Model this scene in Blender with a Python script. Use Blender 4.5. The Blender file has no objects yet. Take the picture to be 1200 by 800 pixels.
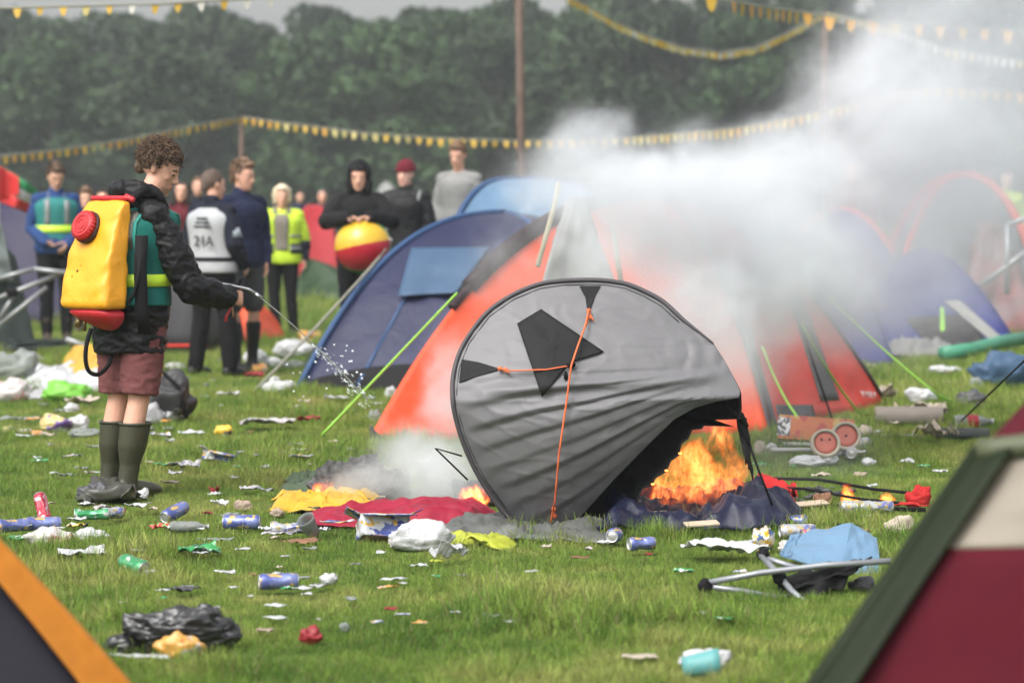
import bpy, bmesh, math, random
import numpy as np
from mathutils import Vector, Matrix, Euler, noise

# ------------------------------------------------------------------ camera, world, sun, exposure
scene = bpy.context.scene
COL = scene.collection
F = 3333.333
CAMZ = 1.45
PITCH = math.atan(160 / F)
cam_data = bpy.data.cameras.new('camera')
cam_data.sensor_width = 36.0
cam_data.lens = 100.0
cam_data.clip_start = 0.1
cam_data.clip_end = 2000.0
cam_data.dof.use_dof = True
cam_data.dof.focus_distance = 12.8
cam_data.dof.aperture_fstop = 2.7
cam = bpy.data.objects.new('camera', cam_data)
COL.objects.link(cam)
cam.location = (0, 0, CAMZ)
cam.rotation_euler = (math.pi / 2 - PITCH, 0, 0)
scene.camera = cam

SUN_EL, SUN_AZ = math.radians(52), math.radians(215)     # azimuth clockwise from +Y: behind the camera, to the left
world = bpy.data.worlds.new('World')
scene.world = world
world.use_nodes = True
wn, wl = world.node_tree.nodes, world.node_tree.links
wn.clear()
wout = wn.new('ShaderNodeOutputWorld')
wbg = wn.new('ShaderNodeBackground')
wsky = wn.new('ShaderNodeTexSky')
wsky.sky_type = 'NISHITA'
wsky.sun_disc = False
wsky.sun_elevation = SUN_EL
wsky.sun_rotation = SUN_AZ
wsky.air_density = 1.0
wsky.dust_density = 6.0
wsky.ozone_density = 1.0
whs = wn.new('ShaderNodeHueSaturation')
whs.inputs['Saturation'].default_value = 0.18
whs.inputs['Value'].default_value = 1.6      # a bright overcast layer
wbg.inputs['Strength'].default_value = 0.15
wl.new(wsky.outputs[0], whs.inputs['Color'])
wl.new(whs.outputs[0], wbg.inputs['Color'])
wl.new(wbg.outputs[0], wout.inputs['Surface'])

sun_data = bpy.data.lights.new('sun', 'SUN')
sun_data.energy = 1.3
sun_data.angle = math.radians(25)
sun_data.color = (1.0, 0.97, 0.92)
sun = bpy.data.objects.new('sun', sun_data)
COL.objects.link(sun)
sdir = Vector((math.sin(SUN_AZ) * math.cos(SUN_EL), math.cos(SUN_AZ) * math.cos(SUN_EL), math.sin(SUN_EL)))
sun.rotation_euler = sdir.to_track_quat('Z', 'Y').to_euler()
sun.location = (0, 0, 30)

scene.view_settings.view_transform = 'Standard'
scene.view_settings.look = 'None'
scene.view_settings.gamma = 1.0
scene.view_settings.use_curve_mapping = False
scene.view_settings.exposure = 0.42

scene.render.engine = 'CYCLES'
cy = scene.cycles
cy.use_denoising = True
cy.max_bounces = 8
cy.diffuse_bounces = 3
cy.glossy_bounces = 2
cy.transmission_bounces = 4
cy.transparent_max_bounces = 12
cy.volume_bounces = 4
cy.volume_step_rate = 1.0
cy.volume_max_steps = 256
cy.caustics_reflective = False
cy.caustics_refractive = False
cy.use_adaptive_sampling = True
cy.adaptive_threshold = 0.02

# ------------------------------------------------------------------ helpers
R = math.radians
rnd = random.Random(11)

def ray(px, py):
    u = (px - 600) / F
    v = (400 - py) / F
    cp, sp = math.cos(PITCH), math.sin(PITCH)
    return Vector((u, cp + v * sp, -sp + v * cp))

def at(px, py, Y):
    d = ray(px, py)
    t = Y / d.y
    return Vector((d.x * t, Y, CAMZ + d.z * t))

def G(px, py, z=0.0):
    d = ray(px, py)
    t = (z - CAMZ) / d.z
    return Vector((d.x * t, d.y * t, z))

def scale_at(Y):
    return F / Y           # photograph pixels (1200 wide) per metre

def lin(c):
    c = c / 255.0
    return c / 12.92 if c <= 0.04045 else ((c + 0.055) / 1.055) ** 2.4

ALB = 0.52     # the photo's colours are lit ones: bring them down to what the surfaces themselves have
def rgb(r, g, b):
    r, g, b = lin(r), lin(g), lin(b)
    m = (r + g + b) / 3
    return tuple((m + (c - m) * 0.95) * ALB for c in (r, g, b)) + (1.0,)

def ground_h(x, y):
    h = 0.28 * math.exp(-((x + 0.3) / 1.6) ** 2 - ((y - 29) / 2.2) ** 2)
    if y > 45:
        h += 0.006 * (y - 45)
    return h

def tag(o, label=None, cat=None, group=None, kind=None):
    if label: o['label'] = label
    if cat: o['category'] = cat
    if group: o['group'] = group
    if kind: o['kind'] = kind
    return o

def empty(name, loc=(0, 0, 0), rz=0.0, label=None, cat=None, group=None):
    o = bpy.data.objects.new(name, None)
    COL.objects.link(o)
    o.location = loc
    o.rotation_euler = (0, 0, rz)
    o.empty_display_size = 0.1
    return tag(o, label, cat, group)

def top(o):
    while o.parent: o = o.parent
    return o

def mx(o):
    return Matrix.LocRotScale(o.location, o.rotation_euler, o.scale)

def mesh_from(name, v, f):
    me = bpy.data.meshes.new(name)
    me.from_pydata([tuple(p) for p in v], [], f)
    me.update()
    return me

def link(name, me, mat=None, parent=None, loc=None, smooth=True):
    o = bpy.data.objects.new(name, me)
    COL.objects.link(o)
    if mat is not None:
        if isinstance(mat, (list, tuple)):
            for m in mat: me.materials.append(m)
        else:
            me.materials.append(mat)
    if smooth and len(me.polygons):
        me.polygons.foreach_set('use_smooth', [True] * len(me.polygons))
    if parent: o.parent = parent
    if loc is not None: o.location = loc
    return o

def part(name, vf, mat, parent=None, world=False, smooth=True, solid=0.0, subsurf=0):
    """one mesh object; with world=True the given vertices are world positions"""
    v, f = vf
    if world:
        if parent is not None:
            inv = mx(top(parent)).inverted()
            v = [inv @ Vector(p) for p in v]
            loc = None
        else:
            xs = [p[0] for p in v]; ys = [p[1] for p in v]; zs = [p[2] for p in v]
            loc = Vector(((min(xs) + max(xs)) / 2, (min(ys) + max(ys)) / 2, min(zs)))
            v = [Vector(p) - loc for p in v]
    else:
        loc = None
    o = link(name, mesh_from(name, v, f), mat, parent, loc, smooth)
    if solid:
        m = o.modifiers.new('solid', 'SOLIDIFY'); m.thickness = solid; m.offset = 0
    if subsurf:
        m = o.modifiers.new('sub', 'SUBSURF'); m.levels = subsurf; m.render_levels = subsurf
    return o

def join(*vfs):
    V, Fc = [], []
    for v, f in vfs:
        n = len(V)
        V += [tuple(p) for p in v]
        Fc += [tuple(i + n for i in q) for q in f]
    return V, Fc

def move(vf, M):
    if not isinstance(M, Matrix): M = Matrix.Translation(M)
    return [M @ Vector(p) for p in vf[0]], vf[1]

def grid(fn, nu, nv, closed_u=False):
    v = []
    for j in range(nv + 1):
        for i in range(nu if closed_u else nu + 1):
            v.append(fn(i / nu, j / nv))
    w = nu if closed_u else nu + 1
    f = []
    for j in range(nv):
        for i in range(nu):
            a = j * w + i; b = j * w + (i + 1) % w
            f.append((a, b, b + w, a + w))
    return v, f

def box(c, s, rot=None):
    v = [Vector((x * s[0] / 2, y * s[1] / 2, z * s[2] / 2)) for x in (-1, 1) for y in (-1, 1) for z in (-1, 1)]
    if rot is not None: v = [rot @ p for p in v]
    v = [p + Vector(c) for p in v]
    return v, [(0, 1, 3, 2), (4, 6, 7, 5), (0, 4, 5, 1), (2, 3, 7, 6), (0, 2, 6, 4), (1, 5, 7, 3)]

def tube(pts, r, n=8, cap=True):
    pts = [Vector(p) for p in pts]
    rs = r if isinstance(r, (list, tuple)) else [r] * len(pts)
    v, f = [], []
    up = None
    for i, p in enumerate(pts):
        a = pts[max(0, i - 1)]; b = pts[min(len(pts) - 1, i + 1)]
        d = (b - a)
        if d.length < 1e-9: d = Vector((0, 0, 1))
        d.normalize()
        if up is None:
            up = Vector((0, 0, 1)) if abs(d.z) < 0.9 else Vector((1, 0, 0))
        s = d.cross(up).normalized()
        up = s.cross(d).normalized()
        for k in range(n):
            t = 2 * math.pi * k / n
            v.append(p + (s * math.cos(t) + up * math.sin(t)) * rs[i])
    for i in range(len(pts) - 1):
        for k in range(n):
            a = i * n + k; b = i * n + (k + 1) % n
            f.append((a, b, b + n, a + n))
    if cap:
        f.append(tuple(range(n - 1, -1, -1)))
        m = (len(pts) - 1) * n
        f.append(tuple(range(m, m + n)))
    return v, f

def ball(c, r, nu=16, nv=10, rot=None):
    if isinstance(r, (int, float)): r = (r, r, r)
    c = Vector(c)
    v = [Vector((0, 0, -r[2]))]
    for j in range(1, nv):
        ph = -math.pi / 2 + math.pi * j / nv
        for i in range(nu):
            th = 2 * math.pi * i / nu
            v.append(Vector((r[0] * math.cos(ph) * math.cos(th), r[1] * math.cos(ph) * math.sin(th), r[2] * math.sin(ph))))
    v.append(Vector((0, 0, r[2])))
    if rot is not None: v = [rot @ p for p in v]
    v = [p + c for p in v]
    f = []
    for i in range(nu):
        f.append((0, 1 + (i + 1) % nu, 1 + i))
    for j in range(nv - 2):
        for i in range(nu):
            a = 1 + j * nu + i; b = 1 + j * nu + (i + 1) % nu
            f.append((a, b, b + nu, a + nu))
    L = len(v) - 1; s = 1 + (nv - 2) * nu
    for i in range(nu):
        f.append((s + i, s + (i + 1) % nu, L))
    return v, f

def limb(pts, rs, n=14):
    """closed capsule chain: tube plus a ball at every joint"""
    out = [tube(pts, list(rs), n)]
    for p, r in zip(pts, rs):
        out.append(ball(p, r * 0.995, n, 8))
    return join(*out)

def rings(specs, n=24, sq=1.0, a0=0.0, a1=2 * math.pi, cap=True):
    """loft of elliptic rings: (centre, lateral axis, forward axis, a, b)"""
    full = abs(a1 - a0 - 2 * math.pi) < 1e-6
    m = n if full else n + 1
    v, f = [], []
    for c, la, fa, a, b in specs:
        c = Vector(c); la = Vector(la); fa = Vector(fa)
        for k in range(m):
            t = a0 + (a1 - a0) * k / n
            ct, st = math.cos(t), math.sin(t)
            if sq != 1.0:
                ct = math.copysign(abs(ct) ** sq, ct); st = math.copysign(abs(st) ** sq, st)
            v.append(c + fa * (b * ct) + la * (a * st))
    for j in range(len(specs) - 1):
        for k in range(n if full else m - 1):
            a = j * m + k; b = j * m + (k + 1) % m
            f.append((a, b, b + m, a + m))
    if full and cap:
        f.append(tuple(range(m - 1, -1, -1)))
        o = (len(specs) - 1) * m
        f.append(tuple(range(o, o + m)))
    return v, f

def fuse(vfs, voxel, smooth=4, name='tmp'):
    """union of closed pieces into one continuous surface"""
    v, f = join(*vfs)
    me = mesh_from(name, v, f)
    o = bpy.data.objects.new(name, me)
    COL.objects.link(o)
    m = o.modifiers.new('r', 'REMESH'); m.mode = 'VOXEL'; m.voxel_size = voxel; m.use_smooth_shade = True
    if smooth:
        s = o.modifiers.new('s', 'SMOOTH'); s.factor = 0.5; s.iterations = smooth
    dg = bpy.context.evaluated_depsgraph_get()
    dg.update()
    ev = o.evaluated_get(dg)
    out = bpy.data.meshes.new_from_object(ev)
    bpy.data.objects.remove(o)
    bpy.data.meshes.remove(me)
    out.name = name
    return out

def displace(me, fn):
    n = len(me.vertices)
    co = np.empty(n * 3); me.vertices.foreach_get('co', co)
    no = np.empty(n * 3)
    me.vertex_normals.foreach_get('vector', no)
    co = co.reshape(-1, 3); no = no.reshape(-1, 3)
    for i in range(n):
        co[i] += no[i] * fn(Vector(co[i]))
    me.vertices.foreach_set('co', co.ravel())
    me.update()

def wrinkle(me, amp=0.01, sc=7.0, seed=0, sharp=True):
    off = Vector((seed * 3.1, seed * 1.7, seed * 0.9))
    def fn(p):
        q = p * sc + off
        a = noise.noise(Vector((q.x, q.y, q.z * 2.2)))
        b = noise.noise(q * 2.3 + Vector((5, 1, 2)))
        r = (1 - abs(a) * 2.2) if sharp else a
        return amp * (0.7 * r + 0.45 * b)
    displace(me, fn)

def sag(a, b, drop, n=12):
    a = Vector(a); b = Vector(b)
    return [a.lerp(b, i / n) - Vector((0, 0, drop * 4 * (i / n) * (1 - i / n))) for i in range(n + 1)]

# ------------------------------------------------------------------ materials
MATS = {}
def M(name, col, rough=0.75, var=0.12, bump=0.0, bs=12.0, metal=0.0, spec=0.4, col2=None, vs=6.0,
      trans=0.0, emit=None, fine=0.0, alpha=1.0, sss=0.0, thr=None):
    """procedural Principled material: colour broken up by noise, two scales of bump"""
    if name in MATS: return MATS[name]
    m = bpy.data.materials.new(name)
    m.use_nodes = True
    n, l = m.node_tree.nodes, m.node_tree.links
    p = n['Principled BSDF']
    tc = n.new('ShaderNodeTexCoord')
    nz = n.new('ShaderNodeTexNoise')
    nz.inputs['Scale'].default_value = vs
    nz.inputs['Detail'].default_value = 5
    l.new(tc.outputs['Object'], nz.inputs['Vector'])
    rp = n.new('ShaderNodeValToRGB')
    if col2 is None:
        a = tuple(c * (1 - var) for c in col[:3]) + (1,)
        b = tuple(min(1, c * (1 + var)) for c in col[:3]) + (1,)
    else:
        a, b = col, col2
    rp.color_ramp.elements[0].color = a
    rp.color_ramp.elements[1].color = b
    rp.color_ramp.elements[0].position = 0.3 if thr is None else thr - 0.015
    rp.color_ramp.elements[1].position = 0.7 if thr is None else thr + 0.015
    l.new(nz.outputs['Fac'], rp.inputs['Fac'])
    l.new(rp.outputs['Color'], p.inputs['Base Color'])
    p.inputs['Roughness'].default_value = rough
    p.inputs['Metallic'].default_value = metal
    p.inputs['Specular IOR Level'].default_value = spec
    if trans:
        p.inputs['Transmission Weight'].default_value = trans
        p.inputs['IOR'].default_value = 1.1
    if alpha < 1:
        p.inputs['Alpha'].default_value = alpha
    if sss:
        p.inputs['Subsurface Weight'].default_value = sss
        p.inputs['Subsurface Radius'].default_value = (0.02, 0.008, 0.004)
        p.inputs['Subsurface Scale'].default_value = 0.5
    if emit:
        p.inputs['Emission Color'].default_value = emit[0]
        p.inputs['Emission Strength'].default_value = emit[1]
    if bump or fine:
        last = None
        for st, sc, det in ((bump, bs, 4), (fine, 140.0, 2)):
            if not st: continue
            z = n.new('ShaderNodeTexNoise'); z.inputs['Scale'].default_value = sc; z.inputs['Detail'].default_value = det
            z.inputs['Distortion'].default_value = 0.6
            l.new(tc.outputs['Object'], z.inputs['Vector'])
            b = n.new('ShaderNodeBump'); b.inputs['Strength'].default_value = min(1.0, st); b.inputs['Distance'].default_value = 0.02 if sc < 100 else 0.002
            l.new(z.outputs['Fac'], b.inputs['Height'])
            if last: l.new(last.outputs['Normal'], b.inputs['Normal'])
            last = b
        l.new(last.outputs['Normal'], p.inputs['Normal'])
    MATS[name] = m
    return m

def cloth(name, col, **k):
    d = dict(rough=0.8, bump=0.35, bs=9.0, var=0.1, spec=0.25, fine=0.15)
    d.update(k)
    return M(name, col, **d)

def sheen_fabric(name, col, **k):
    """thin coated nylon of tents: lets some light through"""
    if name in MATS: return MATS[name]
    d = dict(rough=0.55, bump=0.3, bs=5.0, var=0.07, spec=0.35, fine=0.1)
    tl = k.pop('tl', 0.25)
    d.update(k)
    m = M(name, col, **d)
    n, l = m.node_tree.nodes, m.node_tree.links
    p = n['Principled BSDF']
    out = [x for x in n if x.type == 'OUTPUT_MATERIAL'][0]
    t = n.new('ShaderNodeBsdfTranslucent'); t.inputs['Color'].default_value = col
    mix = n.new('ShaderNodeMixShader'); mix.inputs[0].default_value = tl
    l.new(p.outputs[0], mix.inputs[1]); l.new(t.outputs[0], mix.inputs[2]); l.new(mix.outputs[0], out.inputs['Surface'])
    return m
# ------------------------------------------------------------------ the ground
def grass_colour(n, l, vec):
    """patchy green / yellow green / straw, by place"""
    nz = n.new('ShaderNodeTexNoise'); nz.inputs['Scale'].default_value = 0.9; nz.inputs['Detail'].default_value = 4
    nz2 = n.new('ShaderNodeTexNoise'); nz2.inputs['Scale'].default_value = 4.5; nz2.inputs['Detail'].default_value = 3
    l.new(vec, nz.inputs['Vector']); l.new(vec, nz2.inputs['Vector'])
    mixn = n.new('ShaderNodeMath'); mixn.operation = 'MULTIPLY_ADD'; mixn.inputs[1].default_value = 0.55
    l.new(nz.outputs['Fac'], mixn.inputs[0])
    m2 = n.new('ShaderNodeMath'); m2.operation = 'MULTIPLY'; m2.inputs[1].default_value = 0.45
    l.new(nz2.outputs['Fac'], m2.inputs[0]); l.new(m2.outputs[0], mixn.inputs[2])
    rp = n.new('ShaderNodeValToRGB'); e = rp.color_ramp.elements
    e[0].position = 0.36; e[0].color = (0.075, 0.150, 0.022, 1)
    e[1].position = 0.66; e[1].color = (0.32, 0.32, 0.10, 1)
    x = e.new(0.50); x.color = (0.160, 0.245, 0.040, 1)
    l.new(mixn.outputs[0], rp.inputs['Fac'])
    return rp

def mat_ground():
    m = bpy.data.materials.new('turf'); m.use_nodes = True
    n, l = m.node_tree.nodes, m.node_tree.links
    p = n['Principled BSDF']; p.inputs['Roughness'].default_value = 0.95; p.inputs['Specular IOR Level'].default_value = 0.1
    g = n.new('ShaderNodeNewGeometry')
    rp = grass_colour(n, l, g.outputs['Position'])
    hs = n.new('ShaderNodeHueSaturation'); hs.inputs['Value'].default_value = 0.45  # ground colour darkened so gaps between the blades read as shaded depth
    l.new(rp.outputs['Color'], hs.inputs['Color'])
    nz = n.new('ShaderNodeTexNoise'); nz.inputs['Scale'].default_value = 30; nz.inputs['Detail'].default_value = 4
    l.new(g.outputs['Position'], nz.inputs['Vector'])
    b = n.new('ShaderNodeBump'); b.inputs['Distance'].default_value = 0.05; b.inputs['Strength'].default_value = 0.8
    l.new(nz.outputs['Fac'], b.inputs['Height']); l.new(b.outputs['Normal'], p.inputs['Normal'])
    l.new(hs.outputs['Color'], p.inputs['Base Color'])
    return m

def ground_grid():
    xs = [-400, -200, -100, -60] + [x * 2.0 for x in range(-20, -5)] + [x * 0.5 for x in range(-19, 20)] + [x * 2.0 for x in range(5, 21)] + [60, 100, 200, 400]
    ys = [-60, -20, 0, 4] + [5 + 0.5 * k for k in range(0, 90)] + [52, 56, 60, 70, 80, 100, 130, 170, 250, 400, 700]
    v = [(x, y, ground_h(x, y)) for y in ys for x in xs]
    w = len(xs)
    f = [(j * w + i, j * w + i + 1, (j + 1) * w + i + 1, (j + 1) * w + i) for j in range(len(ys) - 1) for i in range(w - 1)]
    return v, f
ground = part('ground', ground_grid(), mat_ground())
tag(ground, kind='structure')

# ------------------------------------------------------------------ the wood behind the field
def mat_leaf(name, dark, light):
    m = bpy.data.materials.new(name); m.use_nodes = True
    n, l = m.node_tree.nodes, m.node_tree.links
    p = n['Principled BSDF']; p.inputs['Roughness'].default_value = 0.7; p.inputs['Specular IOR Level'].default_value = 0.2
    g = n.new('ShaderNodeNewGeometry'); nz = n.new('ShaderNodeTexNoise'); nz.inputs['Scale'].default_value = 0.35; nz.inputs['Detail'].default_value = 4
    oi = n.new('ShaderNodeObjectInfo')
    add = n.new('ShaderNodeMath'); add.operation = 'MULTIPLY_ADD'; add.inputs[1].default_value = 0.35
    l.new(g.outputs['Position'], nz.inputs['Vector'])
    l.new(oi.outputs['Random'], add.inputs[0]); l.new(nz.outputs['Fac'], add.inputs[2])
    rp = n.new('ShaderNodeValToRGB'); rp.color_ramp.elements[0].position = 0.45; rp.color_ramp.elements[1].position = 0.95
    rp.color_ramp.elements[0].color = dark; rp.color_ramp.elements[1].color = light
    l.new(add.outputs[0], rp.inputs['Fac']); l.new(rp.outputs['Color'], p.inputs['Base Color'])
    return m
LEAF = mat_leaf('leaves_dark', (0.017, 0.029, 0.015, 1), (0.030, 0.050, 0.020, 1))
LEAF2 = mat_leaf('leaves_light', (0.024, 0.046, 0.018, 1), (0.040, 0.075, 0.026, 1))
BARK = M('bark', (0.06, 0.048, 0.036, 1), 0.9, 0.3, bump=0.6, bs=6)

def crown_mesh(seed, h=11.0, w=7.5, base=1.0, nleaf=9000, leaf=0.30):
    """lumps of leaf-sized faces spread through the crown's volume"""
    r = np.random.RandomState(seed)
    lumps = []
    for k in range(34):
        t = r.uniform(0.0, 1.0)
        z = base + (h - base) * t
        rad = w / 2 * (math.sin(math.pi * min(1, 0.18 + 0.82 * t) ** 0.9) ** 0.6 if t < 0.97 else 0.25)
        a = r.uniform(0, 2 * math.pi); q = rad * math.sqrt(r.uniform(0.15, 1.0)) * 0.8
        lumps.append((q * math.cos(a), q * math.sin(a), min(z, h - 1.1), r.uniform(0.9, 1.7)))
    lumps = np.array(lumps)
    idx = r.randint(0, len(lumps), nleaf)
    d = r.normal(size=(nleaf, 3)); d /= np.linalg.norm(d, axis=1)[:, None]
    rr = r.uniform(0.55, 1.08, nleaf) ** 0.6
    c = lumps[idx, :3] + d * (lumps[idx, 3] * rr)[:, None] * np.array([1.0, 1.0, 0.75])
    a = r.normal(size=(nleaf, 3)) + d * 0.2; a /= np.linalg.norm(a, axis=1)[:, None]
    b = np.cross(a, d + r.normal(size=(nleaf, 3)) * 0.7); b /= np.linalg.norm(b, axis=1)[:, None] + 1e-9
    s = leaf * r.uniform(0.5, 1.2, nleaf)[:, None]
    P = np.stack([c - a * s, c + b * s * 0.6, c + a * s, c - b * s * 0.6], 1).reshape(-1, 3)
    me = bpy.data.meshes.new('crown')
    me.vertices.add(len(P)); me.vertices.foreach_set('co', P.ravel())
    me.loops.add(nleaf * 4); me.loops.foreach_set('vertex_index', np.arange(nleaf * 4))
    me.polygons.add(nleaf); me.polygons.foreach_set('loop_start', np.arange(0, nleaf * 4, 4))
    me.polygons.foreach_set('loop_total', np.full(nleaf, 4))
    me.update(); me.validate()
    return me

def trunk_vf(seed, h=8.0):
    r = random.Random(seed)
    pts = [Vector((0, 0, -0.3))]
    for k in range(1, 7):
        pts.append(Vector((r.uniform(-.25, .25), r.uniform(-.25, .25), h * k / 6)))
    out = [tube(pts, [0.38, 0.30, 0.25, 0.2, 0.15, 0.1, 0.05], 8)]
    for k in range(6):
        p = pts[2 + k % 4]; a = r.uniform(0, 6.28); L = r.uniform(1.5, 3)
        q = p + Vector((math.cos(a) * L, math.sin(a) * L, L * 0.8))
        out.append(tube([p, p.lerp(q, .5) + Vector((0, 0, .2)), q], [0.12, 0.08, 0.03], 6))
    return join(*out)

crowns = {s: crown_mesh(s) for s in (1, 2, 3, 4)}
trunks = {s: mesh_from('trunk', *trunk_vf(s)) for s in (1, 2, 3)}
for me in trunks.values(): me.materials.append(BARK)
crowns_l = {s: crowns[s].copy() for s in (2, 3)}
for me in crowns.values(): me.materials.append(LEAF)
for me in crowns_l.values(): me.materials.append(LEAF2)

def tree(x, y, sc, rz, seed, light=False, label='dark leafy tree in the hazy wood behind the field', group='trees of the wood behind the field'):
    t = empty('tree', (x, y, ground_h(x, y)), rz, label, 'tree', group)
    t.scale = (sc[0], sc[0], sc[1])
    c = bpy.data.objects.new('crown', (crowns_l if light else crowns)[seed]); COL.objects.link(c); c.parent = t
    k = bpy.data.objects.new('trunk', trunks[1 + seed % 3]); COL.objects.link(k); k.parent = t
    return t

tr = random.Random(5)
# how high the wood's top edge stands in the photo (pixel row) along its length
def top_row(px):
    pts = [(-200, 10), (0, 14), (100, 12), (180, 14), (230, 10), (300, 14), (350, 20), (410, 12), (455, 8), (520, 9), (560, 2), (640, -8), (760, -14), (1400, -20)]
    for (a, ya), (b, yb) in zip(pts, pts[1:]):
        if a <= px <= b: return ya + (yb - ya) * (px - a) / (b - a)
    return 0
for row, (Y, step) in enumerate(((128, 4.6), (137, 5.0), (147, 5.4))):
    x = -34 + row * 1.7
    while x < 34:
        px = 600 + x / Y * F
        zt = CAMZ + (240 - top_row(px)) / F * Y - ground_h(0, Y)
        zt *= 1.055
        zt *= (0.86 + 0.05 * row) + tr.uniform(-0.03, 0.03) if row < 2 else 0.985 + tr.uniform(-0.035, 0.03)
        light = row < 2 and (px > 480 and tr.random() < 0.35 or tr.random() < 0.12)
        sd = tr.choice((2, 3)) if light else tr.choice((1, 2, 3, 4))
        tree(x, Y + tr.uniform(-2, 2), (tr.uniform(0.85, 1.1), zt / 11.0), tr.uniform(0, 6.28), sd, light,
             *(('lighter green leafy tree among the darker ones of the hazy wood', 'lighter green trees of the wood') if light else
               ('dark leafy tree in the hazy wood behind the field', 'dark trees of the wood behind the field')))
        x += step * tr.uniform(0.8, 1.2)

# ------------------------------------------------------------------ haze
hm = bpy.data.materials.new('haze'); hm.use_nodes = True
hn, hl = hm.node_tree.nodes, hm.node_tree.links
hn.clear()
ho = hn.new('ShaderNodeOutputMaterial'); hp = hn.new('ShaderNodeVolumePrincipled')
hp.inputs['Color'].default_value = (0.9, 0.94, 1.0, 1)
hp.inputs['Density'].default_value = 0.0008
hp.inputs['Anisotropy'].default_value = 0.2
hl.new(hp.outputs[0], ho.inputs['Volume'])
haze = part('haze', box((0, 140, 8), (300, 420, 19)), hm, world=True, smooth=False)
tag(haze, kind='stuff')
# ------------------------------------------------------------------ tents
from mathutils.bvhtree import BVHTree
TENT_H = 1.0

class Dome:
    """dome tent: curved pole legs from ground corners to an apex, cloth panels hung between them"""
    def __init__(s, name, label, corners, apex, ps=2.2, group=None, sagk=0.05, wr=0.012, seed=0):
        s.c = [Vector(c) for c in corners]; s.a = Vector(apex); s.seed = seed
        s.ps = ps if isinstance(ps, (list, tuple)) else [ps] * len(s.c)
        s.sagk = sagk; s.wr = wr
        base = sum(s.c, Vector()) / len(s.c)
        s.root = empty(name, base, 0, label, 'tent', group)
        s.skin = ([], [])
    def leg(s, i, t):
        c = s.c[i % len(s.c)]; p = s.ps[i % len(s.c)]
        q = c.lerp(s.a, t)
        q.z = c.z + (s.a.z - c.z) * (1 - (1 - t) ** p)
        return q
    def S(s, i, u, t):
        a = s.leg(i, t); b = s.leg(i + 1, t)
        q = a.lerp(b, u)
        mid = (s.c[i % len(s.c)] + s.c[(i + 1) % len(s.c)]) / 2 - s.a
        outw = Vector((mid.x, mid.y, 0)).normalized()
        w = math.sin(math.pi * u)
        q = q - outw * (s.sagk * w * math.sin(math.pi * min(1, t * 1.1)))
        n = noise.noise(Vector((q.x * 2.2 + s.seed, q.y * 2.2, q.z * 5))) + 0.6 * abs(noise.noise(Vector((u * 3 + s.seed, t * 9 - u * 5, 3.3))))
        edge = min(1, 6 * min(u, 1 - u)) if 0 <= u <= 1 else 0
        return q + outw * (n * s.wr * edge)
    def panel(s, name, i, mat, u0=0, u1=1, t0=0, t1=1, off=0.0, nu=28, nv=36, label=None):
        mid = (s.c[i % len(s.c)] + s.c[(i + 1) % len(s.c)]) / 2 - s.a
        outw = Vector((mid.x, mid.y, 0.4)).normalized() * off
        def fn(a, b):
            u = u0 + (u1 - u0) * a
            lo = t0(u) if callable(t0) else t0
            hi = t1(u) if callable(t1) else t1
            return s.S(i, u, lo + (hi - lo) * b) + outw
        vf = grid(fn, nu, nv)
        s.skin = join(s.skin, vf)
        o = part(name, vf, mat, s.root, world=True, solid=0.004)
        if label: o['label'] = label
        return o
    def sleeve(s, name, i, mat, r=0.02, t0=0, t1=1.0, n=24, out=0.0):
        pts = []
        for k in range(n + 1):
            q = s.leg(i, t0 + (t1 - t0) * k / n)
            d = (q - s.a); d = Vector((d.x, d.y, 0.3)).normalized() if d.length > 1e-3 else Vector((0, 0, 1))
            pts.append(q + d * out)
        return part(name, tube(pts, r, 8), mat, s.root, world=True)
    def on(s, name, quad, mat, off=0.02, nu=14, nv=14, sagv=0.0):
        """cloth patch lying on the tent skin where the photo shows it"""
        bvh = BVHTree.FromPolygons([Vector(p) for p in s.skin[0]], s.skin[1])
        a, b, c, d = [Vector((q[0], q[1], 0)) for q in quad]
        o = Vector((0, 0, CAMZ))
        last = [None]
        def fn(u, v):
            p = a.lerp(b, u).lerp(d.lerp(c, u), v)
            rr = ray(p.x, p.y).normalized()
            hit = bvh.ray_cast(o, rr)
            if hit[0] is None:
                dist = last[0] or (s.a - o).length
            else:
                dist = (hit[0] - o).length; last[0] = dist
            return o + rr * (dist - off - 0.012 * noise.noise(Vector((u * 4, v * 4, s.seed))) - sagv * v * (0.6 + 0.4 * math.sin(u * 9)))
        return part(name, grid(fn, nu, nv), mat, s.root, world=True, solid=0.003)

def cord(name, pts, r, mat, parent=None, **kw):
    return part(name, tube(pts, r, 6), mat, parent, world=True)

navy = sheen_fabric('navy_nylon', rgb(38, 45, 88), tl=0.08, bump=0.7, bs=6)
skyb = sheen_fabric('sky_blue_nylon', rgb(88, 122, 160))
trimb = sheen_fabric('blue_trim_nylon', rgb(70, 110, 165))
palebl = sheen_fabric('pale_blue_nylon', rgb(125, 170, 210))
orange = sheen_fabric('orange_nylon', (0.68, 0.082, 0.024, 1), bump=0.8, bs=7, var=0.05)
redn = sheen_fabric('red_nylon', (0.58, 0.042, 0.022, 1), bump=0.8, bs=7)
maroon = sheen_fabric('maroon_nylon', rgb(62, 36, 44))
greyn = sheen_fabric('mid_grey_nylon', rgb(108, 106, 108))
darkm = M('shade_black', rgb(24, 24, 26), 0.9, 0.2)
palegr = sheen_fabric('pale_grey_nylon', rgb(190, 190, 186), tl=0.3)
lime = M('lime_cord', (0.22, 0.46, 0.05, 1), 0.6, 0.05)
tan = M('tan_cord', rgb(165, 165, 150), 0.8, 0.1)
blackc = M('black_cord', (.006, .006, .007, 1), 0.7, 0.1, spec=.15)
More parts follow.
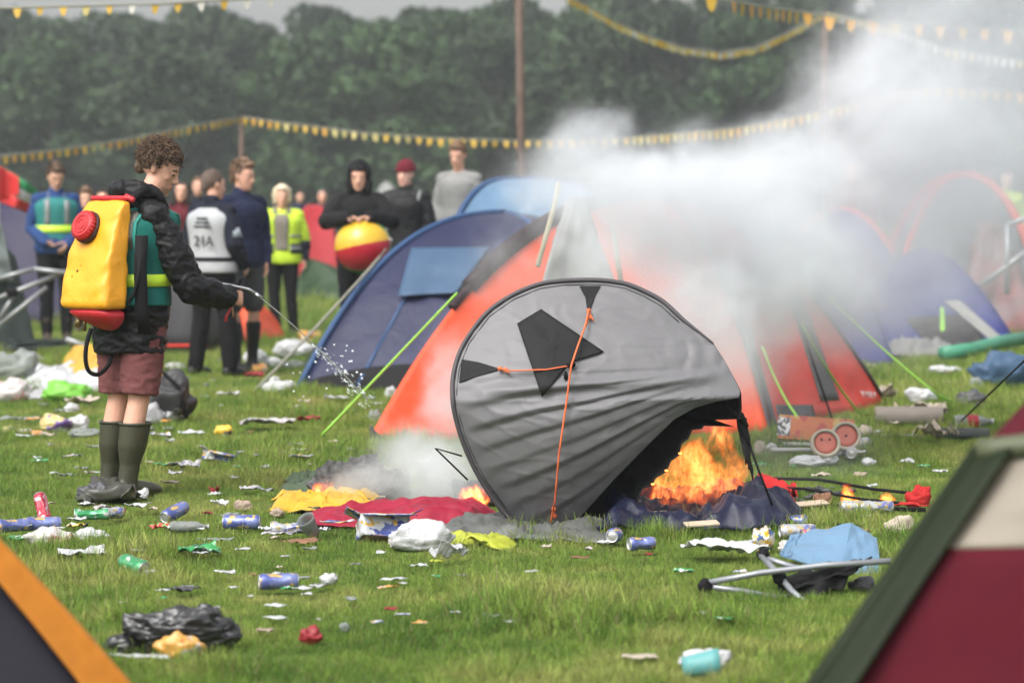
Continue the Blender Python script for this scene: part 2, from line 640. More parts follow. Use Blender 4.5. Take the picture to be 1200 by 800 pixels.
greypole = M('grey_pole', rgb(165, 168, 172), 0.35, 0.1, metal=0.6)
white_pl = M('white_plastic', rgb(222, 222, 218), 0.4, 0.05)

# blue dome
b = Dome('dome_tent', 'navy blue dome tent with a pale blue window flap, left of the orange tent',
         [G(350, 456), G(700, 462), (1.9, 25.4, 0), (-0.72, 25.2, 0)], at(592, 250, 24.0), [2.5, 2.3, 2.0, 2.0], seed=1, wr=0.03)
b.panel('front_panel', 0, navy)
b.panel('side_panel', 1, navy); b.panel('side_panel', 2, navy); b.panel('side_panel', 3, navy)
b.sleeve('pole_sleeve', 0, trimb, 0.026, out=0.01); b.sleeve('pole_sleeve', 1, trimb, 0.025); b.sleeve('pole_sleeve', 3, trimb, 0.025)
b.panel('opening_shade', 0, darkm, 0.03, 0.98, 0.0, lambda u: 0.004 + 0.062 * math.sin(math.pi * min(1, u * 1.05)) ** 0.6, off=0.03, nv=6)  # black patch standing in for the shade in the opening under the panel
b.on('window_flap', [(482, 290), (574, 289), (535, 343), (466, 347)], skyb, 0.05, sagv=0.05)
b.on('zip_seam', [(500, 300), (503, 300), (420, 452), (416, 452)], trimb, 0.01)
p0, p1 = at(466, 346, 22.9), at(460, 366, 22.75)
tg = cord('toggle_cord', [p0, p1], 0.006, tan, b.root)
part('toggle', join(ball(p1, (0.045, 0.02, 0.016)), ball(p1 + Vector((0.0, 0, -0.03)), (0.018, 0.015, 0.03))), white_pl, tg, world=True)
cord('guy_rope', sag(G(294, 462), at(446, 300, 23.0), 0.02), 0.011, tan, b.root)
cord('guy_rope', sag(G(352, 430), at(452, 292, 23.4), 0.02), 0.008, tan, b.root)

# pale blue dome behind it
b2 = Dome('dome_tent', 'pale blue dome tent rising behind the navy blue one',
          [(-0.82, 25.9, 0), (1.7, 25.9, 0), (1.9, 28.3, 0), (-0.15, 28.3, 0)], at(612, 210, 27.0), [3.6, 3.0, 2.4, 2.4], seed=5, wr=0.02)
for i in range(4): b2.panel('front_panel' if i == 0 else 'side_panel', i, palebl)
for i in range(4): b2.sleeve('pole_sleeve', i, trimb, 0.03)

# orange dome
C = [G(430, 519), G(905, 507), G(1038, 475), Vector((-0.35, 20.8, 0))]
o1 = Dome('dome_tent', 'large orange and red dome tent behind the smoke', C, at(765, 232, 19.2), [2.35, 1.9, 1.85, 2.0], seed=9, wr=0.035, sagk=0.1)
o1.panel('front_panel', 0, orange, nu=50, nv=50)
o1.panel('side_panel', 1, redn, nu=40, nv=40); o1.panel('side_panel', 2, redn); o1.panel('side_panel', 3, orange)
o1.sleeve('pole_sleeve', 0, maroon, 0.055, 0.34, 1.0, out=0.015)
o1.sleeve('pole_sleeve', 0, maroon, 0.028, 0.28, 0.36, out=0.01)
o1.sleeve('pole_sleeve', 1, maroon, 0.018, out=0.01); o1.sleeve('pole_sleeve', 2, maroon, 0.018, out=0.01)
o1.on('grey_strip', [(916, 322), (940, 345), (984, 468), (962, 470)], greyn, 0.02)
o1.on('grey_strip', [(868, 380), (878, 380), (912, 500), (900, 500)], greyn, 0.02)
o1.on('door_mesh', [(909, 474), (952, 474), (956, 489), (913, 500)], M('dark_grey_mesh', rgb(88, 86, 90), 0.9, 0.15), 0.015)
cord('seam', [at(925, 350, 18.95), at(945, 400, 18.9), at(958, 440, 18.9), at(975, 490, 18.9)], 0.008, blackc, o1.root)
lo = G(430, 519)
part('corner_patch', grid(lambda u, v: (lo.x + 0.02 + 0.16 * u * (1 - v * .7), lo.y - 0.03, 0.12 * v * (1 - u * .5)), 4, 4), greyn, o1.root, world=True, solid=0.004)
gl = cord('guy_rope', sag(G(375, 512), at(536, 343, 17.9), 0.0), 0.0085, lime, o1.root)
gl['label'] = 'taut lime green guy rope at the left'
cord('guy_rope', sag(at(893, 405, 18.1), G(962, 508), 0.12), 0.008, lime, o1.root)
cord('guy_rope', sag(at(940, 380, 18.4), G(1015, 492), 0.05), 0.008, lime, o1.root)
k = at(1098, 462, 18.9)
g3 = cord('guy_rope', sag(at(968, 345, 19.0), k, 0.02), 0.008, lime, o1.root)
cord('rope_end', [k, G(1114, 479)], 0.008, lime, g3); cord('rope_end', [k, G(1122, 474)], 0.008, lime, g3)
# maker's name on the lower corner: a few pale letter strokes
def strokes(x0, x1, y0, y1, Y, n=8):
    out = []
    for i in range(n):
        x = x0 + (x1 - x0) * i / n; w = (x1 - x0) / n
        a = at(x, y1 + i * 0.3, Y); bb = at(x + w * .15, y0 + i * 0.3, Y); c2 = at(x + w * .6, y0 + 1 + i * 0.3, Y); d = at(x + w * .65, y1 + i * 0.3, Y)
        seq = [a, bb, c2, d] if i % 3 else [bb, a, d]
        out.append(tube(seq, 0.0035, 5))
    return join(*out)
bv = BVHTree.FromPolygons([Vector(p) for p in o1.skin[0]], o1.skin[1])
hit = bv.ray_cast(Vector((0, 0, CAMZ)), ray(1012, 462).normalized())
Yl = hit[0].y - 0.03 if hit[0] else 19.6
part('printed_name', strokes(1001, 1027, 457, 464, Yl), white_pl, o1.root, world=True)
# pale sheet and cream straps propped over its front
inner = Dome('tent_lining', 'pale grey tent lining held up by cream straps in the smoke above the grey tent', [at(612, 440, 16.2) * 1, at(760, 440, 16.2), at(748, 430, 16.9), at(640, 430, 16.9)], at(672, 232, 16.5), [1.5, 1.3, 1.4, 1.4], seed=4, wr=0.05)
for i in range(4): inner.panel('sheet', i, palegr, nu=16, nv=20)
cream = M('cream_strap', rgb(205, 195, 160), 0.8, 0.1)
part('strap', tube([at(655, 214, 16.1), at(650, 240, 16.05), at(630, 312, 15.9)], 0.016, 6), cream, inner.root, world=True)
part('strap', tube([at(718, 262, 16.0), at(723, 300, 15.95), at(728, 332, 15.9)], 0.016, 6), cream, inner.root, world=True)

# ------------------------------------------------------------------ the grey pop-up tent, tipped on its side and burning
Y0 = 12.42
def TY(py):      # the hoop leans back above its widest point and turns under below it
    return 0.24 * (470 - py) / 145 if py < 470 else 0.13 * ((py - 470) / 155) ** 1.4
PC = (672, 470)
OUT_FRONT = [(690, 328), (712, 329), (735, 333), (757, 342), (778, 354), (800, 374), (818, 388), (835, 401), (850, 424), (860, 442), (868, 458), (866, 468), (840, 470), (815, 477), (790, 491), (755, 525), (720, 561), (692, 592), (668, 618), (645, 628), (618, 625), (590, 600), (565, 565), (546, 527), (534, 490), (530, 460), (533, 430), (545, 400), (570, 367), (600, 346), (632, 333), (660, 329)]
OUT_BACK = [(690, 330), (735, 335), (778, 356), (820, 392), (852, 428), (868, 458), (869, 478), (868, 492), (861, 501), (855, 493), (846, 497), (838, 491), (828, 495), (820, 505), (812, 502), (806, 514), (798, 520), (796, 533), (786, 540), (781, 552), (768, 560), (764, 569), (753, 572), (747, 588), (738, 597), (722, 604), (700, 612), (668, 622), (645, 628), (618, 625), (590, 600), (546, 527), (532, 480), (533, 430), (570, 367), (632, 334)]

def polar(outl, centre=PC):
    a = []
    for (x0, y0), (x1, y1) in zip(outl, outl[1:] + outl[:1]):
        for k in range(12):
            dx, dy = x0 + (x1 - x0) * k / 12 - centre[0], y0 + (y1 - y0) * k / 12 - centre[1]
            a.append((math.atan2(dy, dx), math.hypot(dx, dy)))
    a.sort()
    th = np.array([p[0] for p in a]); r = np.array([p[1] for p in a])
    th = np.concatenate([th - 2 * np.pi, th, th + 2 * np.pi]); r = np.tile(r, 3)
    return lambda t: float(np.interp(t, th, r))
rf, rb = polar(OUT_FRONT), polar(OUT_BACK)

def sstep(a, b, x):
    x = max(0.0, min(1.0, (x - a) / (b - a))); return x * x * (3 - 2 * x)

def front_depth(px, py, r):
    """metres towards the camera"""
    d = 0.10 * (1 - r * r)
    # folds fanning out from the slack right corner towards the left rim
    vx, vy = 900 - px, py - 425
    dist = math.hypot(vx, vy)
    ph = math.atan2(vy, vx)
    wob = noise.noise(Vector((px * 0.008, py * 0.008, 1.0)))
    fan = sstep(-0.02, 0.10, ph) * sstep(0.0, 0.25, 1 - r) * (0.35 + 0.65 * sstep(60, 200, dist))
    k = ph * 40 + wob * 1.1 + 0.4 * math.sin(px * 0.012) + 2.0 * ph * ph
    tt = (k / math.pi) % 1.0
    f = (tt / 0.72 if tt < 0.72 else (1 - tt) / 0.28); f = f * f * (3 - 2 * f) * 0.5 + f * 0.5 - 0.5
    amp = 0.014 * (0.6 + 0.55 * noise.noise(Vector((ph * 7, 2.2, 0))) * 2)
    d += fan * f * amp
    # the heavy fold that sweeps from the left rim up to the corner
    yy = 458 - 0.10 * max(0, px - 620) - 4 * math.sin(px * 0.022)
    g = py - yy
    d += 0.020 * math.exp(-(g / 7.0) ** 2) * sstep(545, 600, px) * (1 - sstep(820, 862, px))
    d -= 0.013 * math.exp(-((g - 16) / 10.0) ** 2) * sstep(560, 620, px) * (1 - sstep(800, 850, px))
    yy2 = 425 + 10 * math.sin((px - 560) * 0.014)
    d += 0.014 * math.exp(-((py - yy2) / 8.0) ** 2) * sstep(560, 640, px) * (1 - sstep(690, 760, px))
    # upper cloth: taut, small creases pulling to the right shoulder
    up = 1 - sstep(390, 440, py)
    v2 = math.atan2(py - 400, 840 - px)
    d += up * 0.0028 * (abs(math.sin(v2 * 22 + wob * 4)) - 0.5) * sstep(0, 0.3, 1 - r)
    # puckers at the right shoulder
    pk = math.exp(-((px - 830) / 38) ** 2 - ((py - 415) / 30) ** 2)
    d += pk * 0.014 * (abs(noise.noise(Vector((px * 0.05, py * 0.03, 5)))) * 2 - 0.4)
    d += 0.004 * noise.noise(Vector((px * 0.014, py * 0.022, 0))) + 0.0030 * max(0, 1 - abs(noise.noise(Vector((px * 0.012 + py * .02, py * 0.03 - px * .012, 4)))) * 5) + 0.0022 * max(0, 1 - abs(noise.noise(Vector((px * 0.022 - py * .016, py * 0.03 + px * .008, 9)))) * 5) + 0.0003 * noise.noise(Vector((px * 0.09, py * 0.12, 7)))
    # lower belly turns under
    d -= 0.10 * sstep(540, 630, py) * (1 - r * 0.3) * 0.5
    return d

pt = empty('popup_tent', (at(640, 625, Y0).x, Y0, 0), 0, 'round grey pop-up tent tipped on its side and burning, with orange cords across its face', 'tent')
NT_, NR_ = 300, 110
def front_fn(u, v):
    th = -math.pi + 2 * math.pi * u
    r = v ** 0.8
    rr = rf(th) * r
    px, py = PC[0] + math.cos(th) * rr, PC[1] + math.sin(th) * rr
    return at(px, py, Y0 + TY(py) - front_depth(px, py, r))
greytent = sheen_fabric('grey_tent_nylon', rgb(134, 133, 136), tl=0.03, rough=0.5, bump=0.08, bs=16.0, var=0.05, spec=0.35)
front_vf = grid(front_fn, NT_, NR_, closed_u=True)
part('flysheet', front_vf, greytent, pt, world=True, solid=0.003)
char = M('charred_lining', rgb(30, 29, 30), 0.9, 0.5, bump=0.6, bs=14, col2=rgb(14, 13, 13))
def back_fn(u, v):
    th = -math.pi + 2 * math.pi * u
    rr = rb(th) * v
    px, py = PC[0] + math.cos(th) * rr, PC[1] + math.sin(th) * rr
    jag = 0.012 * noise.noise(Vector((px * .06, py * .06, 2)))
    return at(px, py, Y0 + TY(py) + 0.03 + 0.42 * (max(0, 1 - v ** 2)) ** 0.6 + jag)
part('inner_tent', grid(back_fn, 240, 50, closed_u=True), char, pt, world=True, solid=0.004)
part('hem_seam', tube([on_seam_ for on_seam_ in [at(PC[0] + (x - PC[0]) * .965, PC[1] + (y - PC[1]) * .965, Y0 + TY(PC[1] + (y - PC[1]) * .965) - front_depth(PC[0] + (x - PC[0]) * .965, PC[1] + (y - PC[1]) * .965, .965) - .004) for x, y in [(800, 374), (778, 354), (757, 342), (735, 333), (712, 329), (690, 328), (660, 329), (632, 333), (600, 346), (570, 367), (545, 400), (533, 430), (530, 460), (534, 490), (546, 527), (565, 565), (590, 600)]]], .0022, 5), M('grey_thread', rgb(88, 86, 90), .8), pt, world=True)
# rim piping: a sewn tube round the hoop
piping = sheen_fabric('dark_piping', rgb(92, 88, 92), tl=0.0, rough=0.6)
i0 = [(836, 402), (818, 388), (800, 374), (778, 354), (757, 342), (735, 333), (712, 329), (690, 328), (660, 329), (632, 333), (600, 346), (570, 367), (545, 400), (533, 430), (530, 460), (534, 490), (546, 527), (565, 565), (590, 600), (618, 625)]
def smooth_pts(pp, n=6):
    out = []
    for i in range(len(pp) - 1):
        p0 = pp[max(0, i - 1)]; p1 = pp[i]; p2 = pp[i + 1]; p3 = pp[min(len(pp) - 1, i + 2)]
        for k in range(n):
            t = k / n
            out.append(tuple(0.5 * (2 * p1[j] + (p2[j] - p0[j]) * t + (2 * p0[j] - 5 * p1[j] + 4 * p2[j] - p3[j]) * t * t + (3 * p1[j] - p0[j] - 3 * p2[j] + p3[j]) * t ** 3) for j in (0, 1)))
    out.append(pp[-1]); return out
rp_ = smooth_pts(i0)
part('rim_piping', tube([at(x, y, Y0 + TY(y) - 0.008) for x, y in rp_], [.003 + .0075 * min(1, i_ / 14) for i_ in range(len(rp_))], 8), piping, pt, world=True)
fb = BVHTree.FromPolygons([Vector(p) for p in front_vf[0]], front_vf[1])
def on_front(x, y, off=0.006):
    d = ray(x, y).normalized(); o = Vector((0, 0, CAMZ))
    h = fb.ray_cast(o, d)
    return o + d * ((h[0] - o).length - off) if h[0] else at(x, y, Y0 - 0.1)
def patch_front(name, poly, mat, off=0.012, curl=0.0, n=20):
    cx = sum(p[0] for p in poly) / len(poly); cyy = sum(p[1] for p in poly) / len(poly)
    pr = []
    m = len(poly); per = 10
    ring = []
    for i in range(m):
        a = poly[i]; bq = poly[(i + 1) % m]
        for k in range(per): ring.append((a[0] + (bq[0] - a[0]) * k / per, a[1] + (bq[1] - a[1]) * k / per))
    def fn(u, v):
        k = int(round(u * len(ring))) % len(ring)
        x = cx + (ring[k][0] - cx) * v; y = cyy + (ring[k][1] - cyy) * v
        return on_front(x, y, off + curl * (1 - v) + 0.006 * noise.noise(Vector((x * .06, y * .06, 0))))
    return part(name, grid(fn, len(ring), 8, closed_u=True), mat, pt, world=True, solid=0.002)
darkcl = sheen_fabric('charcoal_nylon', (.013, .013, .014, 1), tl=0.0, rough=0.7, spec=.15)
patch_front('vent_flap', [(606, 379), (634, 362), (708, 412), (668, 424), (635, 465)], darkcl, 0.014, 0.006)
patch_front('corner_tab', [(679, 335), (704, 335), (697, 348), (692, 362), (688, 362), (686, 348)], darkcl, 0.008)
patch_front('corner_tab', [(538, 448), (541, 421), (560, 424), (583, 431), (583, 434), (562, 440)], darkcl, 0.008)
ocord = M('orange_cord', (0.58, 0.12, 0.04, 1), 0.7, 0.15)
def cord_front(pts, r=0.0046, off=0.02, n=10):
    q = []
    for (a, bq) in zip(pts, pts[1:]):
        for k in range(n):
            x = a[0] + (bq[0] - a[0]) * k / n; y = a[1] + (bq[1] - a[1]) * k / n
            q.append(on_front(x, y, off))
    x, y = pts[-1]; q.append(on_front(x, y, off))
    # a rope does not dip into folds: take the nearest running depth
    ys = [p.y for p in q]
    for i in range(len(q)):
        m_ = min(ys[max(0, i - 5):i + 6]); q[i] = q[i] * (m_ / q[i].y) if False else Vector((q[i].x, m_, q[i].z))
    return tube(q, r, 6)
K = (669, 428)
part('cord', cord_front([(690, 362), (686, 380), (677, 405), K, (664, 470), (655, 530), (650, 585), (645, 612), (641, 640)]), ocord, pt, world=True)
part('cord', cord_front([(583, 431), (600, 434), (640, 433), K], 0.0036), ocord, pt, world=True)
kn = []
for (x, y) in ((690, 364), (691, 372), (586, 432), (592, 433), (649, 596), (650, 604)):
    c_ = on_front(x, y, 0.024); kn.append(ball(c_, 0.011, 8, 6))
for (x, y, dx, dy) in ((691, 366, 5, 10), (690, 370, -3, 12), (590, 433, 8, 4), (649, 600, 3, 9), (650, 598, -4, 10)):
    kn.append(tube([on_front(x, y, .026), on_front(x + dx * .5, y + dy * .6, .03), on_front(x + dx, y + dy, .026)], 0.0032, 5))
for q_ in kn: part('knot', q_, ocord, pt, world=True)
part('toggle', join(ball(on_front(669, 427, 0.03), (0.022, 0.015, 0.016), 10, 8), ball(on_front(663, 440, 0.024), (0.01, 0.008, 0.022), 8, 6)), blackc, pt, world=True)
part('pole', join(tube([at(872, 503, Y0 + .13), at(888, 548, Y0 + .06), at(905, 592, Y0 + .02)], 0.0055, 6), tube([at(868, 500, Y0 + .1), at(880, 525, Y0 + .1)], 0.007, 6)), blackc, pt, world=True)
st = []
r_ = random.Random(3)
for k_ in range(4):
    p = [at(866 + k_ * 2, 490, Y0 + .14)]
    for j in range(1, 7): p.append(at(866 + k_ * 2 + j * 1.6 + r_.uniform(-2, 2), 490 + j * (9 + k_), Y0 + .14 - j * .01))
    st.append(tube(p, [0.013, 0.012, 0.014, 0.01, 0.012, 0.008, 0.003], 6))
st.append(tube([at(856, 484, Y0 + .12), at(868, 487, Y0 + .12), at(876, 500, Y0 + .12)], [0.012, 0.018, 0.008], 8))
part('burnt_strap', join(*st), char, pt, world=True)
part('peg_wire', tube([at(541, 534, Y0 + .02), at(510, 525, Y0 - .1), at(548, 562, Y0 + .02)], 0.0045, 6), blackc, pt, world=True)
for x, y in ((694, 611), (765, 567), (781, 551), (797, 531)): part('ember', ball(at(x, y, Y0 + TY(y) + .03), (0.008, 0.004, 0.004), 6, 4), M('ember', (1, .2, .03, 1), emit=((1, .25, .04, 1), 6)), pt, world=True)

# ------------------------------------------------------------------ near tents, out of focus at both lower corners
darknavy = sheen_fabric('dark_navy_nylon', rgb(46, 44, 56), tl=0.0, bump=0.15)
orband = sheen_fabric('orange_band_nylon', (0.46, 0.16, 0.010, 1), tl=0.1, bump=0.35, bs=12)
nl = Dome('dome_tent', 'dark navy tent with an orange edge, close at the lower left corner of the picture',
          [at(225, 905, 7.2), Vector((-1.9, 5.6, 0)), Vector((-3.4, 7.4, 0)), Vector((-2.2, 8.8, 0))], at(-330, 420, 7.1), [1.45, 1.6, 1.6, 1.6], seed=2, wr=0.01)
nl.c[0].z = 0
nl.panel('side_panel', 0, darknavy); nl.panel('side_panel', 3, darknavy); nl.panel('side_panel', 1, darknavy); nl.panel('side_panel', 2, darknavy)
nl.panel('orange_band', 0, orband, 0.0, 0.085, off=0.02, nu=10)
nl.sleeve('pole_sleeve', 0, orband, 0.026)

wine = sheen_fabric('wine_red_nylon', (.062, .005, .011, 1), tl=0.0, bump=0.3, bs=4, spec=.1, rough=.8)
beige = sheen_fabric('beige_nylon', rgb(172, 160, 142), tl=0.1, bump=0.3, bs=4)
olive_t = sheen_fabric('olive_green_nylon', rgb(44, 54, 36), tl=0.0, spec=.1, bump=0.3, bs=6)
nr = empty('ridge_tent', G(1250, 940), 0, 'wine red, beige and green tent close at the lower right corner of the picture', 'tent')
YR = 6.2
def q4(a, b_, c, d, nu=20, nv=20, wr=0.01):
    return grid(lambda u, v: (a.lerp(b_, u)).lerp(d.lerp(c, u), v) + Vector((0, wr * noise.noise(Vector((u * 3, v * 4, a.x))), 0)), nu, nv)
TL, TR = at(1148, 528, YR + .25), at(1420, 478, YR + .05)     # ridge
BL, BR = at(809, 1019, YR), at(1500, 1010, YR - .15)
BL.z = 0.0; BR.z = 0.0
def ln(a, b_, t): return a.lerp(b_, t)
gw = 0.155
# front face: green edge strip, beige band, wine skirt
ML, MR = at(1070, 643, YR + .17), at(1460, 640, YR - .05)
part('side_panel', q4(TL, TR, MR, ML), beige, nr, world=True, solid=0.004)
part('side_panel', q4(ML, MR, BR, BL), wine, nr, world=True, solid=0.004)
e0, e1 = BL + Vector((-0.005, -0.02, 0)), TL + Vector((-0.005, -0.02, 0.0))
part('green_edge', q4(e1, e1 + Vector((0.065, -0.06, 0.012)), e0 + Vector((0.090, -0.06, 0)), e0, 4, 24), olive_t, nr, world=True, solid=0.008)
part('green_edge', tube([BL, TL], 0.022, 8), olive_t, nr, world=True)
part('ridge_piping', tube(sag(TL + Vector((-.005, -.02, 0)), TR + Vector((0, -.02, 0)), 0.01), [0.028] * 13, 8), sheen_fabric('olive_light', rgb(100, 108, 78), tl=0), nr, world=True)
RB, RC = at(1310, 360, YR + 1.0), at(1560, 330, YR + .5)
part('roof_panel', q4(TL, TR, RC, RB), wine, nr, world=True, solid=0.004)
part('back_panel', q4(RB, RC, Vector((2.3, 9.0, 0)), Vector((1.9, 8.8, 0))), wine, nr, world=True, solid=0.004)
part('side_panel', q4(TL, RB, Vector((1.9, 8.8, 0)), BL), wine, nr, world=True, solid=0.004)

gr = part('guy_rope', tube([at(1222, 402, 15.5), G(1118, 501)], 0.006, 6), blackc, None, world=True)
tag(gr, 'taut black guy rope running down from the right edge to the rolled mats', 'rope')

# ------------------------------------------------------------------ tents further off
def simple_dome(px0, px1, Y, top_px, top_py, mats, label, depth=2.0, ps=2.1, trim=None, seed=0, wr=0.03, rx=0.0, group=None, name='dome_tent'):
    x0 = (px0 - 600) / F * Y; x1 = (px1 - 600) / F * Y
    Z = ground_h(0, Y) if Y > 45 else 0
    d = Dome(name, label, [(x0, Y + rx, Z), (x1, Y, Z), (x1 + .2, Y + depth, Z), (x0 + .2, Y + depth, Z)], at(top_px, top_py, Y + depth / 2), ps, seed=seed, wr=wr, group=group)
    for i in range(4): d.panel('front_panel' if i == 0 else 'side_panel', i, mats[i % len(mats)], nu=16, nv=18)
    if trim:
        for i in range(4): d.sleeve('pole_sleeve', i, trim, 0.035)
    return d
purple = sheen_fabric('purple_nylon', rgb(62, 56, 96))
royal = sheen_fabric('royal_blue_nylon', rgb(60, 68, 150), bump=0.45)
slate = sheen_fabric('slate_green_nylon', rgb(72, 86, 84))
dgrey = sheen_fabric('dark_grey_nylon', rgb(66, 64, 68))
green_t = sheen_fabric('green_nylon', rgb(58, 88, 50))
rose = sheen_fabric('bright_red_nylon', (0.45, 0.03, 0.04, 1), tl=0.35)
teal = sheen_fabric('mint_nylon', rgb(110, 180, 160))
simple_dome(-70, 96, 34, 5, 232, [purple], 'purple dome tent at the left edge behind the man in the teal vest', seed=3, trim=M('blue_piping', rgb(90, 110, 170)))
simple_dome(20, 118, 38, 70, 300, [sheen_fabric('steel_blue', rgb(86, 120, 160))], 'low steel blue tent showing behind the legs of the man in the teal vest', seed=6)
dg = simple_dome(168, 246, 27.6, 205, 275, [dgrey], 'dark grey tent with a red line near its hem behind the sprayer man', depth=1.6, ps=3.5, seed=8)
dg.on('red_stripe', [(196, 403), (243, 403), (243, 406), (196, 406)], redn, 0.03)
simple_dome(258, 307, 29.5, 283, 352, [orange], 'small round orange pop-up tent behind the bare legs of the man in navy', depth=0.8, ps=2.6, seed=12)
simple_dome(345, 402, 47, 368, 240, [rose], 'bright red tent standing between the yellow vest and the hooded man', depth=2.0, ps=[5.0, 3.0, 2.5, 4], seed=13)
simple_dome(340, 432, 43, 362, 303, [green_t], 'low sagging green tent in front of the bright red one', depth=1.5, ps=1.4, seed=14, wr=0.12)
simple_dome(425, 478, 60, 452, 213, [palegr], 'pale cream tent far off between the hooded man and the red beanie', seed=15)
simple_dome(20, 100, 62, 50, 252, [palegr], 'whitish tent far off by the flag', seed=16)

# right side, seen through the smoke
rb_t = simple_dome(985, 1196, 28.6, 1085, 290, [royal], 'royal blue dome tent at the right, half lost in smoke', depth=3.0, ps=1.7, seed=17, wr=0.08)
rb_t.on('pale_strip', [(1105, 352), (1125, 352), (1180, 400), (1165, 402)], palegr, 0.03)
rb_t.on('door_mesh', [(1060, 372), (1130, 368), (1160, 404), (1090, 406)], dgrey, 0.02)
rb_t.on('pull_tab', [(1102, 360), (1106, 360), (1107, 388), (1102, 388)], lime, 0.03)
simple_dome(935, 1050, 25.5, 985, 318, [sheen_fabric('indigo_nylon', rgb(72, 78, 140))], 'indigo tent behind the right slope of the orange tent', depth=2.5, seed=18)
rd = simple_dome(1040, 1230, 36, 1130, 208, [sheen_fabric('smoke_grey_nylon', rgb(110, 116, 125))], 'grey dome tent with bright red pole sleeves at the right in the smoke', depth=3.2, seed=19, ps=2.4, trim=redn)
for i in (1, 3): rd.sleeve('pole_sleeve', i, redn, 0.055, 0.1, 1.0, out=0.03)
simple_dome(900, 1080, 38, 985, 245, [royal, royal], 'pale violet tent deep in the smoke behind the indigo one', depth=3.0, seed=20, trim=redn)
sg = simple_dome(1120, 1220, 31, 1160, 262, [sheen_fabric('pink_green_nylon', rgb(150, 150, 150), col2=rgb(190, 110, 110), vs=3)], 'crumpled grey and pink tent behind the royal blue one', depth=1.6, seed=21, wr=0.15, ps=1.6)
EXCL = []     # (x, y, radius, keep): places where things press the grass down; keep < 0 removes it
# ------------------------------------------------------------------ people
skin_a = M('skin_light', (0.56, 0.31, 0.22, 1), 0.5, 0.10, bump=0.06, bs=60, spec=0.35, sss=0.15)
skin_b = M('skin_pink', (0.60, 0.34, 0.26, 1), 0.5, 0.12, bump=0.05, bs=60, spec=0.35, sss=0.15)
hair_br = M('hair_brown', (0.045, 0.026, 0.016, 1), 0.6, 0.5, bump=0.8, bs=60, col2=(0.12, 0.068, 0.038, 1), vs=30)
hair_dk = M('hair_dark', (0.022, 0.015, 0.013, 1), 0.6, 0.4, bump=0.8, bs=60)
hair_sandy = M('hair_sandy', (0.15, 0.088, 0.05, 1), 0.6, 0.4, bump=0.8, bs=60)
hair_blond = M('hair_blond', (0.62, 0.52, 0.36, 1), 0.6, 0.2, bump=0.8, bs=60)
hair_shorn = M('hair_shorn', (0.10, 0.07, 0.055, 1), 0.8, 0.4, bump=0.6, bs=120)
eye_w = M('eye_white', (0.75, 0.72, 0.68, 1), 0.3, 0.03)
eye_d = M('iris_dark', (0.03, 0.02, 0.015, 1), 0.3, 0.1)
lip_m = M('lip', (0.42, 0.16, 0.13, 1), 0.5, 0.1)
X3, Y3, Z3 = Vector((1, 0, 0)), Vector((0, 1, 0)), Vector((0, 0, 1))

def head_shapes(fine=True):
    """closed pieces of a head in its own frame: +x the way the face looks, origin at the middle, 0.235 high"""
    out = [ball((-0.018, 0, 0.030), (0.098, 0.077, 0.088), 24, 14)]
    prof = [(-0.117, .060, .016, .020), (-0.108, .056, .032, .034), (-0.090, .044, .046, .050), (-0.066, .030, .058, .062), (-0.035, .020, .067, .073),
            (-0.005, .014, .071, .079), (0.030, .010, .073, .084), (0.060, .004, .070, .080)]
    out.append(rings([((cx, 0, z), Y3, X3, a, b) for z, cx, a, b in prof], 28))
    out.append(limb([(0.084, 0, 0.018), (0.098, 0, -0.006), (0.111, 0, -0.027)], [0.0085, 0.010, 0.0115], 10))
    out += [ball((0.098, s * 0.011, -0.031), (0.011, 0.008, 0.008), 10, 8) for s in (1, -1)]
    out.append(ball((0.080, 0, 0.026), (0.014, 0.050, 0.010), 14, 8))
    out.append(ball((0.091, 0, -0.058), (0.011, 0.024, 0.0065), 12, 8)); out.append(ball((0.089, 0, -0.070), (0.011, 0.021, 0.0070), 12, 8))
    out.append(ball((0.080, 0, -0.102), (0.019, 0.022, 0.016), 12, 8))
    for s in (1, -1):
        out.append(ball((0.052, s * 0.042, -0.020), (0.028, 0.020, 0.022), 12, 8))
        out.append(ball((-0.008, s * 0.079, -0.004), (0.017, 0.007, 0.031), 12, 8))
        out.append(ball((-0.014, s * 0.084, 0.008), (0.014, 0.005, 0.020), 12, 8))
    return out

def head_matrix(pos, yaw, pitch, roll=0.0):
    return Matrix.Translation(pos) @ Euler((roll, pitch, yaw), 'XYZ').to_matrix().to_4x4()

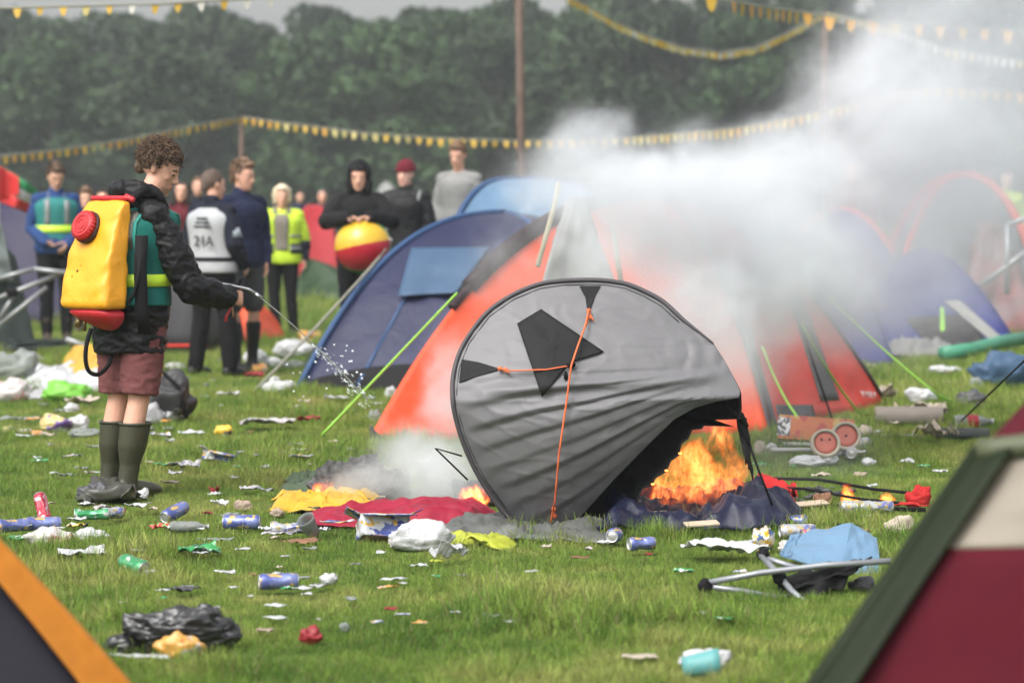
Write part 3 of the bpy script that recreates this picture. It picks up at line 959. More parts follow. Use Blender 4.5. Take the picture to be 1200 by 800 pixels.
def hand_shapes(wr, d, palm, thumb, curl=0.35, sc=1.0, spread=0.05):
    """palm plus five bent fingers: d = fingers' direction, palm = way the palm faces, thumb = side of the thumb"""
    wr = Vector(wr); d = Vector(d).normalized(); palm = (Vector(palm) - d * Vector(palm).dot(d)).normalized()
    th = Vector(thumb); th = (th - d * th.dot(d) - palm * th.dot(palm)).normalized()
    out = [rings([(wr + d * (t * sc), th, palm, a * sc, b * sc) for t, a, b in ((-0.03, .022, .019), (0.0, .026, .018), (0.03, .038, .018), (0.065, .041, .016), (0.088, .040, .013), (0.096, .034, .008))], 16)]
    L = [0.068, 0.078, 0.072, 0.056]
    for k in range(4):
        off = (1.5 - k) * 0.0195
        p = wr + d * (0.082 * sc) + th * (off * sc)
        dirn = (d + th * off * spread * 20).normalized()
        pts = [p]; ang = curl * 0.6
        for s_, fr in enumerate((0.45, 0.30, 0.25)):
            v = dirn * math.cos(ang) + palm * math.sin(ang)
            pts.append(pts[-1] + v * (L[k] * fr * sc)); ang += curl * (1.15 if s_ == 0 else 0.9)
        out.append(limb(pts, [0.0098 * sc, 0.0090 * sc, 0.0082 * sc, 0.0070 * sc], 10))
    b0 = wr + d * 0.018 * sc + th * 0.026 * sc + palm * 0.006 * sc
    b1 = b0 + (d * 0.55 + th * 0.75 + palm * (0.2 + curl * .4)).normalized() * 0.038 * sc
    b2 = b1 + (d * 0.8 + th * (0.35 - curl * .3) + palm * (0.2 + curl * .6)).normalized() * 0.030 * sc
    b3 = b2 + (d * 0.8 - th * (curl * .5) + palm * (0.2 + curl * .6)).normalized() * 0.024 * sc
    out.append(limb([b0, b1, b2, b3], [0.013 * sc, 0.0115 * sc, 0.0098 * sc, 0.0082 * sc], 10))
    return out

DEF = dict(pelvis=(0, 0, .95), waist=(0, 0, 1.12), chest=(0.0, 0, 1.31), neck=(0.0, 0, 1.475), head=(0.03, 0, 1.655),
           shR=(0, -.185, 1.42), elR=(-.02, -.235, 1.14), wrR=(.07, -.235, .90), shL=(0, .185, 1.42), elL=(-.02, .235, 1.14), wrL=(.07, .235, .90),
           hipR=(0, -.095, .92), knR=(.02, -.10, .50), anR=(0, -.10, .09), hipL=(0, .095, .92), knL=(.02, .10, .50), anL=(0, .10, .09),
           yaw=0, pitch=0.05, handR=None, handL=None, curl=0.4)

def J(pose, H):
    k = H / 1.78
    d = dict(DEF); d.update(pose)
    for key, v in list(d.items()):
        if isinstance(v, tuple) and len(v) == 3 and key not in ('handR', 'handL'): d[key] = Vector(v) * k
    d['k'] = k
    return d

def torso_rings(j, grow=0.0, z0=None, z1=None, belly=0.0, flare=0.0):
    """elliptic rings up the trunk, pelvis to the neck's foot"""
    k = j['k']
    la = (j['shL'] - j['shR']); la.z = 0; la.normalize(); fa = Z3.cross(la) * -1
    lh = (j['hipL'] - j['hipR']); lh.z = 0; lh.normalize()
    P, W, C, N = j['pelvis'], j['waist'], j['chest'], j['neck']
    spec = [(P - Z3 * .10 * k, .150, .105), (P, .172, .118), (P.lerp(W, .55), .158, .110), (W, .148, .105), (W.lerp(C, .5), .160, .112), (C, .178, .122),
            (C.lerp(N, .38), .185, .118), (C.lerp(N, .62), .165, .100), (C.lerp(N, .82), .105, .075), (N, .066, .062)]
    out = []
    for i, (c, a, b) in enumerate(spec):
        t = i / 9
        lv = lh.lerp(la, min(1, t * 1.6)).normalized(); fv = Vector((lv.y, -lv.x, 0))
        g = grow + (flare if i < 3 else 0) + (belly if 2 <= i <= 4 else 0)
        if i >= 8: g *= 0.6
        out.append((c, lv, fv, (a * k + g), (b * k + g)))
    if z0 is not None or z1 is not None:
        def interp(z):
            for (c0, l0, f0, a0, b0), (c1, l1, f1, a1, b1) in zip(out, out[1:]):
                if c0.z <= z <= c1.z:
                    t = (z - c0.z) / (c1.z - c0.z)
                    return (c0.lerp(c1, t), l0.lerp(l1, t), f0.lerp(f1, t), a0 + (a1 - a0) * t, b0 + (b1 - b0) * t)
            c0, l0, f0, a0, b0 = out[0] if z < out[0][0].z else out[-1]
            return (Vector((c0.x, c0.y, z)), l0, f0, a0, b0)
        lo = z0 if z0 is not None else out[0][0].z; hi = z1 if z1 is not None else out[-1][0].z
        res = [interp(lo)] + [o for o in out if lo + .01 < o[0].z < hi - .01] + [interp(hi)]
        out = res
    return out

def body_shapes(j, detail=True):
    k = j['k']
    out = [rings(torso_rings(j), 24)]
    out.append(limb([j['neck'] - Z3 * .03 * k, j['head'] + Vector((-.02, 0, -.06)) * k], [.058 * k, .054 * k]))
    Mh = head_matrix(j['head'], j['yaw'], j['pitch']) @ Matrix.Scale(k, 4)
    out += [move(s, Mh) for s in head_shapes()]
    for s in 'RL':
        out.append(limb([j['sh' + s], j['sh' + s].lerp(j['el' + s], .5), j['el' + s], j['el' + s].lerp(j['wr' + s], .35), j['wr' + s]], [.056 * k, .047 * k, .039 * k, .040 * k, .025 * k]))
        out.append(limb([j['hip' + s], j['hip' + s].lerp(j['kn' + s], .5), j['kn' + s], j['kn' + s].lerp(j['an' + s], .33) + Vector((-.012, 0, 0)), j['an' + s]], [.088 * k, .073 * k, .053 * k, .055 * k, .036 * k]))
        out.append(limb([j['an' + s] + Vector((-.03, 0, -.05)) * k, j['an' + s] + Vector((.14, 0, -.06)) * k], [.034 * k, .026 * k]))
        h = j['hand' + s]
        fwd = (j['wr' + s] - j['el' + s]).normalized()
        if h is None:
            side = -1 if s == 'R' else 1
            h = (fwd, (0, -side, 0), (1, 0, 0), j['curl'])
        out += hand_shapes(j['wr' + s], h[0], h[1], h[2], h[3], k)
    return out, Mh

def sleeve_shapes(j, s, grow=0.018, t=1.0):
    k = j['k']; w = j['el' + s].lerp(j['wr' + s], t)
    return limb([j['sh' + s] + (j['neck'] - j['sh' + s]) * .12, j['sh' + s].lerp(j['el' + s], .5), j['el' + s], j['el' + s].lerp(w, .5), w], [.047 * k + grow, .050 * k + grow, .045 * k + grow, .043 * k + grow, .031 * k + grow])

def leg_shapes(j, s, grow=0.02, t=1.0, to='an', wide=0.0):
    k = j['k']; h, kn, an = j['hip' + s], j['kn' + s], j['an' + s]
    if to == 'an':
        e = kn.lerp(an, t)
        return limb([h, h.lerp(kn, .5), kn, kn.lerp(e, .5), e], [.094 * k + grow, .078 * k + grow, .058 * k + grow + wide * .5, .055 * k + grow + wide * .8, .042 * k + grow + wide])
    e = h.lerp(kn, t)
    return limb([h, h.lerp(e, .5), e], [.094 * k + grow, .080 * k + grow + wide * .5, .066 * k + grow + wide])

def boot_shapes(j, s, top=0.30, r=0.058, grow=0.0, toe=None):
    k = j['k']; a = j['an' + s]; kn = j['kn' + s]
    up = (kn - a).normalized()
    tp = a + up * (top * k)
    f = toe or Vector((1, 0, 0))
    sh = rings([(a + Vector((0, 0, -.085 * k)), Y3, X3, .045 * k, .055 * k), (a, Y3, X3, .047 * k, .052 * k), (a + up * .08 * k, Y3, X3, .048 * k, .054 * k), (a.lerp(tp, .6), Y3, X3, r * k + grow, (r + .006) * k + grow), (tp, Y3, X3, (r + .008) * k + grow, (r + .012) * k + grow)], 20)
    g = Vector((a.x, a.y, 0))
    foot = rings([(g + f * t * k + Z3 * (z * k), Y3, Z3, w * k, h * k) for t, z, w, h in ((-.085, .045, .020, .030), (-.07, .045, .040, .042), (.0, .05, .043, .05), (.08, .045, .045, .042), (.15, .038, .047, .036), (.195, .03, .036, .028), (.215, .026, .018, .018))], 16)
    return [sh, foot]

def face_parts(root, Mh, k, hairm, brow=True, eyes=True):
    if eyes:
        for s in (1, -1):
            e = part('eye', move(ball((0.0755, s * 0.031, 0.003), (.0118, .0125, .0060), 12, 8), Mh), eye_w, root)
            part('iris', move(ball((0.0838, s * 0.0315, 0.003), (.0050, .0060, .0055), 10, 6), Mh), eye_d, e)
            part('eyelid', move(limb([(.082, s * .018, .011), (.090, s * .031, .0135), (.080, s * .045, .010)], [.0045, .0062, .0045], 6), Mh), skin_a, root)
    part('lips', join(move(ball((0.0935, 0, -0.0585), (.0095, .021, .0048), 12, 8), Mh), move(ball((0.0915, 0, -0.0685), (.0095, .018, .0055), 12, 8), Mh)), lip_m, root)
    if brow:
        for s in (1, -1):
            part('eyebrow', move(limb([(.090, s * .014, .024), (.090, s * .030, .029), (.076, s * .050, .024)], [.0045, .0055, .0030], 6), Mh), hairm, root)

def hair_cap(Mh, style, seed=0, vox=0.007):
    """hair as one surface over the skull"""
    out = [ball((-0.026, 0, 0.040), (0.101, 0.083, 0.092), 24, 14)]
    rr = random.Random(seed)
    if style == 'long':
        for s in (1, -1):
            out.append(limb([(-.01, s * .070, .06), (-.005, s * .088, -.03), (.01, s * .092, -.12), (.03, s * .10, -.22)], [.035, .030, .032, .024]))
        out.append(limb([(-.07, 0, .05), (-.095, 0, -.06), (-.09, 0, -.18)], [.07, .075, .06]))
    elif style == 'bob':
        for s in (1, -1): out.append(limb([(-.02, s * .066, .06), (-.02, s * .080, -.02), (-.01, s * .078, -.075)], [.036, .032, .022]))
        out.append(limb([(-.06, 0, .04), (-.080, 0, -.06)], [.07, .055]))
        out.append(limb([(.045, -.05, .088), (.068, 0, .095), (.045, .05, .088)], [.022, .024, .022]))
    elif style == 'quiff':
        out.append(limb([(.055, -.045, .100), (.070, 0, .112), (.055, .045, .100)], [.020, .026, .020]))
        out.append(limb([(.0, 0, .12), (-.06, 0, .105)], [.045, .04]))
        out.append(limb([(-.085, 0, .02), (-.090, 0, -.045)], [.045, .035]))
    else:
        out.append(limb([(-.085, 0, .02), (-.090, 0, -.04)], [.045, .032]))
    me = fuse([move(s, Mh) for s in out], vox, 3)
    return me

def cut_face(me, Mh, fx=0.045, brow=0.078, low=-0.07, style='short'):
    """drop the faces of a hair surface that would lie over the face"""
    inv = Mh.inverted()
    bm = bmesh.new(); bm.from_mesh(me)
    kill = []
    for f in bm.faces:
        p = inv @ f.calc_center_median()
        a = 0.030 if style != 'long' else 0.042
        if p.x > a and p.z < brow + 0.008 * (1 - min(1, abs(p.y) / .07)): kill.append(f)
        elif style in ('short', 'quiff', 'shorn') and p.x > 0.005 and p.z < 0.015 and abs(p.y) > .03: kill.append(f)
        elif style in ('short', 'quiff', 'shorn') and p.z < -0.068: kill.append(f)
    bmesh.ops.delete(bm, geom=kill, context='FACES')
    bm.to_mesh(me); bm.free(); me.update()
    return me

def add_mesh(name, me, mat, parent, solid=0.0):
    o = link(name, me, mat, parent)
    if solid:
        m = o.modifiers.new('solid', 'SOLIDIFY'); m.thickness = solid; m.offset = 0
    return o

def vest_shell(j, grow, z0, z1, open_front=0.0, arm=True):
    """sleeveless waistcoat: two side openings for the arms, optionally open in front"""
    rr = torso_rings(j, grow, z0, z1)
    a0 = open_front; a1 = 2 * math.pi - open_front
    return rings(rr, 40, 1.0, a0, a1, cap=False) if open_front else rings(rr, 40, cap=False)

class Person:
    def __init__(s, px, feet_y, head_y, rz, label, pose=None, extra=0.0, skin=None, hair='short', hairm=None, vox=0.011, eyes=True, Y=None, z=None, group=None, build=1.0):
        d = G(px, feet_y); Yd = Y or d.y
        x = (px - 600) / F * Yd
        zz = ground_h(x, Yd) if z is None else z
        H = at(px, head_y, Yd).z - zz - extra
        s.H = H; s.j = J(pose or {}, H / 1.0); s.k = s.j['k']; s.vox = vox
        s.root = empty('person', (x, Yd, zz), rz, label, 'person', group)
        sh, s.Mh = body_shapes(s.j)
        s.skin = skin or skin_a
        me = fuse(sh, vox, 3)
        add_mesh('body', me, s.skin, s.root)
        s.hairm = hairm or hair_br
        if hair:
            hm_ = hair_cap(s.Mh, hair, px, max(.007, vox * .8)) if hair != 'curly' else None
            if hm_:
                cut_face(hm_, s.Mh, style=hair)
                wrinkle(hm_, 0.004, 30, px)
                if hair in ('quiff', 'short'):
                    hr_ = random.Random(px); L0 = .030 if hair == 'quiff' else .008
                    pcs = [([v.co.copy() for v in hm_.vertices], [tuple(q.vertices) for q in hm_.polygons])]
                    for q in range(420):
                        a = hr_.uniform(0, 2 * math.pi); z = hr_.uniform(-.3, 1.0); e = math.sqrt(max(0, 1 - z * z))
                        d = Vector((math.cos(a) * e, math.sin(a) * e, z))
                        p = Vector((-0.024 + d.x * 0.100, d.y * 0.083, 0.040 + d.z * 0.093))
                        if p.x > 0.045 and p.z < 0.085: continue
                        if p.x > 0.005 and p.z < 0.045: continue
                        if p.z < -0.03: continue
                        dr = (d * .75 + Vector((.35 + hr_.uniform(-.3, .3), hr_.uniform(-.3, .3), .15 + .5 * max(0, z)))).normalized()
                        Ls = L0 * hr_.uniform(.5, 1.2) * (.5 + .8 * max(0, z))
                        pcs.append(move(tube([p - d * .004, p + dr * Ls * .6, p + (dr - Vector((0, 0, .3))) * Ls], [.0055, .0045, .0015], 4), s.Mh))
                    part('hair', join(*pcs), s.hairm, s.root)
                else:
                    add_mesh('hair', hm_, s.hairm, s.root, 0.006)
        face_parts(s.root, s.Mh, s.k, s.hairm, eyes=eyes)
    def wear(s, name, shapes, mat, vox=None, amp=0.008, sc=7.0, seed=0, smooth=3):
        me = fuse(shapes, vox or s.vox, smooth)
        if amp: wrinkle(me, amp, sc, seed)
        return add_mesh(name, me, mat, s.root)
    def jacket(s, mat, hem=None, grow=0.022, name='jacket', t=1.0, collar=True, hood=None, amp=0.006, seed=0, flare=0.0, sleeves=True, collar_h=.035):
        j = s.j; k = s.k
        sh = [rings(torso_rings(j, grow, hem if hem is not None else j['pelvis'].z - .06 * k, None, flare=flare), 30)]
        if sleeves:
            for q in 'RL': sh.append(sleeve_shapes(j, q, grow - .006, t))
        for q in 'RL': sh.append(limb([j['neck'] - Z3 * .03 * k, j['sh' + q] + Z3 * .004], [.075 * k, .052 * k + grow * .5]))
        if collar: sh.append(limb([j['neck'] - Z3 * .03 * k, j['neck'] + Vector((-.005, 0, collar_h)) * k], [.082 * k, .074 * k]))
        if hood == 'down':
            sh.append(limb([j['neck'] + Vector((-.01, -.085, .0)) * k, j['neck'] + Vector((-.085, -.04, .02)) * k, j['neck'] + Vector((-.10, 0.0, .0)) * k, j['neck'] + Vector((-.085, .04, .02)) * k, j['neck'] + Vector((-.01, .085, .0)) * k], [.034 * k, .045 * k, .055 * k, .045 * k, .034 * k]))
        return s.wear(name, sh, mat, amp=amp, seed=seed)
    def trousers(s, mat, grow=0.014, t=1.0, to='an', wide=0.0, name='trousers', amp=0.007):
        j = s.j; k = s.k
        rr = torso_rings(j, grow - .004, None, j['waist'].z)
        sh = [rings(rr, 26)] + [leg_shapes(j, q, grow, t, to, wide) for q in 'RL']
        return s.wear(name, sh, mat, amp=amp, seed=3)
    def boots(s, mat, top=.30, r=.058, name='boot', grow=0.0, amp=0.0):
        for q in 'RL': s.wear(name, boot_shapes(s.j, q, top, r, grow), mat, amp=amp)
    def vest(s, mat, z0, z1, grow=.038, open_front=0.0, name='vest', amp=.006):
        k = s.k
        vf = vest_shell(s.j, grow, z0 * k, z1 * k, open_front)
        me = mesh_from(name, *vf)
        o = add_mesh(name, me, mat, s.root, 0.006)
        sb_ = o.modifiers.new('sub', 'SUBSURF'); sb_.levels = 1; sb_.render_levels = 1
        return o
    def band(s, mat, z0, z1, grow=.046, open_front=0.0, name='reflective_band', parent=None):
        k = s.k
        me = mesh_from(name, *vest_shell(s.j, grow, z0 * k, z1 * k, open_front))
        return add_mesh(name, me, mat, parent or s.root, 0.004)
    def strap(s, mat, yy, grow=.046, w=.05, name='reflective_band', parent=None, front=True, z0=1.15, z1=1.50):
        """braces running over the shoulder"""
        k = s.k; rr = torso_rings(s.j, grow, z0 * k, z1 * k)
        for sgn in ((1, -1) if front else (-1,)):
            v, f = [], []
            for i, (c, la, fa, a, b) in enumerate(rr):
                for dy in (-w / 2, w / 2):
                    yq = max(-.98 * a, min(.98 * a, (yy + dy) * k)); t = math.sqrt(max(0, 1 - (yq / a) ** 2))
                    v.append(c + la * yq + fa * (sgn * b * t))
            f = [(2 * i, 2 * i + 1, 2 * i + 3, 2 * i + 2) for i in range(len(rr) - 1)]
            add_mesh(name, mesh_from(name, v, f), mat, parent or s.root, 0.004)

black_cl = cloth('black_shell_jacket', (.008, .008, .009, 1), rough=0.55, spec=0.2, bump=0.9, bs=11)
black_tr = cloth('black_trousers', (.006, .006, .007, 1), spec=.12)
navy_cl = cloth('navy_jacket', (.012, .016, .040, 1), spec=.15)
navy_dk = cloth('dark_navy_jacket', (.009, .011, .020, 1), spec=.15)
blue_cl = cloth('blue_jacket', rgb(38, 76, 138))
teal_v = cloth('teal_vest', rgb(0, 118, 108))
tealish = cloth('turquoise_vest', rgb(50, 150, 145))
lime_b = M('lime_band', (0.42, 0.62, 0.03, 1), 0.5, 0.05, bump=0.1)
yel_v = M('hi_vis_yellow', (0.42, 0.58, 0.03, 1), 0.6, 0.08, bump=0.35, bs=9)
silver_b = M('silver_band', rgb(165, 168, 168), 0.4, 0.1, metal=0.15, bump=0.2)
white_v = cloth('white_vest', rgb(205, 208, 212))
pinkcl = cloth('faded_red_shorts', rgb(140, 82, 82), bump=0.5, bs=16)
denim_g = cloth('grey_shorts', rgb(84, 88, 92))
olive_b = M('olive_rubber', rgb(78, 78, 58), 0.45, 0.08, bump=0.08, bs=8, spec=0.4)
black_b = M('black_rubber', (.012, .012, .012, 1), 0.4, 0.1, spec=0.3)
brown_b = M('brown_boot', rgb(70, 55, 45), 0.6, 0.2)
maroon_c = cloth('maroon_jumper', rgb(112, 26, 40))
grey_sw = cloth('light_grey_sweater', rgb(160, 160, 158))
beige_h = cloth('beige_hoodie', rgb(150, 142, 128))
char_c = cloth('charcoal_hoodie', (.010, .010, .011, 1), spec=.12)
beanie_m = cloth('dark_red_knit', rgb(130, 22, 44), bump=0.7, bs=60)
GX = 'onlookers and stewards standing behind'

# --- the man with the knapsack sprayer
HD = math.atan2(.75, .66)
mp = dict(pelvis=(0.0, 0, .94), waist=(0.02, 0, 1.12), chest=(0.045, 0, 1.31), neck=(0.075, -.02, 1.47), head=(0.152, -.055, 1.640),
          shR=(0.005, -.185, 1.395), elR=(.155, -.285, 1.045), wrR=(.38, -.285, 1.0), shL=(0.05, .185, 1.42), elL=(.10, .25, 1.14), wrL=(.32, .20, 1.10),
          hipR=(0.02, -.095, .90), knR=(-.02, -.085, .49), anR=(-.065, -.05, .09), hipL=(0, .085, .90), knL=(-.015, .075, .49), anL=(-.05, .105, .09),
          yaw=-HD - 0.10, pitch=0.46, handR=((.80, -.28, -.10), (0.25, .85, -.2), (0.1, 0.1, 1), 1.35))
mm = Person(152, 584, 164, HD, 'man in a black jacket and teal vest spraying water, yellow sprayer on his back', mp, hair=None, vox=0.0065, Y=14.1)
mj, mk = mm.j, mm.k
for s__ in (1, -1): part('eyelash', move(limb([(.0835, s__ * .019, .0035), (.0915, s__ * .031, .0015), (.081, s__ * .046, .002)], [.0016, .0022, .0016], 6), mm.Mh), hair_dk, mm.root)
# curly hair: a cap under many small ringlets
hc = hair_cap(mm.Mh, 'short', 1, 0.006)
cut_face(hc, mm.Mh, style='short')
cv, cf = [v.co.copy() for v in hc.vertices], [tuple(p.vertices) for p in hc.polygons]
hr = random.Random(8); curls = [(cv, cf)]
invh = mm.Mh.inverted()
for q in range(900):
    a = hr.uniform(0, 2 * math.pi); z = hr.uniform(-0.35, 1.0)
    e = math.sqrt(max(0, 1 - z * z))
    d = Vector((math.cos(a) * e, math.sin(a) * e, z))
    p = Vector((-0.022 + d.x * 0.101, d.y * 0.085, 0.042 + d.z * 0.094))
    if p.x > 0.035 and p.z < 0.062: continue
    if p.x > 0.015 and p.z < 0.03: continue
    if p.x > -0.035 and p.z < -0.012: continue
    if p.z < -0.05: continue
    t1 = d.orthogonal().normalized(); t2 = d.cross(t1)
    turns = hr.uniform(0.8, 1.6); rad = hr.uniform(.006, .010); Lh = hr.uniform(.018, .034)
    ph = hr.uniform(0, 6.28); pts = []
    dr = (d * 0.8 + Vector((hr.uniform(-.5, .5), hr.uniform(-.5, .5), -0.35))).normalized()
    for i in range(9):
        w = i / 8
        pts.append(p + dr * (Lh * w) + (t1 * math.cos(ph + turns * 6.28 * w) + t2 * math.sin(ph + turns * 6.28 * w)) * rad)
    curls.append(move(tube(pts, [.0030] * 4 + [.0028, .0026, .0022, .0018, .001], 4), mm.Mh))
hv, hf = curls[0][0], curls[0][1]
part('hair', join(*curls), hair_br, mm.root)
part('stubble', move(rings([((cx + .0015, 0, z), Y3, X3, a + .0012, b + .0012) for z, cx, a, b in ((-0.108, .056, .032, .034), (-0.090, .044, .046, .050), (-0.070, .032, .057, .061))], 24, cap=False), mm.Mh), M('stubble', (0.36, 0.20, 0.14, 1), 0.7, 0.3, vs=80), mm.root)
mm.jacket(black_cl, hem=.73 * mk, grow=.034, hood='down', amp=.013, flare=.012, collar_h=.012)
for o_ in mm.root.children:
    if o_.name.startswith('jacket'): wrinkle(o_.data, .007, 17, 4)
part('cuff', tube([mj['wrR'].lerp(mj['elR'], .12), mj['wrR'].lerp(mj['elR'], .03)], .046, 14), black_cl, mm.root)
mm.wear('hood', [limb([mj['neck'] + Vector((-.02, -.11, .03)), mj['neck'] + Vector((-.09, -.08, .06)), mj['neck'] + Vector((-.13, .0, .06)), mj['neck'] + Vector((-.09, .08, .06)), mj['neck'] + Vector((-.0, .11, .03))], [.036, .048, .055, .048, .036])], black_cl, vox=.008, amp=.012, sc=14)
vst = mm.vest(teal_v, .955, 1.47, grow=.060)
mm.band(lime_b, 1.055, 1.115, grow=.067, parent=vst)
check = M('check_reflective', rgb(120, 118, 110), 0.35, 0.2, metal=0.3, bump=0.6, bs=40, col2=rgb(165, 160, 150), vs=40)
mm.strap(check, -.115, grow=.064, w=.085, parent=vst, front=True, z0=1.24, z1=1.47)
mm.strap(M('teal_trim', rgb(40, 165, 150), .6), -.168, grow=.065, w=.016, parent=vst, front=True, z0=1.20, z1=1.45)
sh = [rings(torso_rings(mj, .010, .80 * mk, .98 * mk), 26)] + [tube([mj['hip' + q], mj['hip' + q].lerp(mj['kn' + q], .5), mj['hip' + q].lerp(mj['kn' + q], .93)], [.108, .104, .094], 24) for q in 'RL']
mm.wear('shorts', sh, pinkcl, vox=.008, amp=.006, sc=13)
for q in 'RL':
    a, kn_ = mj['an' + q], mj['kn' + q]
    bt = mm.wear('boot', boot_shapes(mj, q, .285, .063, .006), olive_b, vox=.008, amp=0)
    tp = a + (kn_ - a).normalized() * .287 * mk
    part('boot_rim', rings([(tp + Z3 * dz, Y3, X3, .079 * mk, .083 * mk) for dz in (-.008, .006)], 24, cap=False), olive_b, bt, solid=.006)
ht = part('hood_toggle', limb([mj['neck'] + Vector((-.07, -.09, .03)), mj['neck'] + Vector((-.03, -.10, .035))], [.006, .006], 6), silver_b, mm.root)
wr_ = mj['wrR']; df = (mj['wrR'] - mj['elR']).normalized()
wb = part('wristband', tube([wr_ - df * .012, wr_ + df * .004], .033, 14), lime_b, mm.root)
part('ribbon', tube([wr_ + Vector((0, -.03, -.02)), wr_ + Vector((.0, -.04, -.06)), wr_ + Vector((-.03, -.04, -.10)), wr_ + Vector((-.035, -.04, -.125))], [.008, .007, .008, .009], 5), M('red_ribbon', rgb(190, 40, 30), .7), wb)
part('ribbon', tube([wr_ + Vector((0.01, -.03, -.02)), wr_ + Vector((.012, -.04, -.06)), wr_ + Vector((.02, -.04, -.105))], [.006, .006, .007], 5), M('cream_ribbon', rgb(200, 190, 150), .7, col2=rgb(190, 60, 40), vs=60), wb)

# sprayer on his back (its own thing, in his frame)
sp = empty('knapsack_sprayer', mm.root.location, HD, 'yellow soft knapsack water sprayer with a red cap and red base on the man\'s back', 'sprayer')
yel = M('yellow_pvc', (0.68, 0.30, 0.010, 1), 0.45, 0.06, bump=0.6, bs=7, spec=0.5)
redp = M('red_pvc', (0.38, 0.012, 0.02, 1), 0.4, 0.06, bump=0.25, bs=8, spec=0.5)
def bag_ring(z, yc, hw, x_in, x_out, sq=0.45):
    c = Vector(((x_in + x_out) / 2, yc, z))
    return (c, Y3, X3, hw, abs(x_out - x_in) / 2)
bagr = [bag_ring(.935, -.01, .158, -.155, -.30), bag_ring(.945, -.01, .165, -.155, -.31), bag_ring(.97, -.005, .172, -.15, -.32), bag_ring(1.08, .0, .170, -.14, -.295), bag_ring(1.22, .0, .158, -.125, -.255), bag_ring(1.34, 0.0, .146, -.115, -.22), bag_ring(1.42, .0, .143, -.11, -.185), bag_ring(1.475, .0, .138, -.11, -.135)]
bz = [b_[0].z for b_ in bagr]
def bag_at(z):
    g_ = lambda fn: float(np.interp(z, bz, [fn(b_) for b_ in bagr]))
    return (Vector((g_(lambda q: q[0].x), g_(lambda q: q[0].y), z)), Y3, X3, g_(lambda q: q[3]), g_(lambda q: q[4]))
bg = rings([bag_at(.935 + .54 * i / 26) for i in range(27)], 64, 0.28)
bgv = [Vector(p) for p in bg[0]]
bgv = [p + Vector((-.014 * noise.noise(p * 9) - .018 * abs(noise.noise(Vector((p.y * 9 + p.z * 4, p.z * 7, 3)))), .006 * noise.noise(p * 8), 0)) for p in bgv]
part('bag', (bgv, bg[1]), yel, sp, subsurf=1)
bot = rings([bag_ring(.835, -.08, .030, -.19, -.21), bag_ring(.86, -.065, .08, -.17, -.24), bag_ring(.90, -.03, .135, -.155, -.29), bag_ring(.95, -.005, .174, -.152, -.326)], 48, 0.4)
part('base', bot, redp, sp, subsurf=1)
part('top_trim', rings([bag_ring(1.47, .0, .140, -.105, -.14), bag_ring(1.495, -.0, .138, -.108, -.137)], 40, .5), redp, sp)
part('top_trim', limb([(-.12, -.12, 1.49), (-.115, -.155, 1.475)], [.014, .016], 8), redp, sp)
cc = Vector((-.217, .045, 1.335)); cn = Vector((-1, 0.0, .40)).normalized()
def cyl(c, n_, r, h, n=28, r2=None):
    return tube([c, c + n_ * h], [r, r2 or r], n)
part('cap_collar', cyl(cc, cn, .082, .025), M('dark_collar', rgb(70, 40, 35), .6), sp)
cp = part('cap', join(cyl(cc + cn * .02, cn, .074, .036, r2=.071), cyl(cc + cn * .055, cn, .071, .004, r2=.060)), M('red_cap', (0.42, 0.015, 0.018, 1), 0.35, .05, spec=.5), sp)
rib = []
t1 = cn.orthogonal().normalized(); t2 = cn.cross(t1)
for q in range(24):
    a = 2 * math.pi * q / 24; e = t1 * math.cos(a) + t2 * math.sin(a)
    rib.append(tube([cc + cn * .022 + e * .074, cc + cn * .054 + e * .071], .0045, 5))
for rr_ in (.045, .025):
    rib.append(tube([cc + cn * .060 + (t1 * math.cos(2 * math.pi * q / 24) + t2 * math.sin(2 * math.pi * q / 24)) * rr_ for q in range(25)], .003, 5))
part('cap_ribs', join(*rib), MATS['red_cap'], cp)
# scuffs on the yellow cloth
part('scuff_marks', join(*[box((-.2935 + i * .0085, .09 - i * .021 + .01 * math.sin(i * 5), 1.10 + i * .027), (.0022, .003 + .006 * (i % 2), .012 + .006 * math.sin(i * 3)), Euler((.9 * i, .2, 0)).to_matrix()) for i in range(7)]), M('scuff', rgb(120, 85, 40), .8), sp)
hz = [(-.25, .11, .845), (-.27, .13, .80), (-.285, .145, .74), (-.285, .14, .68), (-.26, .10, .632), (-.20, .04, .62), (-.14, -.01, .665), (-.12, -.02, .72)]
part('hose', tube([Vector(p) for p in [tuple(x) for x in np.array(smooth_pts([(a, c) for a, b_, c in hz], 5)) @ np.array([[1, 0, 0], [0, 0, 1]])]], .011, 8), blackc, sp)
part('hose_fitting', join(tube([(-.235, .095, .90), (-.25, .11, .85)], .017, 10), tube([(-.225, .08, .90), (-.225, .08, .83)], .010, 8)), M('brass', rgb(190, 165, 110), .3, metal=.8), sp)
# straps: over the shoulder and a wide one down his side
part('strap', tube([(-.11, -.12, 1.47), (-.02, -.14, 1.525), (.08, -.13, 1.50), (.15, -.13, 1.38), (.16, -.14, 1.22)], [.022] * 5, 8), blackc, sp)
def ribbon(pts, w, nrm):
    v = []
    for p in pts: v += [Vector(p) - Vector(w) / 2, Vector(p) + Vector(w) / 2]
    return v, [(2 * i, 2 * i + 1, 2 * i + 3, 2 * i + 2) for i in range(len(pts) - 1)]
part('strap', ribbon([(-.10, -.205, 1.30), (-.12, -.215, 1.15), (-.12, -.22, 1.03), (-.115, -.22, .92), (-.09, -.215, .82)], (.045, -.045, 0), None), blackc, sp, solid=.006)
part('strap', tube([(-.17, -.18, .97), (-.15, -.205, 1.02), (-.125, -.215, 1.12), (-.11, -.21, 1.20)], [.010] * 4, 8), blackc, sp)

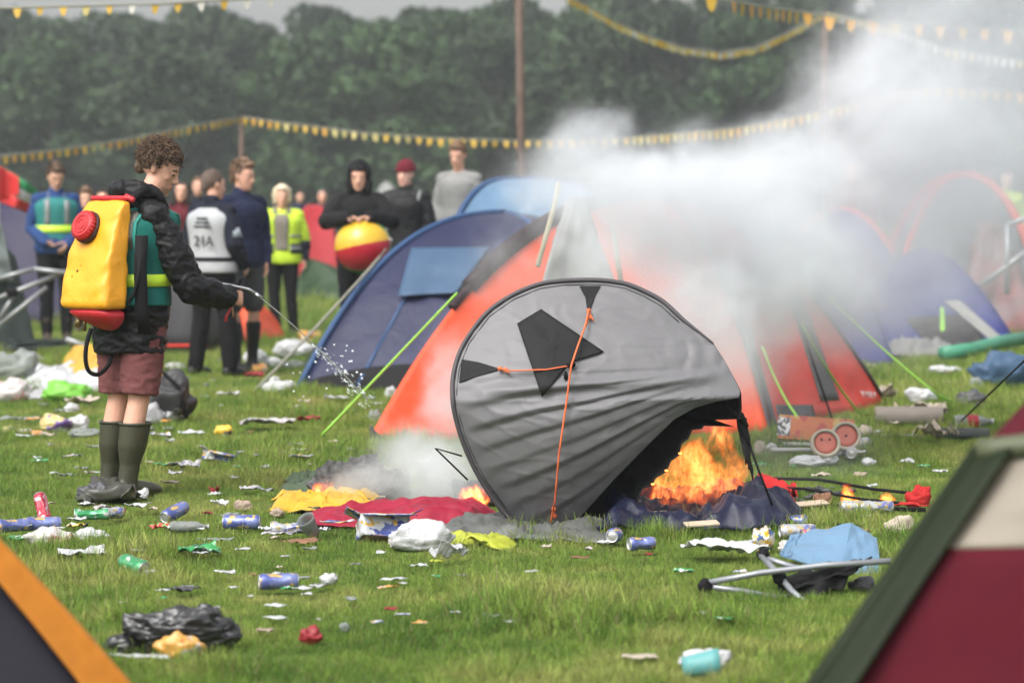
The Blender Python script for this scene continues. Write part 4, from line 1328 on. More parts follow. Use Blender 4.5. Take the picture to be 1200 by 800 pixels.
# lance held in the right hand, and its jet of water
wp = mx(mm.root) @ (mj['wrR'])
hx = mx(mm.root) @ (mj['wrR'] + Vector((.80, -.28, -.10)).normalized() * .085)
lance = empty('spray_lance', hx, 0, 'silver spray lance with a black trigger grip in the man\'s right hand', 'lance')
silver = M('silver_tube', rgb(200, 202, 205), 0.25, 0.05, metal=0.9)
Yh = hx.y
la0, la1, la2, la3 = at(226, 323, Yh - .06), at(250, 331, Yh - .03), at(283, 337, Yh - .02), at(302, 346, Yh - .03)
part('tube', tube([la0, la1, at(268, 334, Yh - .025), la2, at(292, 339, Yh - .02), la3], .0085, 8), silver, lance, world=True)
part('valve', join(ball(la1, (.022, .016, .014), 10, 8), tube([la0, at(236, 326, Yh - .05)], .013, 8)), silver, lance, world=True)
part('trigger_grip', tube([at(281, 326, Yh + .0), at(277, 338, Yh + .01), at(272, 362, Yh + .01)], [.015, .013, .012], 10), blackc, lance, world=True)
part('nozzle', tube([at(299, 344, Yh - .03), at(307, 350, Yh - .03)], [.013, .009], 10), silver, lance, world=True)
water = M('water_white', (.80, .84, .88, 1), 0.3, 0.05, spec=0.6)
jr = random.Random(4); jets = []
js = []
for i in range(31):
    t = i / 30
    js.append(at(307 + 123 * t, 350 + 108 * t + 10 * t * t - 9 * t * (1 - t), Yh - .03 + (16.0 - Yh) * t))
jets.append(tube(js, [.0022 + .0012 * (i / 30) + .0016 * abs(noise.noise(Vector((i * .9, 0, 0)))) for i in range(31)], 6))
for q in range(150):
    t = jr.uniform(0.25, 1) ** 0.5
    i = min(29, int(t * 30)); p = js[i].lerp(js[i + 1], t * 30 - i if i < 29 else 1)
    p = p + Vector((jr.gauss(0, .014 * t + .002), jr.gauss(0, .02 * t), jr.gauss(-.012 * t, .03 * t * t + .004)))
    r0 = jr.uniform(.0008, .0030)
    dv = Vector((jr.uniform(.3, 1), 0, jr.uniform(-1, -.4))).normalized() * r0 * jr.uniform(1, 5)
    jets.append(tube([p - dv, p, p + dv], [r0 * .3, r0, r0 * .3], 5))
for q in range(26):
    p = at(jr.uniform(330, 425), jr.uniform(400, 465), 15.6)
    jets.append(ball(p, jr.uniform(.003, .007), 6, 4))
tag(part('water_jet', join(*jets), water, None, world=True), 'thin white jet of water and droplets falling from the lance', 'water', kind='stuff')

# --- the people behind
def rzdeg(d): return R(d)
# man in blue jacket and turquoise vest, facing us
p1 = Person(66, 400, 193, R(-76), 'man in blue jacket and turquoise vest facing us at far left', dict(yaw=.1, pitch=.42, wrR=(.16, -.12, 1.0), wrL=(.16, .10, .98), handR=((.3, .8, -.3), (0, 0, 1), (1, 0, 0), .5)), hair='quiff', hairm=hair_br, group=GX)
p1.jacket(blue_cl, grow=.034, hood='down', flare=.02)
v = p1.vest(tealish, .98, 1.45, grow=.052); p1.band(lime_b, 1.10, 1.17, grow=.06, parent=v)
for yy in (-.10, .10): p1.strap(silver_b, yy, .058, .05, parent=v)
p1.trousers(black_tr); p1.boots(brown_b, .16)
# fair-haired person partly hidden behind the yellow sprayer
p9 = Person(101, 392, 221, R(-80), 'fair-haired person in blue, half hidden behind the yellow sprayer', dict(pitch=.1), hair='quiff', hairm=hair_sandy, group=GX, Y=32.5)
p9.jacket(navy_cl); p9.trousers(brown_b); p9.boots(brown_b, .2)
# woman in maroon
p4 = Person(213, 388, 212, R(-85), 'woman with long dark hair in a maroon top, behind the sprayer man\'s arm', dict(pitch=.05), hair='long', hairm=hair_dk, group=GX, Y=33)
p4.jacket(maroon_c, hood='down'); p4.trousers(black_tr); p4.boots(black_b, .2)
# steward in white vest, back to us
p2 = Person(249, 441, 200, R(58), 'man with cropped hair in a white vest and black trousers, his back to us', dict(yaw=-.45, pitch=.12, elR=(-.03, -.26, 1.15), wrR=(.12, -.24, .98), anR=(.02, -.17, .09), knR=(.03, -.14, .50), anL=(-.04, .16, .09), knL=(.01, .13, .50), pelvis=(0, -.015, .95)), hair='short', hairm=hair_shorn, group=GX, eyes=False)
p2.jacket(navy_dk, grow=.034)
v = p2.vest(white_v, .90, 1.46, grow=.056)
p2.band(blackc, 1.00, 1.035, grow=.062, parent=v, name='belt')
for q, tt in ((.35, 'R'),): 
    e = p2.j['elR'].lerp(p2.j['wrR'], .25)
    part('cuff_band', tube([p2.j['elR'].lerp(p2.j['wrR'], .28), p2.j['elR'].lerp(p2.j['wrR'], .45)], .068, 14), silver_b, p2.root)
part('arm_badge', tube([p2.j['shR'].lerp(p2.j['elR'], .55) + Vector((0, -.01, 0)), p2.j['shR'].lerp(p2.j['elR'], .85) + Vector((0, -.012, 0))], .068, 14), M('pale_badge', rgb(150, 190, 205), .6, col2=rgb(205, 195, 195), vs=14), p2.root)
p2.trousers(black_tr, grow=.012, wide=.012); p2.boots(black_b, .12)
def text_part(txt, size, loc, rot, mat, parent, name='printed_number'):
    cu = bpy.data.curves.new(name, 'FONT'); cu.body = txt; cu.size = size; cu.extrude = .002; cu.align_x = 'CENTER'
    tmp = bpy.data.objects.new('tmp', cu); COL.objects.link(tmp)
    dg = bpy.context.evaluated_depsgraph_get(); dg.update()
    me = bpy.data.meshes.new_from_object(tmp.evaluated_get(dg)); bpy.data.objects.remove(tmp)
    me.materials.clear()
    o = link(name, me, mat, parent, loc, smooth=False); o.rotation_euler = rot
    return o
rt = torso_rings(p2.j, .070, 1.2 * p2.k, 1.25 * p2.k)[0]
text_part('21A', .13 * p2.k, Vector((-rt[4] - .004, -.05, 1.13 * p2.k)), (R(90), 0, R(-90)), blackc, v)
for i in range(3):
    part('printed_line', box((-rt[4] + .002, -.03, (1.30 + .035 * i) * p2.k), (.008, .17 - .03 * i, .016)), denim_g, v)
# man in navy top with shorts and boots
p3 = Person(283, 436, 189, R(-52), 'tall sandy-haired man in a navy smock, grey shorts and dark wellingtons', dict(yaw=.45, pitch=.16, wrR=(-.02, -.25, .92), elR=(-.06, -.25, 1.15), wrL=(.06, .20, .93), anR=(.05, -.09, .09), anL=(-.04, .13, .09), knL=(.0, .12, .5)), hair='quiff', hairm=hair_sandy, group=GX)
p3.jacket(navy_cl, grow=.030, collar_h=.04, flare=.01)
p3.trousers(denim_g, grow=.03, t=.80, to='kn', wide=.0, name='shorts'); p3.boots(black_b, .34)
# woman in hi-vis
p5 = Person(331, 397, 217, R(-88), 'blond woman in an open yellow hi-vis vest over a beige hoodie', dict(yaw=.12, pitch=.15, elR=(-.05, -.25, 1.14), wrR=(-.02, -.25, .90), wrL=(-.02, .26, .92), elL=(-.06, .25, 1.14), anR=(.03, -.07, .09), anL=(-.02, .13, .09)), hair='bob', hairm=hair_blond, group=GX)
p5.jacket(navy_dk, grow=.026, sleeves=True, collar=False)
p5.wear('hood', [limb([p5.j['neck'] + Vector((.06, -.07, -.02)), p5.j['neck'] + Vector((-.05, -.07, .02)), p5.j['neck'] + Vector((-.05, .07, .02)), p5.j['neck'] + Vector((.06, .07, -.02))], [.035, .045, .045, .035])], beige_h)
p5.jacket(yel_v, hem=.86 * p5.k, grow=.036, name='hi_vis_sleeves', collar=False, t=.05)
v = p5.vest(yel_v, .86, 1.45, grow=.058, open_front=.42); p5.band(navy_dk, .98, 1.10, grow=.063, open_front=.44, parent=v, name='navy_band')
p5.band(silver_b, 1.02, 1.06, grow=.066, open_front=.44, parent=v); p5.band(silver_b, 1.17, 1.20, grow=.064, open_front=.44, parent=v)
part('hoodie_front', rings(torso_rings(p5.j, .046, 1.02 * p5.k, 1.44 * p5.k), 12, 1, -.36, .36, cap=False), beige_h, p5.root, solid=.006)
for q in 'RL': part('sleeve_band', tube([p5.j['elR' if q == 'R' else 'elL'].lerp(p5.j['wr' + q], .1), p5.j['el' + q].lerp(p5.j['wr' + q], .5)], .072, 14), navy_dk, p5.root)
p5.trousers(black_tr, grow=.010); p5.boots(black_b, .30)
# hooded man with the beach ball
p6 = Person(421, 410, 186, R(-86), 'man in a charcoal hoodie, hood up, holding a beach ball', dict(yaw=-.12, pitch=.2, head=(.04, 0, 1.64), elR=(.12, -.30, 1.24), wrR=(.36, -.12, 1.27), elL=(.12, .30, 1.24), wrL=(.36, .10, 1.28), handR=((.3, .9, .0), (.2, 0, -1), (1, 0, 0), .5), handL=((.2, -.9, -.1), (.2, 0, -1), (1, 0, 0), .5)), hair=None, group=GX, Y=26.4, extra=.03)
p6.jacket(char_c, grow=.040, hood=None, flare=.01)
hd_ = fuse([move(s_, p6.Mh) for s_ in (ball((-.03, 0, .035), (.125, .105, .125), 24, 14), limb([(-.06, 0, -.04), (-.05, 0, -.12)], [.10, .11]), limb([(.0, .07, -.06), (.02, .06, -.12)], [.05, .05]), limb([(.0, -.07, -.06), (.02, -.06, -.12)], [.05, .05]))], .010, 4)
bm = bmesh.new(); bm.from_mesh(hd_); iv = p6.Mh.inverted()
bmesh.ops.delete(bm, geom=[f for f in bm.faces if (lambda p: p.x > .035 and p.z < .078 and p.z > -.125 and abs(p.y) < .070)(iv @ f.calc_center_median())], context='FACES')
bm.to_mesh(hd_); bm.free()
add_mesh('hood', hd_, char_c, p6.root, .012)
p6.trousers(black_tr, grow=.02); p6.boots(black_b, .12)
# beach ball: six coloured gores
bl = empty('beach_ball', mx(p6.root) @ Vector((.27, .03, 1.03)), 0, 'red, yellow and green beach ball held by the hooded man', 'ball')
BR_ = .26
tilt = Euler((R(0), R(78), R(-8))).to_matrix() @ Euler((0, 0, R(28))).to_matrix()
gc = [(.55, .33, .02, 1), (0.36, .010, .025, 1), (.03, .20, .07, 1)] * 2
for g_ in range(6):
    mt = M('ball_%d' % (g_ % 3), gc[g_], .3, .05, spec=.5)
    def fn(u, v, g_=g_):
        th = 2 * math.pi * (g_ + u) / 6; ph = math.pi * (v - .5) * .998
        return tilt @ Vector((BR_ * math.cos(ph) * math.cos(th), BR_ * math.cos(ph) * math.sin(th), BR_ * math.sin(ph)))
    part('gore', grid(fn, 8, 20), mt, bl)
part('valve', ball(tilt @ Vector((0, 0, BR_)), .02, 8, 6), white_pl, bl)
# red beanie man
p7 = Person(476, 400, 187, R(-100), 'man in a dark red beanie and black jacket beside the beach ball', dict(yaw=-0.25, pitch=.12, elR=(.10, -.25, 1.17), wrR=(.32, -.32, 1.22), elL=(.0, .24, 1.14), handR=((.6, -.5, .0), (0, 0, -1), (1, 0, 0), .5)), hair=None, group=GX, Y=27.4, extra=.02, skin=skin_b)
p7.jacket(black_cl, grow=.034)
bn = fuse([move(s_, p7.Mh) for s_ in (ball((-.022, 0, .055), (.108, .090, .092), 24, 14),)], .008, 2)
bm = bmesh.new(); bm.from_mesh(bn); iv = p7.Mh.inverted()
bmesh.ops.delete(bm, geom=[f for f in bm.faces if (iv @ f.calc_center_median()).z < .036], context='FACES'); bm.to_mesh(bn); bm.free()
be = add_mesh('beanie', bn, beanie_m, p7.root, .008)
part('turn_up', move(rings([((-.022, 0, z_), Y3, X3, .094, .112) for z_ in (.028, .045, .064)], 28, cap=False), p7.Mh), beanie_m, be, solid=.012)
part('shoulder_strap', limb([p7.j['shL'] + Vector((.06, -.03, .06)), p7.j['shL'] + Vector((.10, -.05, -.06))], [.016, .016], 8), silver_b, p7.root)
p7.trousers(black_tr); p7.boots(black_b, .12)
# grey sweater man
p8 = Person(538, 400, 168, R(-112), 'tousle-haired man in a light grey sweater behind the pale blue tent', dict(yaw=.05, pitch=.30), hair='quiff', hairm=hair_sandy, group=GX, Y=29.2)
p8.jacket(grey_sw, grow=.026, collar=False, amp=.003); p8.trousers(denim_g); p8.boots(black_b, .12)
# far figures
def far_person(px, Y, head_y, top_m, hairm, label, rz=-85, style='short'):
    p = Person(px, 400, head_y, R(rz), label, {}, hair=style, hairm=hairm, vox=.02, eyes=False, Y=Y, group='distant people among the tents')
    p.jacket(top_m); p.trousers(black_tr); p.boots(black_b, .12)
far_person(378, 48, 222, denim_g, M('grey_hat', rgb(110, 110, 112)), 'distant person in a grey hat above the bright red tent')
far_person(233, 38, 208, navy_dk, hair_sandy, 'distant person glimpsed behind the cropped head of the white vest man')
far_person(121, 36, 222, tealish, hair_dk, 'distant person in turquoise between the yellow sprayer and the fair head', style='short')
far_person(998, 40, 188, maroon_c, hair_dk, 'dim figure standing deep in the smoke')
far_person(1178, 42, 200, yel_v, hair_dk, 'dim figure in yellow behind the grey dome at the right edge')
far_person(352, 55, 224, navy_cl, hair_dk, 'distant person in navy left of the bright red tent')
# ------------------------------------------------------------------ litter lying in the grass
def crease(p, s=1.0):
    """sharp creases of crumpled film"""
    d = noise.voronoi(p * s)[0]
    return 0.45 - min(0.6, d[1] - d[0])

def lump_vf(w, d, h, seed, sharp=0.5, nu=44, nv=26):
    r = random.Random(seed); o = Vector((r.uniform(0, 50), r.uniform(0, 50), r.uniform(0, 50)))
    def fn(u, v):
        th = 2 * math.pi * u; ph = math.pi * (v - .5)
        n = Vector((math.cos(ph) * math.cos(th), math.cos(ph) * math.sin(th), math.sin(ph)))
        q = n * 1.1 + o
        q2 = Vector((q.x * .45, q.y, q.z * 1.4))
        k = 1 + .32 * noise.noise(q * 1.1) + .14 * noise.noise(q * 2.6) + sharp * (.20 * (crease(q2, 2.0) - .15) + .10 * (.4 - abs(noise.noise(q2 * 4.5)) * 2) + .05 * (crease(q, 6) - .15))
        p = Vector((n.x * w / 2 * k, n.y * d / 2 * k, (n.z * .5 + .42) * h * k))
        p.z = max(p.z, 0.0 + .002 * n.z)
        return p
    v, f = grid(fn, nu, nv, closed_u=True)
    return v, f

def sheet_vf(w, d, h, seed, nu=34, nv=22, fold=1.0):
    """a torn, creased sheet with an uneven outline"""
    r = random.Random(seed); o = Vector((r.uniform(0, 50), r.uniform(0, 50), 0))
    sk = r.uniform(-.3, .3); k1 = r.uniform(.5, 1.4)
    def fn(u, v):
        x, y = u - .5, v - .5
        e = 1 + .22 * noise.noise(Vector((u * 2.3, v * 2.3, 1)) + o) * (2 * max(abs(x), abs(y)))
        px, py = (x + sk * y) * w * e, y * d * e
        q = Vector((x * w / max(w, d) * 3, y * d / max(w, d) * 3, 0)) + o
        z = h * (.35 * abs(noise.noise(q * .8)) * 2 + .45 * crease(q, 1.1) + .18 * crease(q, 3.0) + .10 + fold * .45 * abs(y * k1 + x * .4))
        return Vector((px, py, max(0.0, z)))
    return grid(fn, nu, nv)

def cloth_vf(pts, h, seed, nu=80, nv=36, sc=6.0, edge=0.35, lift=0.0):
    """a heap of cloth between four ground corners (world): deep rounded folds"""
    a, b_, c, d = [Vector(p) for p in pts]; o = Vector((seed * 3.7, seed * 1.9, seed))
    def fn(u, v):
        p = a.lerp(b_, u).lerp(d.lerp(c, u), v)
        p = p + Vector((.10 * noise.noise(Vector((u * 3, v * 3, 2)) + o), .16 * noise.noise(Vector((u * 3.5, v * 3, 7)) + o), 0)) * 1.0
        q = Vector((p.x * sc, p.y * sc, 0)) + o
        m = min(u, 1 - u, v, 1 - v); fall = min(1, edge + m * 5)
        n = 1 - abs(noise.noise(q * .45)) * 1.9
        z = h * fall * (max(0, n) * .5 + .40 * (1 - abs(noise.noise(Vector((q.x * .9 + q.y * .5, q.y * 1.6, 3)))) * 2.4) + .22 * crease(q, .55) + .10 * (1 - abs(noise.noise(q * 3.0)) * 2.5)) + lift
        return Vector((p.x, p.y, max(z, .004) + ground_h(p.x, p.y)))
    return grid(fn, nu, nv)

def lathe(prof, n=28):
    return rings([((0, 0, z), X3, Y3, r_, r_) for r_, z in prof], n)

LN = [0]
def put(o, px, py, rz=0, lift=0.018, tilt=(0, 0)):
    g = G(px, py); o.location = (g.x, g.y, lift + ground_h(g.x, g.y)); o.rotation_euler = (R(tilt[0]), R(tilt[1]), R(rz))
    return g
def excl(g, r, keep=.3): EXCL.append((g.x, g.y, r, keep))

def printed(name, base, ink, ink2=None, vs=18, thr=.56, rough=.4, metal=0.0, bump=.3, bs=20, spec=.5):
    """packaging: a ground colour with printed patches of one or two inks"""
    if name in MATS: return MATS[name]
    m = M(name, base, rough, metal=metal, col2=ink, vs=vs, thr=thr, bump=bump, bs=bs, spec=spec)
    if ink2:
        n, l = m.node_tree.nodes, m.node_tree.links; p = n['Principled BSDF']
        src = p.inputs['Base Color'].links[0].from_socket
        z = n.new('ShaderNodeTexNoise'); z.inputs['Scale'].default_value = vs * 1.6; z.inputs['Detail'].default_value = 2
        tc = [x for x in n if x.type == 'TEX_COORD'][0]
        ad = n.new('ShaderNodeVectorMath'); ad.inputs[1].default_value = (4, 9, 2); l.new(tc.outputs['Object'], ad.inputs[0]); l.new(ad.outputs[0], z.inputs['Vector'])
        g = n.new('ShaderNodeMath'); g.operation = 'GREATER_THAN'; g.inputs[1].default_value = .60; l.new(z.outputs['Fac'], g.inputs[0])
        mi = n.new('ShaderNodeMix'); mi.data_type = 'RGBA'; l.new(g.outputs[0], mi.inputs['Factor']); l.new(src, mi.inputs['A']); mi.inputs['B'].default_value = ink2
        l.new(mi.outputs['Result'], p.inputs['Base Color'])
    return m

PAL = dict(
    white=lambda: M('white_film', (.40, .405, .41, 1), .45, .1, bump=.5, bs=26, spec=.5),
    cream=lambda: M('cream_card', (.34, .29, .23, 1), .7, .15, bump=.3, bs=20),
    clear=lambda: M('clear_plastic', (.42, .45, .43, 1), .15, .1, trans=.6, bump=.4, bs=30, spec=.7),
    pinkwhite=lambda: printed('pink_white', (.40, .37, .36, 1), (.40, .20, .19, 1), vs=9, thr=.60),
    news=lambda: printed('newsprint', (.37, .37, .37, 1), (.12, .12, .14, 1), (.30, .16, .14, 1), vs=26, thr=.57),
    bluepack=lambda: printed('blue_pack', (.40, .41, .42, 1), (.04, .06, .22, 1), (.42, .26, .05, 1), vs=12, thr=.5),
    redpack=lambda: printed('red_pack', (.50, .05, .05, 1), (.60, .58, .56, 1), (.1, .42, .12, 1), vs=18, thr=.55),
    yelpack=lambda: printed('yellow_pack', (.62, .40, .04, 1), (.04, .04, .06, 1), (.5, .5, .46, 1), vs=20, thr=.57),
    orpack=lambda: printed('orange_pack', (.48, .25, .05, 1), (.42, .36, .32, 1), (.55, .10, .04, 1), vs=16, thr=.56),
    greenfilm=lambda: printed('green_film', (.03, .22, .06, 1), (.03, .10, .05, 1), (.55, .58, .55, 1), vs=14, thr=.55),
    lime=lambda: M('lime_film', (.13, .36, .04, 1), .45, .12, bump=.4, bs=16),
    limeyel=lambda: M('lime_yellow_film', (.30, .33, .03, 1), .45, .15, bump=.4, bs=16),
    yellow=lambda: M('yellow_film', (.46, .27, .02, 1), .45, .08, bump=.35, bs=12),
    purple=lambda: printed('purple_pack', (.40, .33, .13, 1), (.10, .05, .20, 1), (.37, .36, .39, 1), vs=9, thr=.5),
    black=lambda: M('black_film', (.016, .016, .017, 1), .32, .2, bump=.35, bs=20, spec=.6),
    red=lambda: M('red_film', (.22, .014, .02, 1), .5, .15, bump=.4, bs=18),
    beige=lambda: M('beige_lump', (.30, .23, .18, 1), .8, .15, bump=.4, bs=20),
    brown=lambda: M('brown_bits', (.18, .09, .05, 1), .8, .3, bump=.5, bs=20),
    paleblue=lambda: M('pale_blue_film', (.10, .18, .27, 1), .4, .08, bump=.35, bs=14),
    teal=lambda: M('teal_card', (.09, .27, .27, 1), .5, .1, bump=.2, bs=14),
    grey=lambda: M('grey_film', (.26, .26, .27, 1), .45, .15, bump=.4, bs=16),
    dark=lambda: M('dark_film', (.05, .05, .055, 1), .5, .2, bump=.4, bs=16),
    foil=lambda: printed('foil_pack', (.55, .52, .45, 1), (.06, .10, .22, 1), (.65, .38, .05, 1), vs=30, thr=.55, metal=.5, rough=.3),
)
ALU = M('aluminium', (.55, .55, .55, 1), .3, .06, metal=.7, bump=.15, bs=30)
CANM = dict(blue=lambda: printed('can_blue', (.07, .09, .26, 1), (.14, .17, .36, 1), (.46, .32, .10, 1), vs=20, thr=.5, metal=.25, rough=.35),
            green=lambda: printed('can_green', (.03, .22, .08, 1), (.08, .30, .14, 1), (.42, .43, .40, 1), vs=22, thr=.52, metal=.3, rough=.35),
            red=lambda: printed('can_red', (.32, .02, .04, 1), (.40, .14, .17, 1), (.42, .33, .33, 1), vs=20, thr=.56, metal=.3, rough=.35),
            silver=lambda: printed('can_silver', (.40, .41, .43, 1), (.12, .14, .30, 1), (.42, .32, .12, 1), vs=24, thr=.55, metal=.4, rough=.35))

def can(px, py, rz, colour, label, crush=0.0, L=.155, r=.033, tilt=0.0, seed=0, lift=.0, group=None):
    o = empty('drink_can', label=label, cat='can', group=group)
    g = put(o, px, py, rz, lift=.022 + r * .9, tilt=(0, tilt))
    o.location.z += lift
    prof = [(r * .72, 0), (r * .88, .004), (r, .014), (r, L - .022), (r * .93, L - .012), (r * .78, L - .004)]
    zz = [0, .004, .014] + [.014 + (L - .036) * i / 10 for i in range(1, 11)] + [L - .012, L - .004]
    rr = random.Random(seed + int(px)); off = Vector((rr.uniform(0, 9), 0, 0))
    def rad(z):
        return float(np.interp(z, [p[1] for p in prof], [p[0] for p in prof]))
    v, f = [], []
    n = 28
    for z in zz:
        for k in range(n):
            a = 2 * math.pi * k / n; R_ = rad(z)
            q = Vector((math.cos(a) * 1.6, math.sin(a) * 1.6, z * 22)) + off
            mid = math.sin(math.pi * z / L)
            dent = 1 - crush * mid * (.35 + .75 * abs(noise.noise(q)) * 1.6)
            v.append(Vector((z - L / 2, math.cos(a) * R_ * (1 if crush < .2 else dent ** .5), math.sin(a) * R_ * dent)))
    for j in range(len(zz) - 1):
        for k in range(n):
            a = j * n + k; b_ = j * n + (k + 1) % n; f.append((a, b_, b_ + n, a + n))
    part('can_body', (v, f), CANM[colour](), o)
    def disc(x, sg):
        prf = [(0.0, -.003), (r * .6, -.003), (r * .66, -.004), (r * .70, .001), (r * .78, .003), (r * .79, .0)]
        v2, f2 = [], []
        for q_, dx in prf:
            for k in range(n): v2.append(Vector((x + sg * dx, math.cos(2 * math.pi * k / n) * q_, math.sin(2 * math.pi * k / n) * q_)))
        for j in range(len(prf) - 1):
            for k in range(n): f2.append((j * n + k, j * n + (k + 1) % n, (j + 1) * n + (k + 1) % n, (j + 1) * n + k))
        return v2, f2
    part('can_end', disc(-L / 2, -1), ALU, o); e = part('can_end', disc(L / 2 - .004, 1), ALU, o)
    part('ring_pull', tube([(L / 2 + .001, .012 * math.cos(t) + .006, .009 * math.sin(t)) for t in [i * math.pi / 4 for i in range(9)]], .0016, 5), ALU, e)
    excl(g, .10, .25)
    return o

def bottle(px, py, rz, L, r, mat, label, capm=None, labm=None, crush=.3, cat='bottle'):
    o = empty('plastic_bottle', label=label, cat=cat)
    g = put(o, px, py, rz, lift=r * .9 + .015)
    zz = [i / 16 for i in range(17)]
    prof = [(0, .55), (.04, .95), (.10, 1), (.62, 1), (.72, .92), (.82, .6), (.88, .36), (.98, .34), (1, .34)]
    v, f = [], []; n = 22; off = Vector((px * .1, 0, 0))
    for z in zz:
        R_ = r * float(np.interp(z, [p[0] for p in prof], [p[1] for p in prof]))
        for k in range(n):
            a = 2 * math.pi * k / n
            q = Vector((math.cos(a), math.sin(a), z * 7)) + off
            dd = 1 - crush * math.sin(math.pi * z) * abs(noise.noise(q)) * 1.5
            v.append(Vector(((z - .5) * L, math.cos(a) * R_, math.sin(a) * R_ * dd)))
    for j in range(16):
        for k in range(n): f.append((j * n + k, j * n + (k + 1) % n, (j + 1) * n + (k + 1) % n, (j + 1) * n + k))
    part('bottle_body', (v, f), mat, o, solid=.001)
    part('bottle_cap', tube([(.49 * L, 0, 0), (.53 * L, 0, 0)], r * .42, 14), capm or white_pl, o)
    if labm: part('bottle_label', tube([(-.2 * L, 0, 0), (.1 * L, 0, 0)], r * 1.02, 20, cap=False), labm, o)
    excl(g, .10, .3)
    return o

def lump(px, py, w, h, col, label, cat, rz=0, sharp=.5, name='plastic_bag', dd=.7, group=None, seed=None):
    s = scale_at(G(px, py).y); W_, H_ = w / s, h / s
    # what is seen as height is partly depth
    o = part(name, lump_vf(W_, W_ * dd, H_ * 1.15 + .01, seed if seed is not None else int(px * 7 + py), sharp), PAL[col](), None)
    g = put(o, px, py - 2, rz, .006)
    tag(o, label, cat, group); excl(g, W_ * .5, .3)
    return o

def sheet(px, py, w, h, col, label, cat, rz=0, name='scrap_of_paper', dd=.8, group=None, lift=.022, fold=1.0, tilt=(0, 0)):
    s = scale_at(G(px, py).y); W_, H_ = w / s, h / s
    o = part(name, sheet_vf(W_, max(.05, W_ * dd), H_ * 1.0, int(px * 3 + py * 5), fold=fold), PAL[col](), None, solid=.0022)
    g = put(o, px, py - 3, rz, lift, tilt)
    tag(o, label, cat, group); excl(g, W_ * .5, .22)
    return o

def carton(px, py, w, h, label, rz=0, mat=None, inner='brown_card', cat='box', name='cardboard_carton', tilt=(0, 0), open_=True):
    """crushed open carton: bent walls, flaps, the brown inside showing"""
    s = scale_at(G(px, py).y); W_, H_ = w / s, h / s; D_ = W_ * .6
    o = empty(name, label=label, cat=cat); g = put(o, px, py, rz, .01, tilt)
    rr = random.Random(int(px) + 1)
    j = lambda: rr.uniform(-.12, .12)
    B = [Vector((x * W_ / 2 * (1 + j()), y * D_ / 2 * (1 + j()), 0)) for x, y in ((-1, -1), (1, -1), (1, 1), (-1, 1))]
    T = [Vector((b_.x * (1 + j() * 2) + W_ * .08 * rr.uniform(-1, 1), b_.y * (1 + j()), H_ * (.85 + j()))) for b_ in B]
    inm = M(inner, (.27, .17, .10, 1), .85, .15, bump=.2)
    for i in range(4):
        a, b2, c, d = B[i], B[(i + 1) % 4], T[(i + 1) % 4], T[i]
        vf = grid(lambda u, v: a.lerp(b2, u).lerp(d.lerp(c, u), v) + Vector((1, 1, 0)) * (.10 * W_ * noise.noise(Vector((u * 2 + i, v * 2, px)))), 10, 8)
        part('wall', vf, mat, o, solid=.003)
        vi = ([Vector((p.x * .965, p.y * .965, p.z + .002)) for p in vf[0]], vf[1])
        part('inside', vi, inm, o, solid=.002)
        if open_ and i != 2:
            n_ = Vector(((c.x + d.x) / 2, (c.y + d.y) / 2, 0)).normalized()
            part('flap', grid(lambda u, v: d.lerp(c, u) + n_ * (v * H_ * .55) + Vector((0, 0, H_ * (.25 if i % 2 else -.25) * v)), 4, 4), mat, o, solid=.003)
    part('bottom', grid(lambda u, v: B[0].lerp(B[1], u).lerp(B[3].lerp(B[2], u), v) + Vector((0, 0, .004)), 3, 3), inm, o, solid=.003)
    excl(g, W_ * .55, .2)
    return o

# --- near left
can(16, 629, 35, 'blue', 'blue and white drink can with a torn open end, nearest the left edge', .35)
can(51, 627, 12, 'blue', 'blue drink can touching the white bag at the left, silver end outward', .2)
can(50, 617, 115, 'red', 'crushed pinkish red can standing tilted behind the white bag', .45, tilt=-50, lift=.03)
lump(58, 643, 58, 17, 'pinkwhite', 'puffy white and pink plastic bag beside the crushed red can', 'bag', sharp=.3)
lump(108, 641, 40, 15, 'white', 'flat white plastic bag right of the puffy pink-white one', 'bag', sharp=.4)
sheet(90, 628, 20, 8, 'yelpack', 'yellow and black sweet wrapper between the two white bags', 'wrapper', 30, name='wrapper')
sheet(32, 643, 46, 7, 'greenfilm', 'dark green film in the grass below the puffy bag', 'wrapper', -8, name='wrapper')
can(108, 616, 8, 'green', 'green can crushed flat in its middle, below the boots', .75); can(132, 614, 40, 'silver', 'silver can end crushed against the green can', .6, L=.10)
sheet(97, 663, 54, 14, 'white', 'white crumpled paper with two peaks, left of the green can end', 'paper', 12, fold=1.6)
sheet(160, 650, 26, 7, 'clear', 'clear plastic strip right of the two-peaked paper', 'plastic', 18, name='plastic_strip')
can(157, 677, 130, 'green', 'green can with its round silver end turned to us', .1, tilt=-6)
can(205, 613, 58, 'blue', 'blue can lying steeply tilted, alone below the rubber boots', .08, tilt=-14)
sheet(190, 630, 24, 9, 'redpack', 'red and green crisp packet left of the clear bottle', 'packet', 20, name='crisp_packet')
bottle(221, 627, 4, .17, .026, PAL['clear'](), 'clear crushed bottle lying between the red packet and the blue can', crush=.6)
can(283, 625, 176, 'blue', 'blue can with a yellow badge lying level in the middle of the left grass', .08, L=.165)
sheet(252, 643, 36, 5, 'clear', 'thin clear plastic strip below the level blue can', 'plastic', 0, name='plastic_strip', dd=.25)
sheet(232, 660, 48, 15, 'greenfilm', 'curled green packet open like a mouth, dark inside', 'packet', 8, name='crisp_packet', fold=1.5)
sheet(218, 627, 16, 4, 'yellow', 'small yellow strip above the clear bottle', 'wrapper', 0, name='wrapper', dd=.4)
lump(285, 602, 20, 9, 'beige', 'rounded beige lump above the level blue can', 'stone', sharp=.2, name='lump', dd=.6)
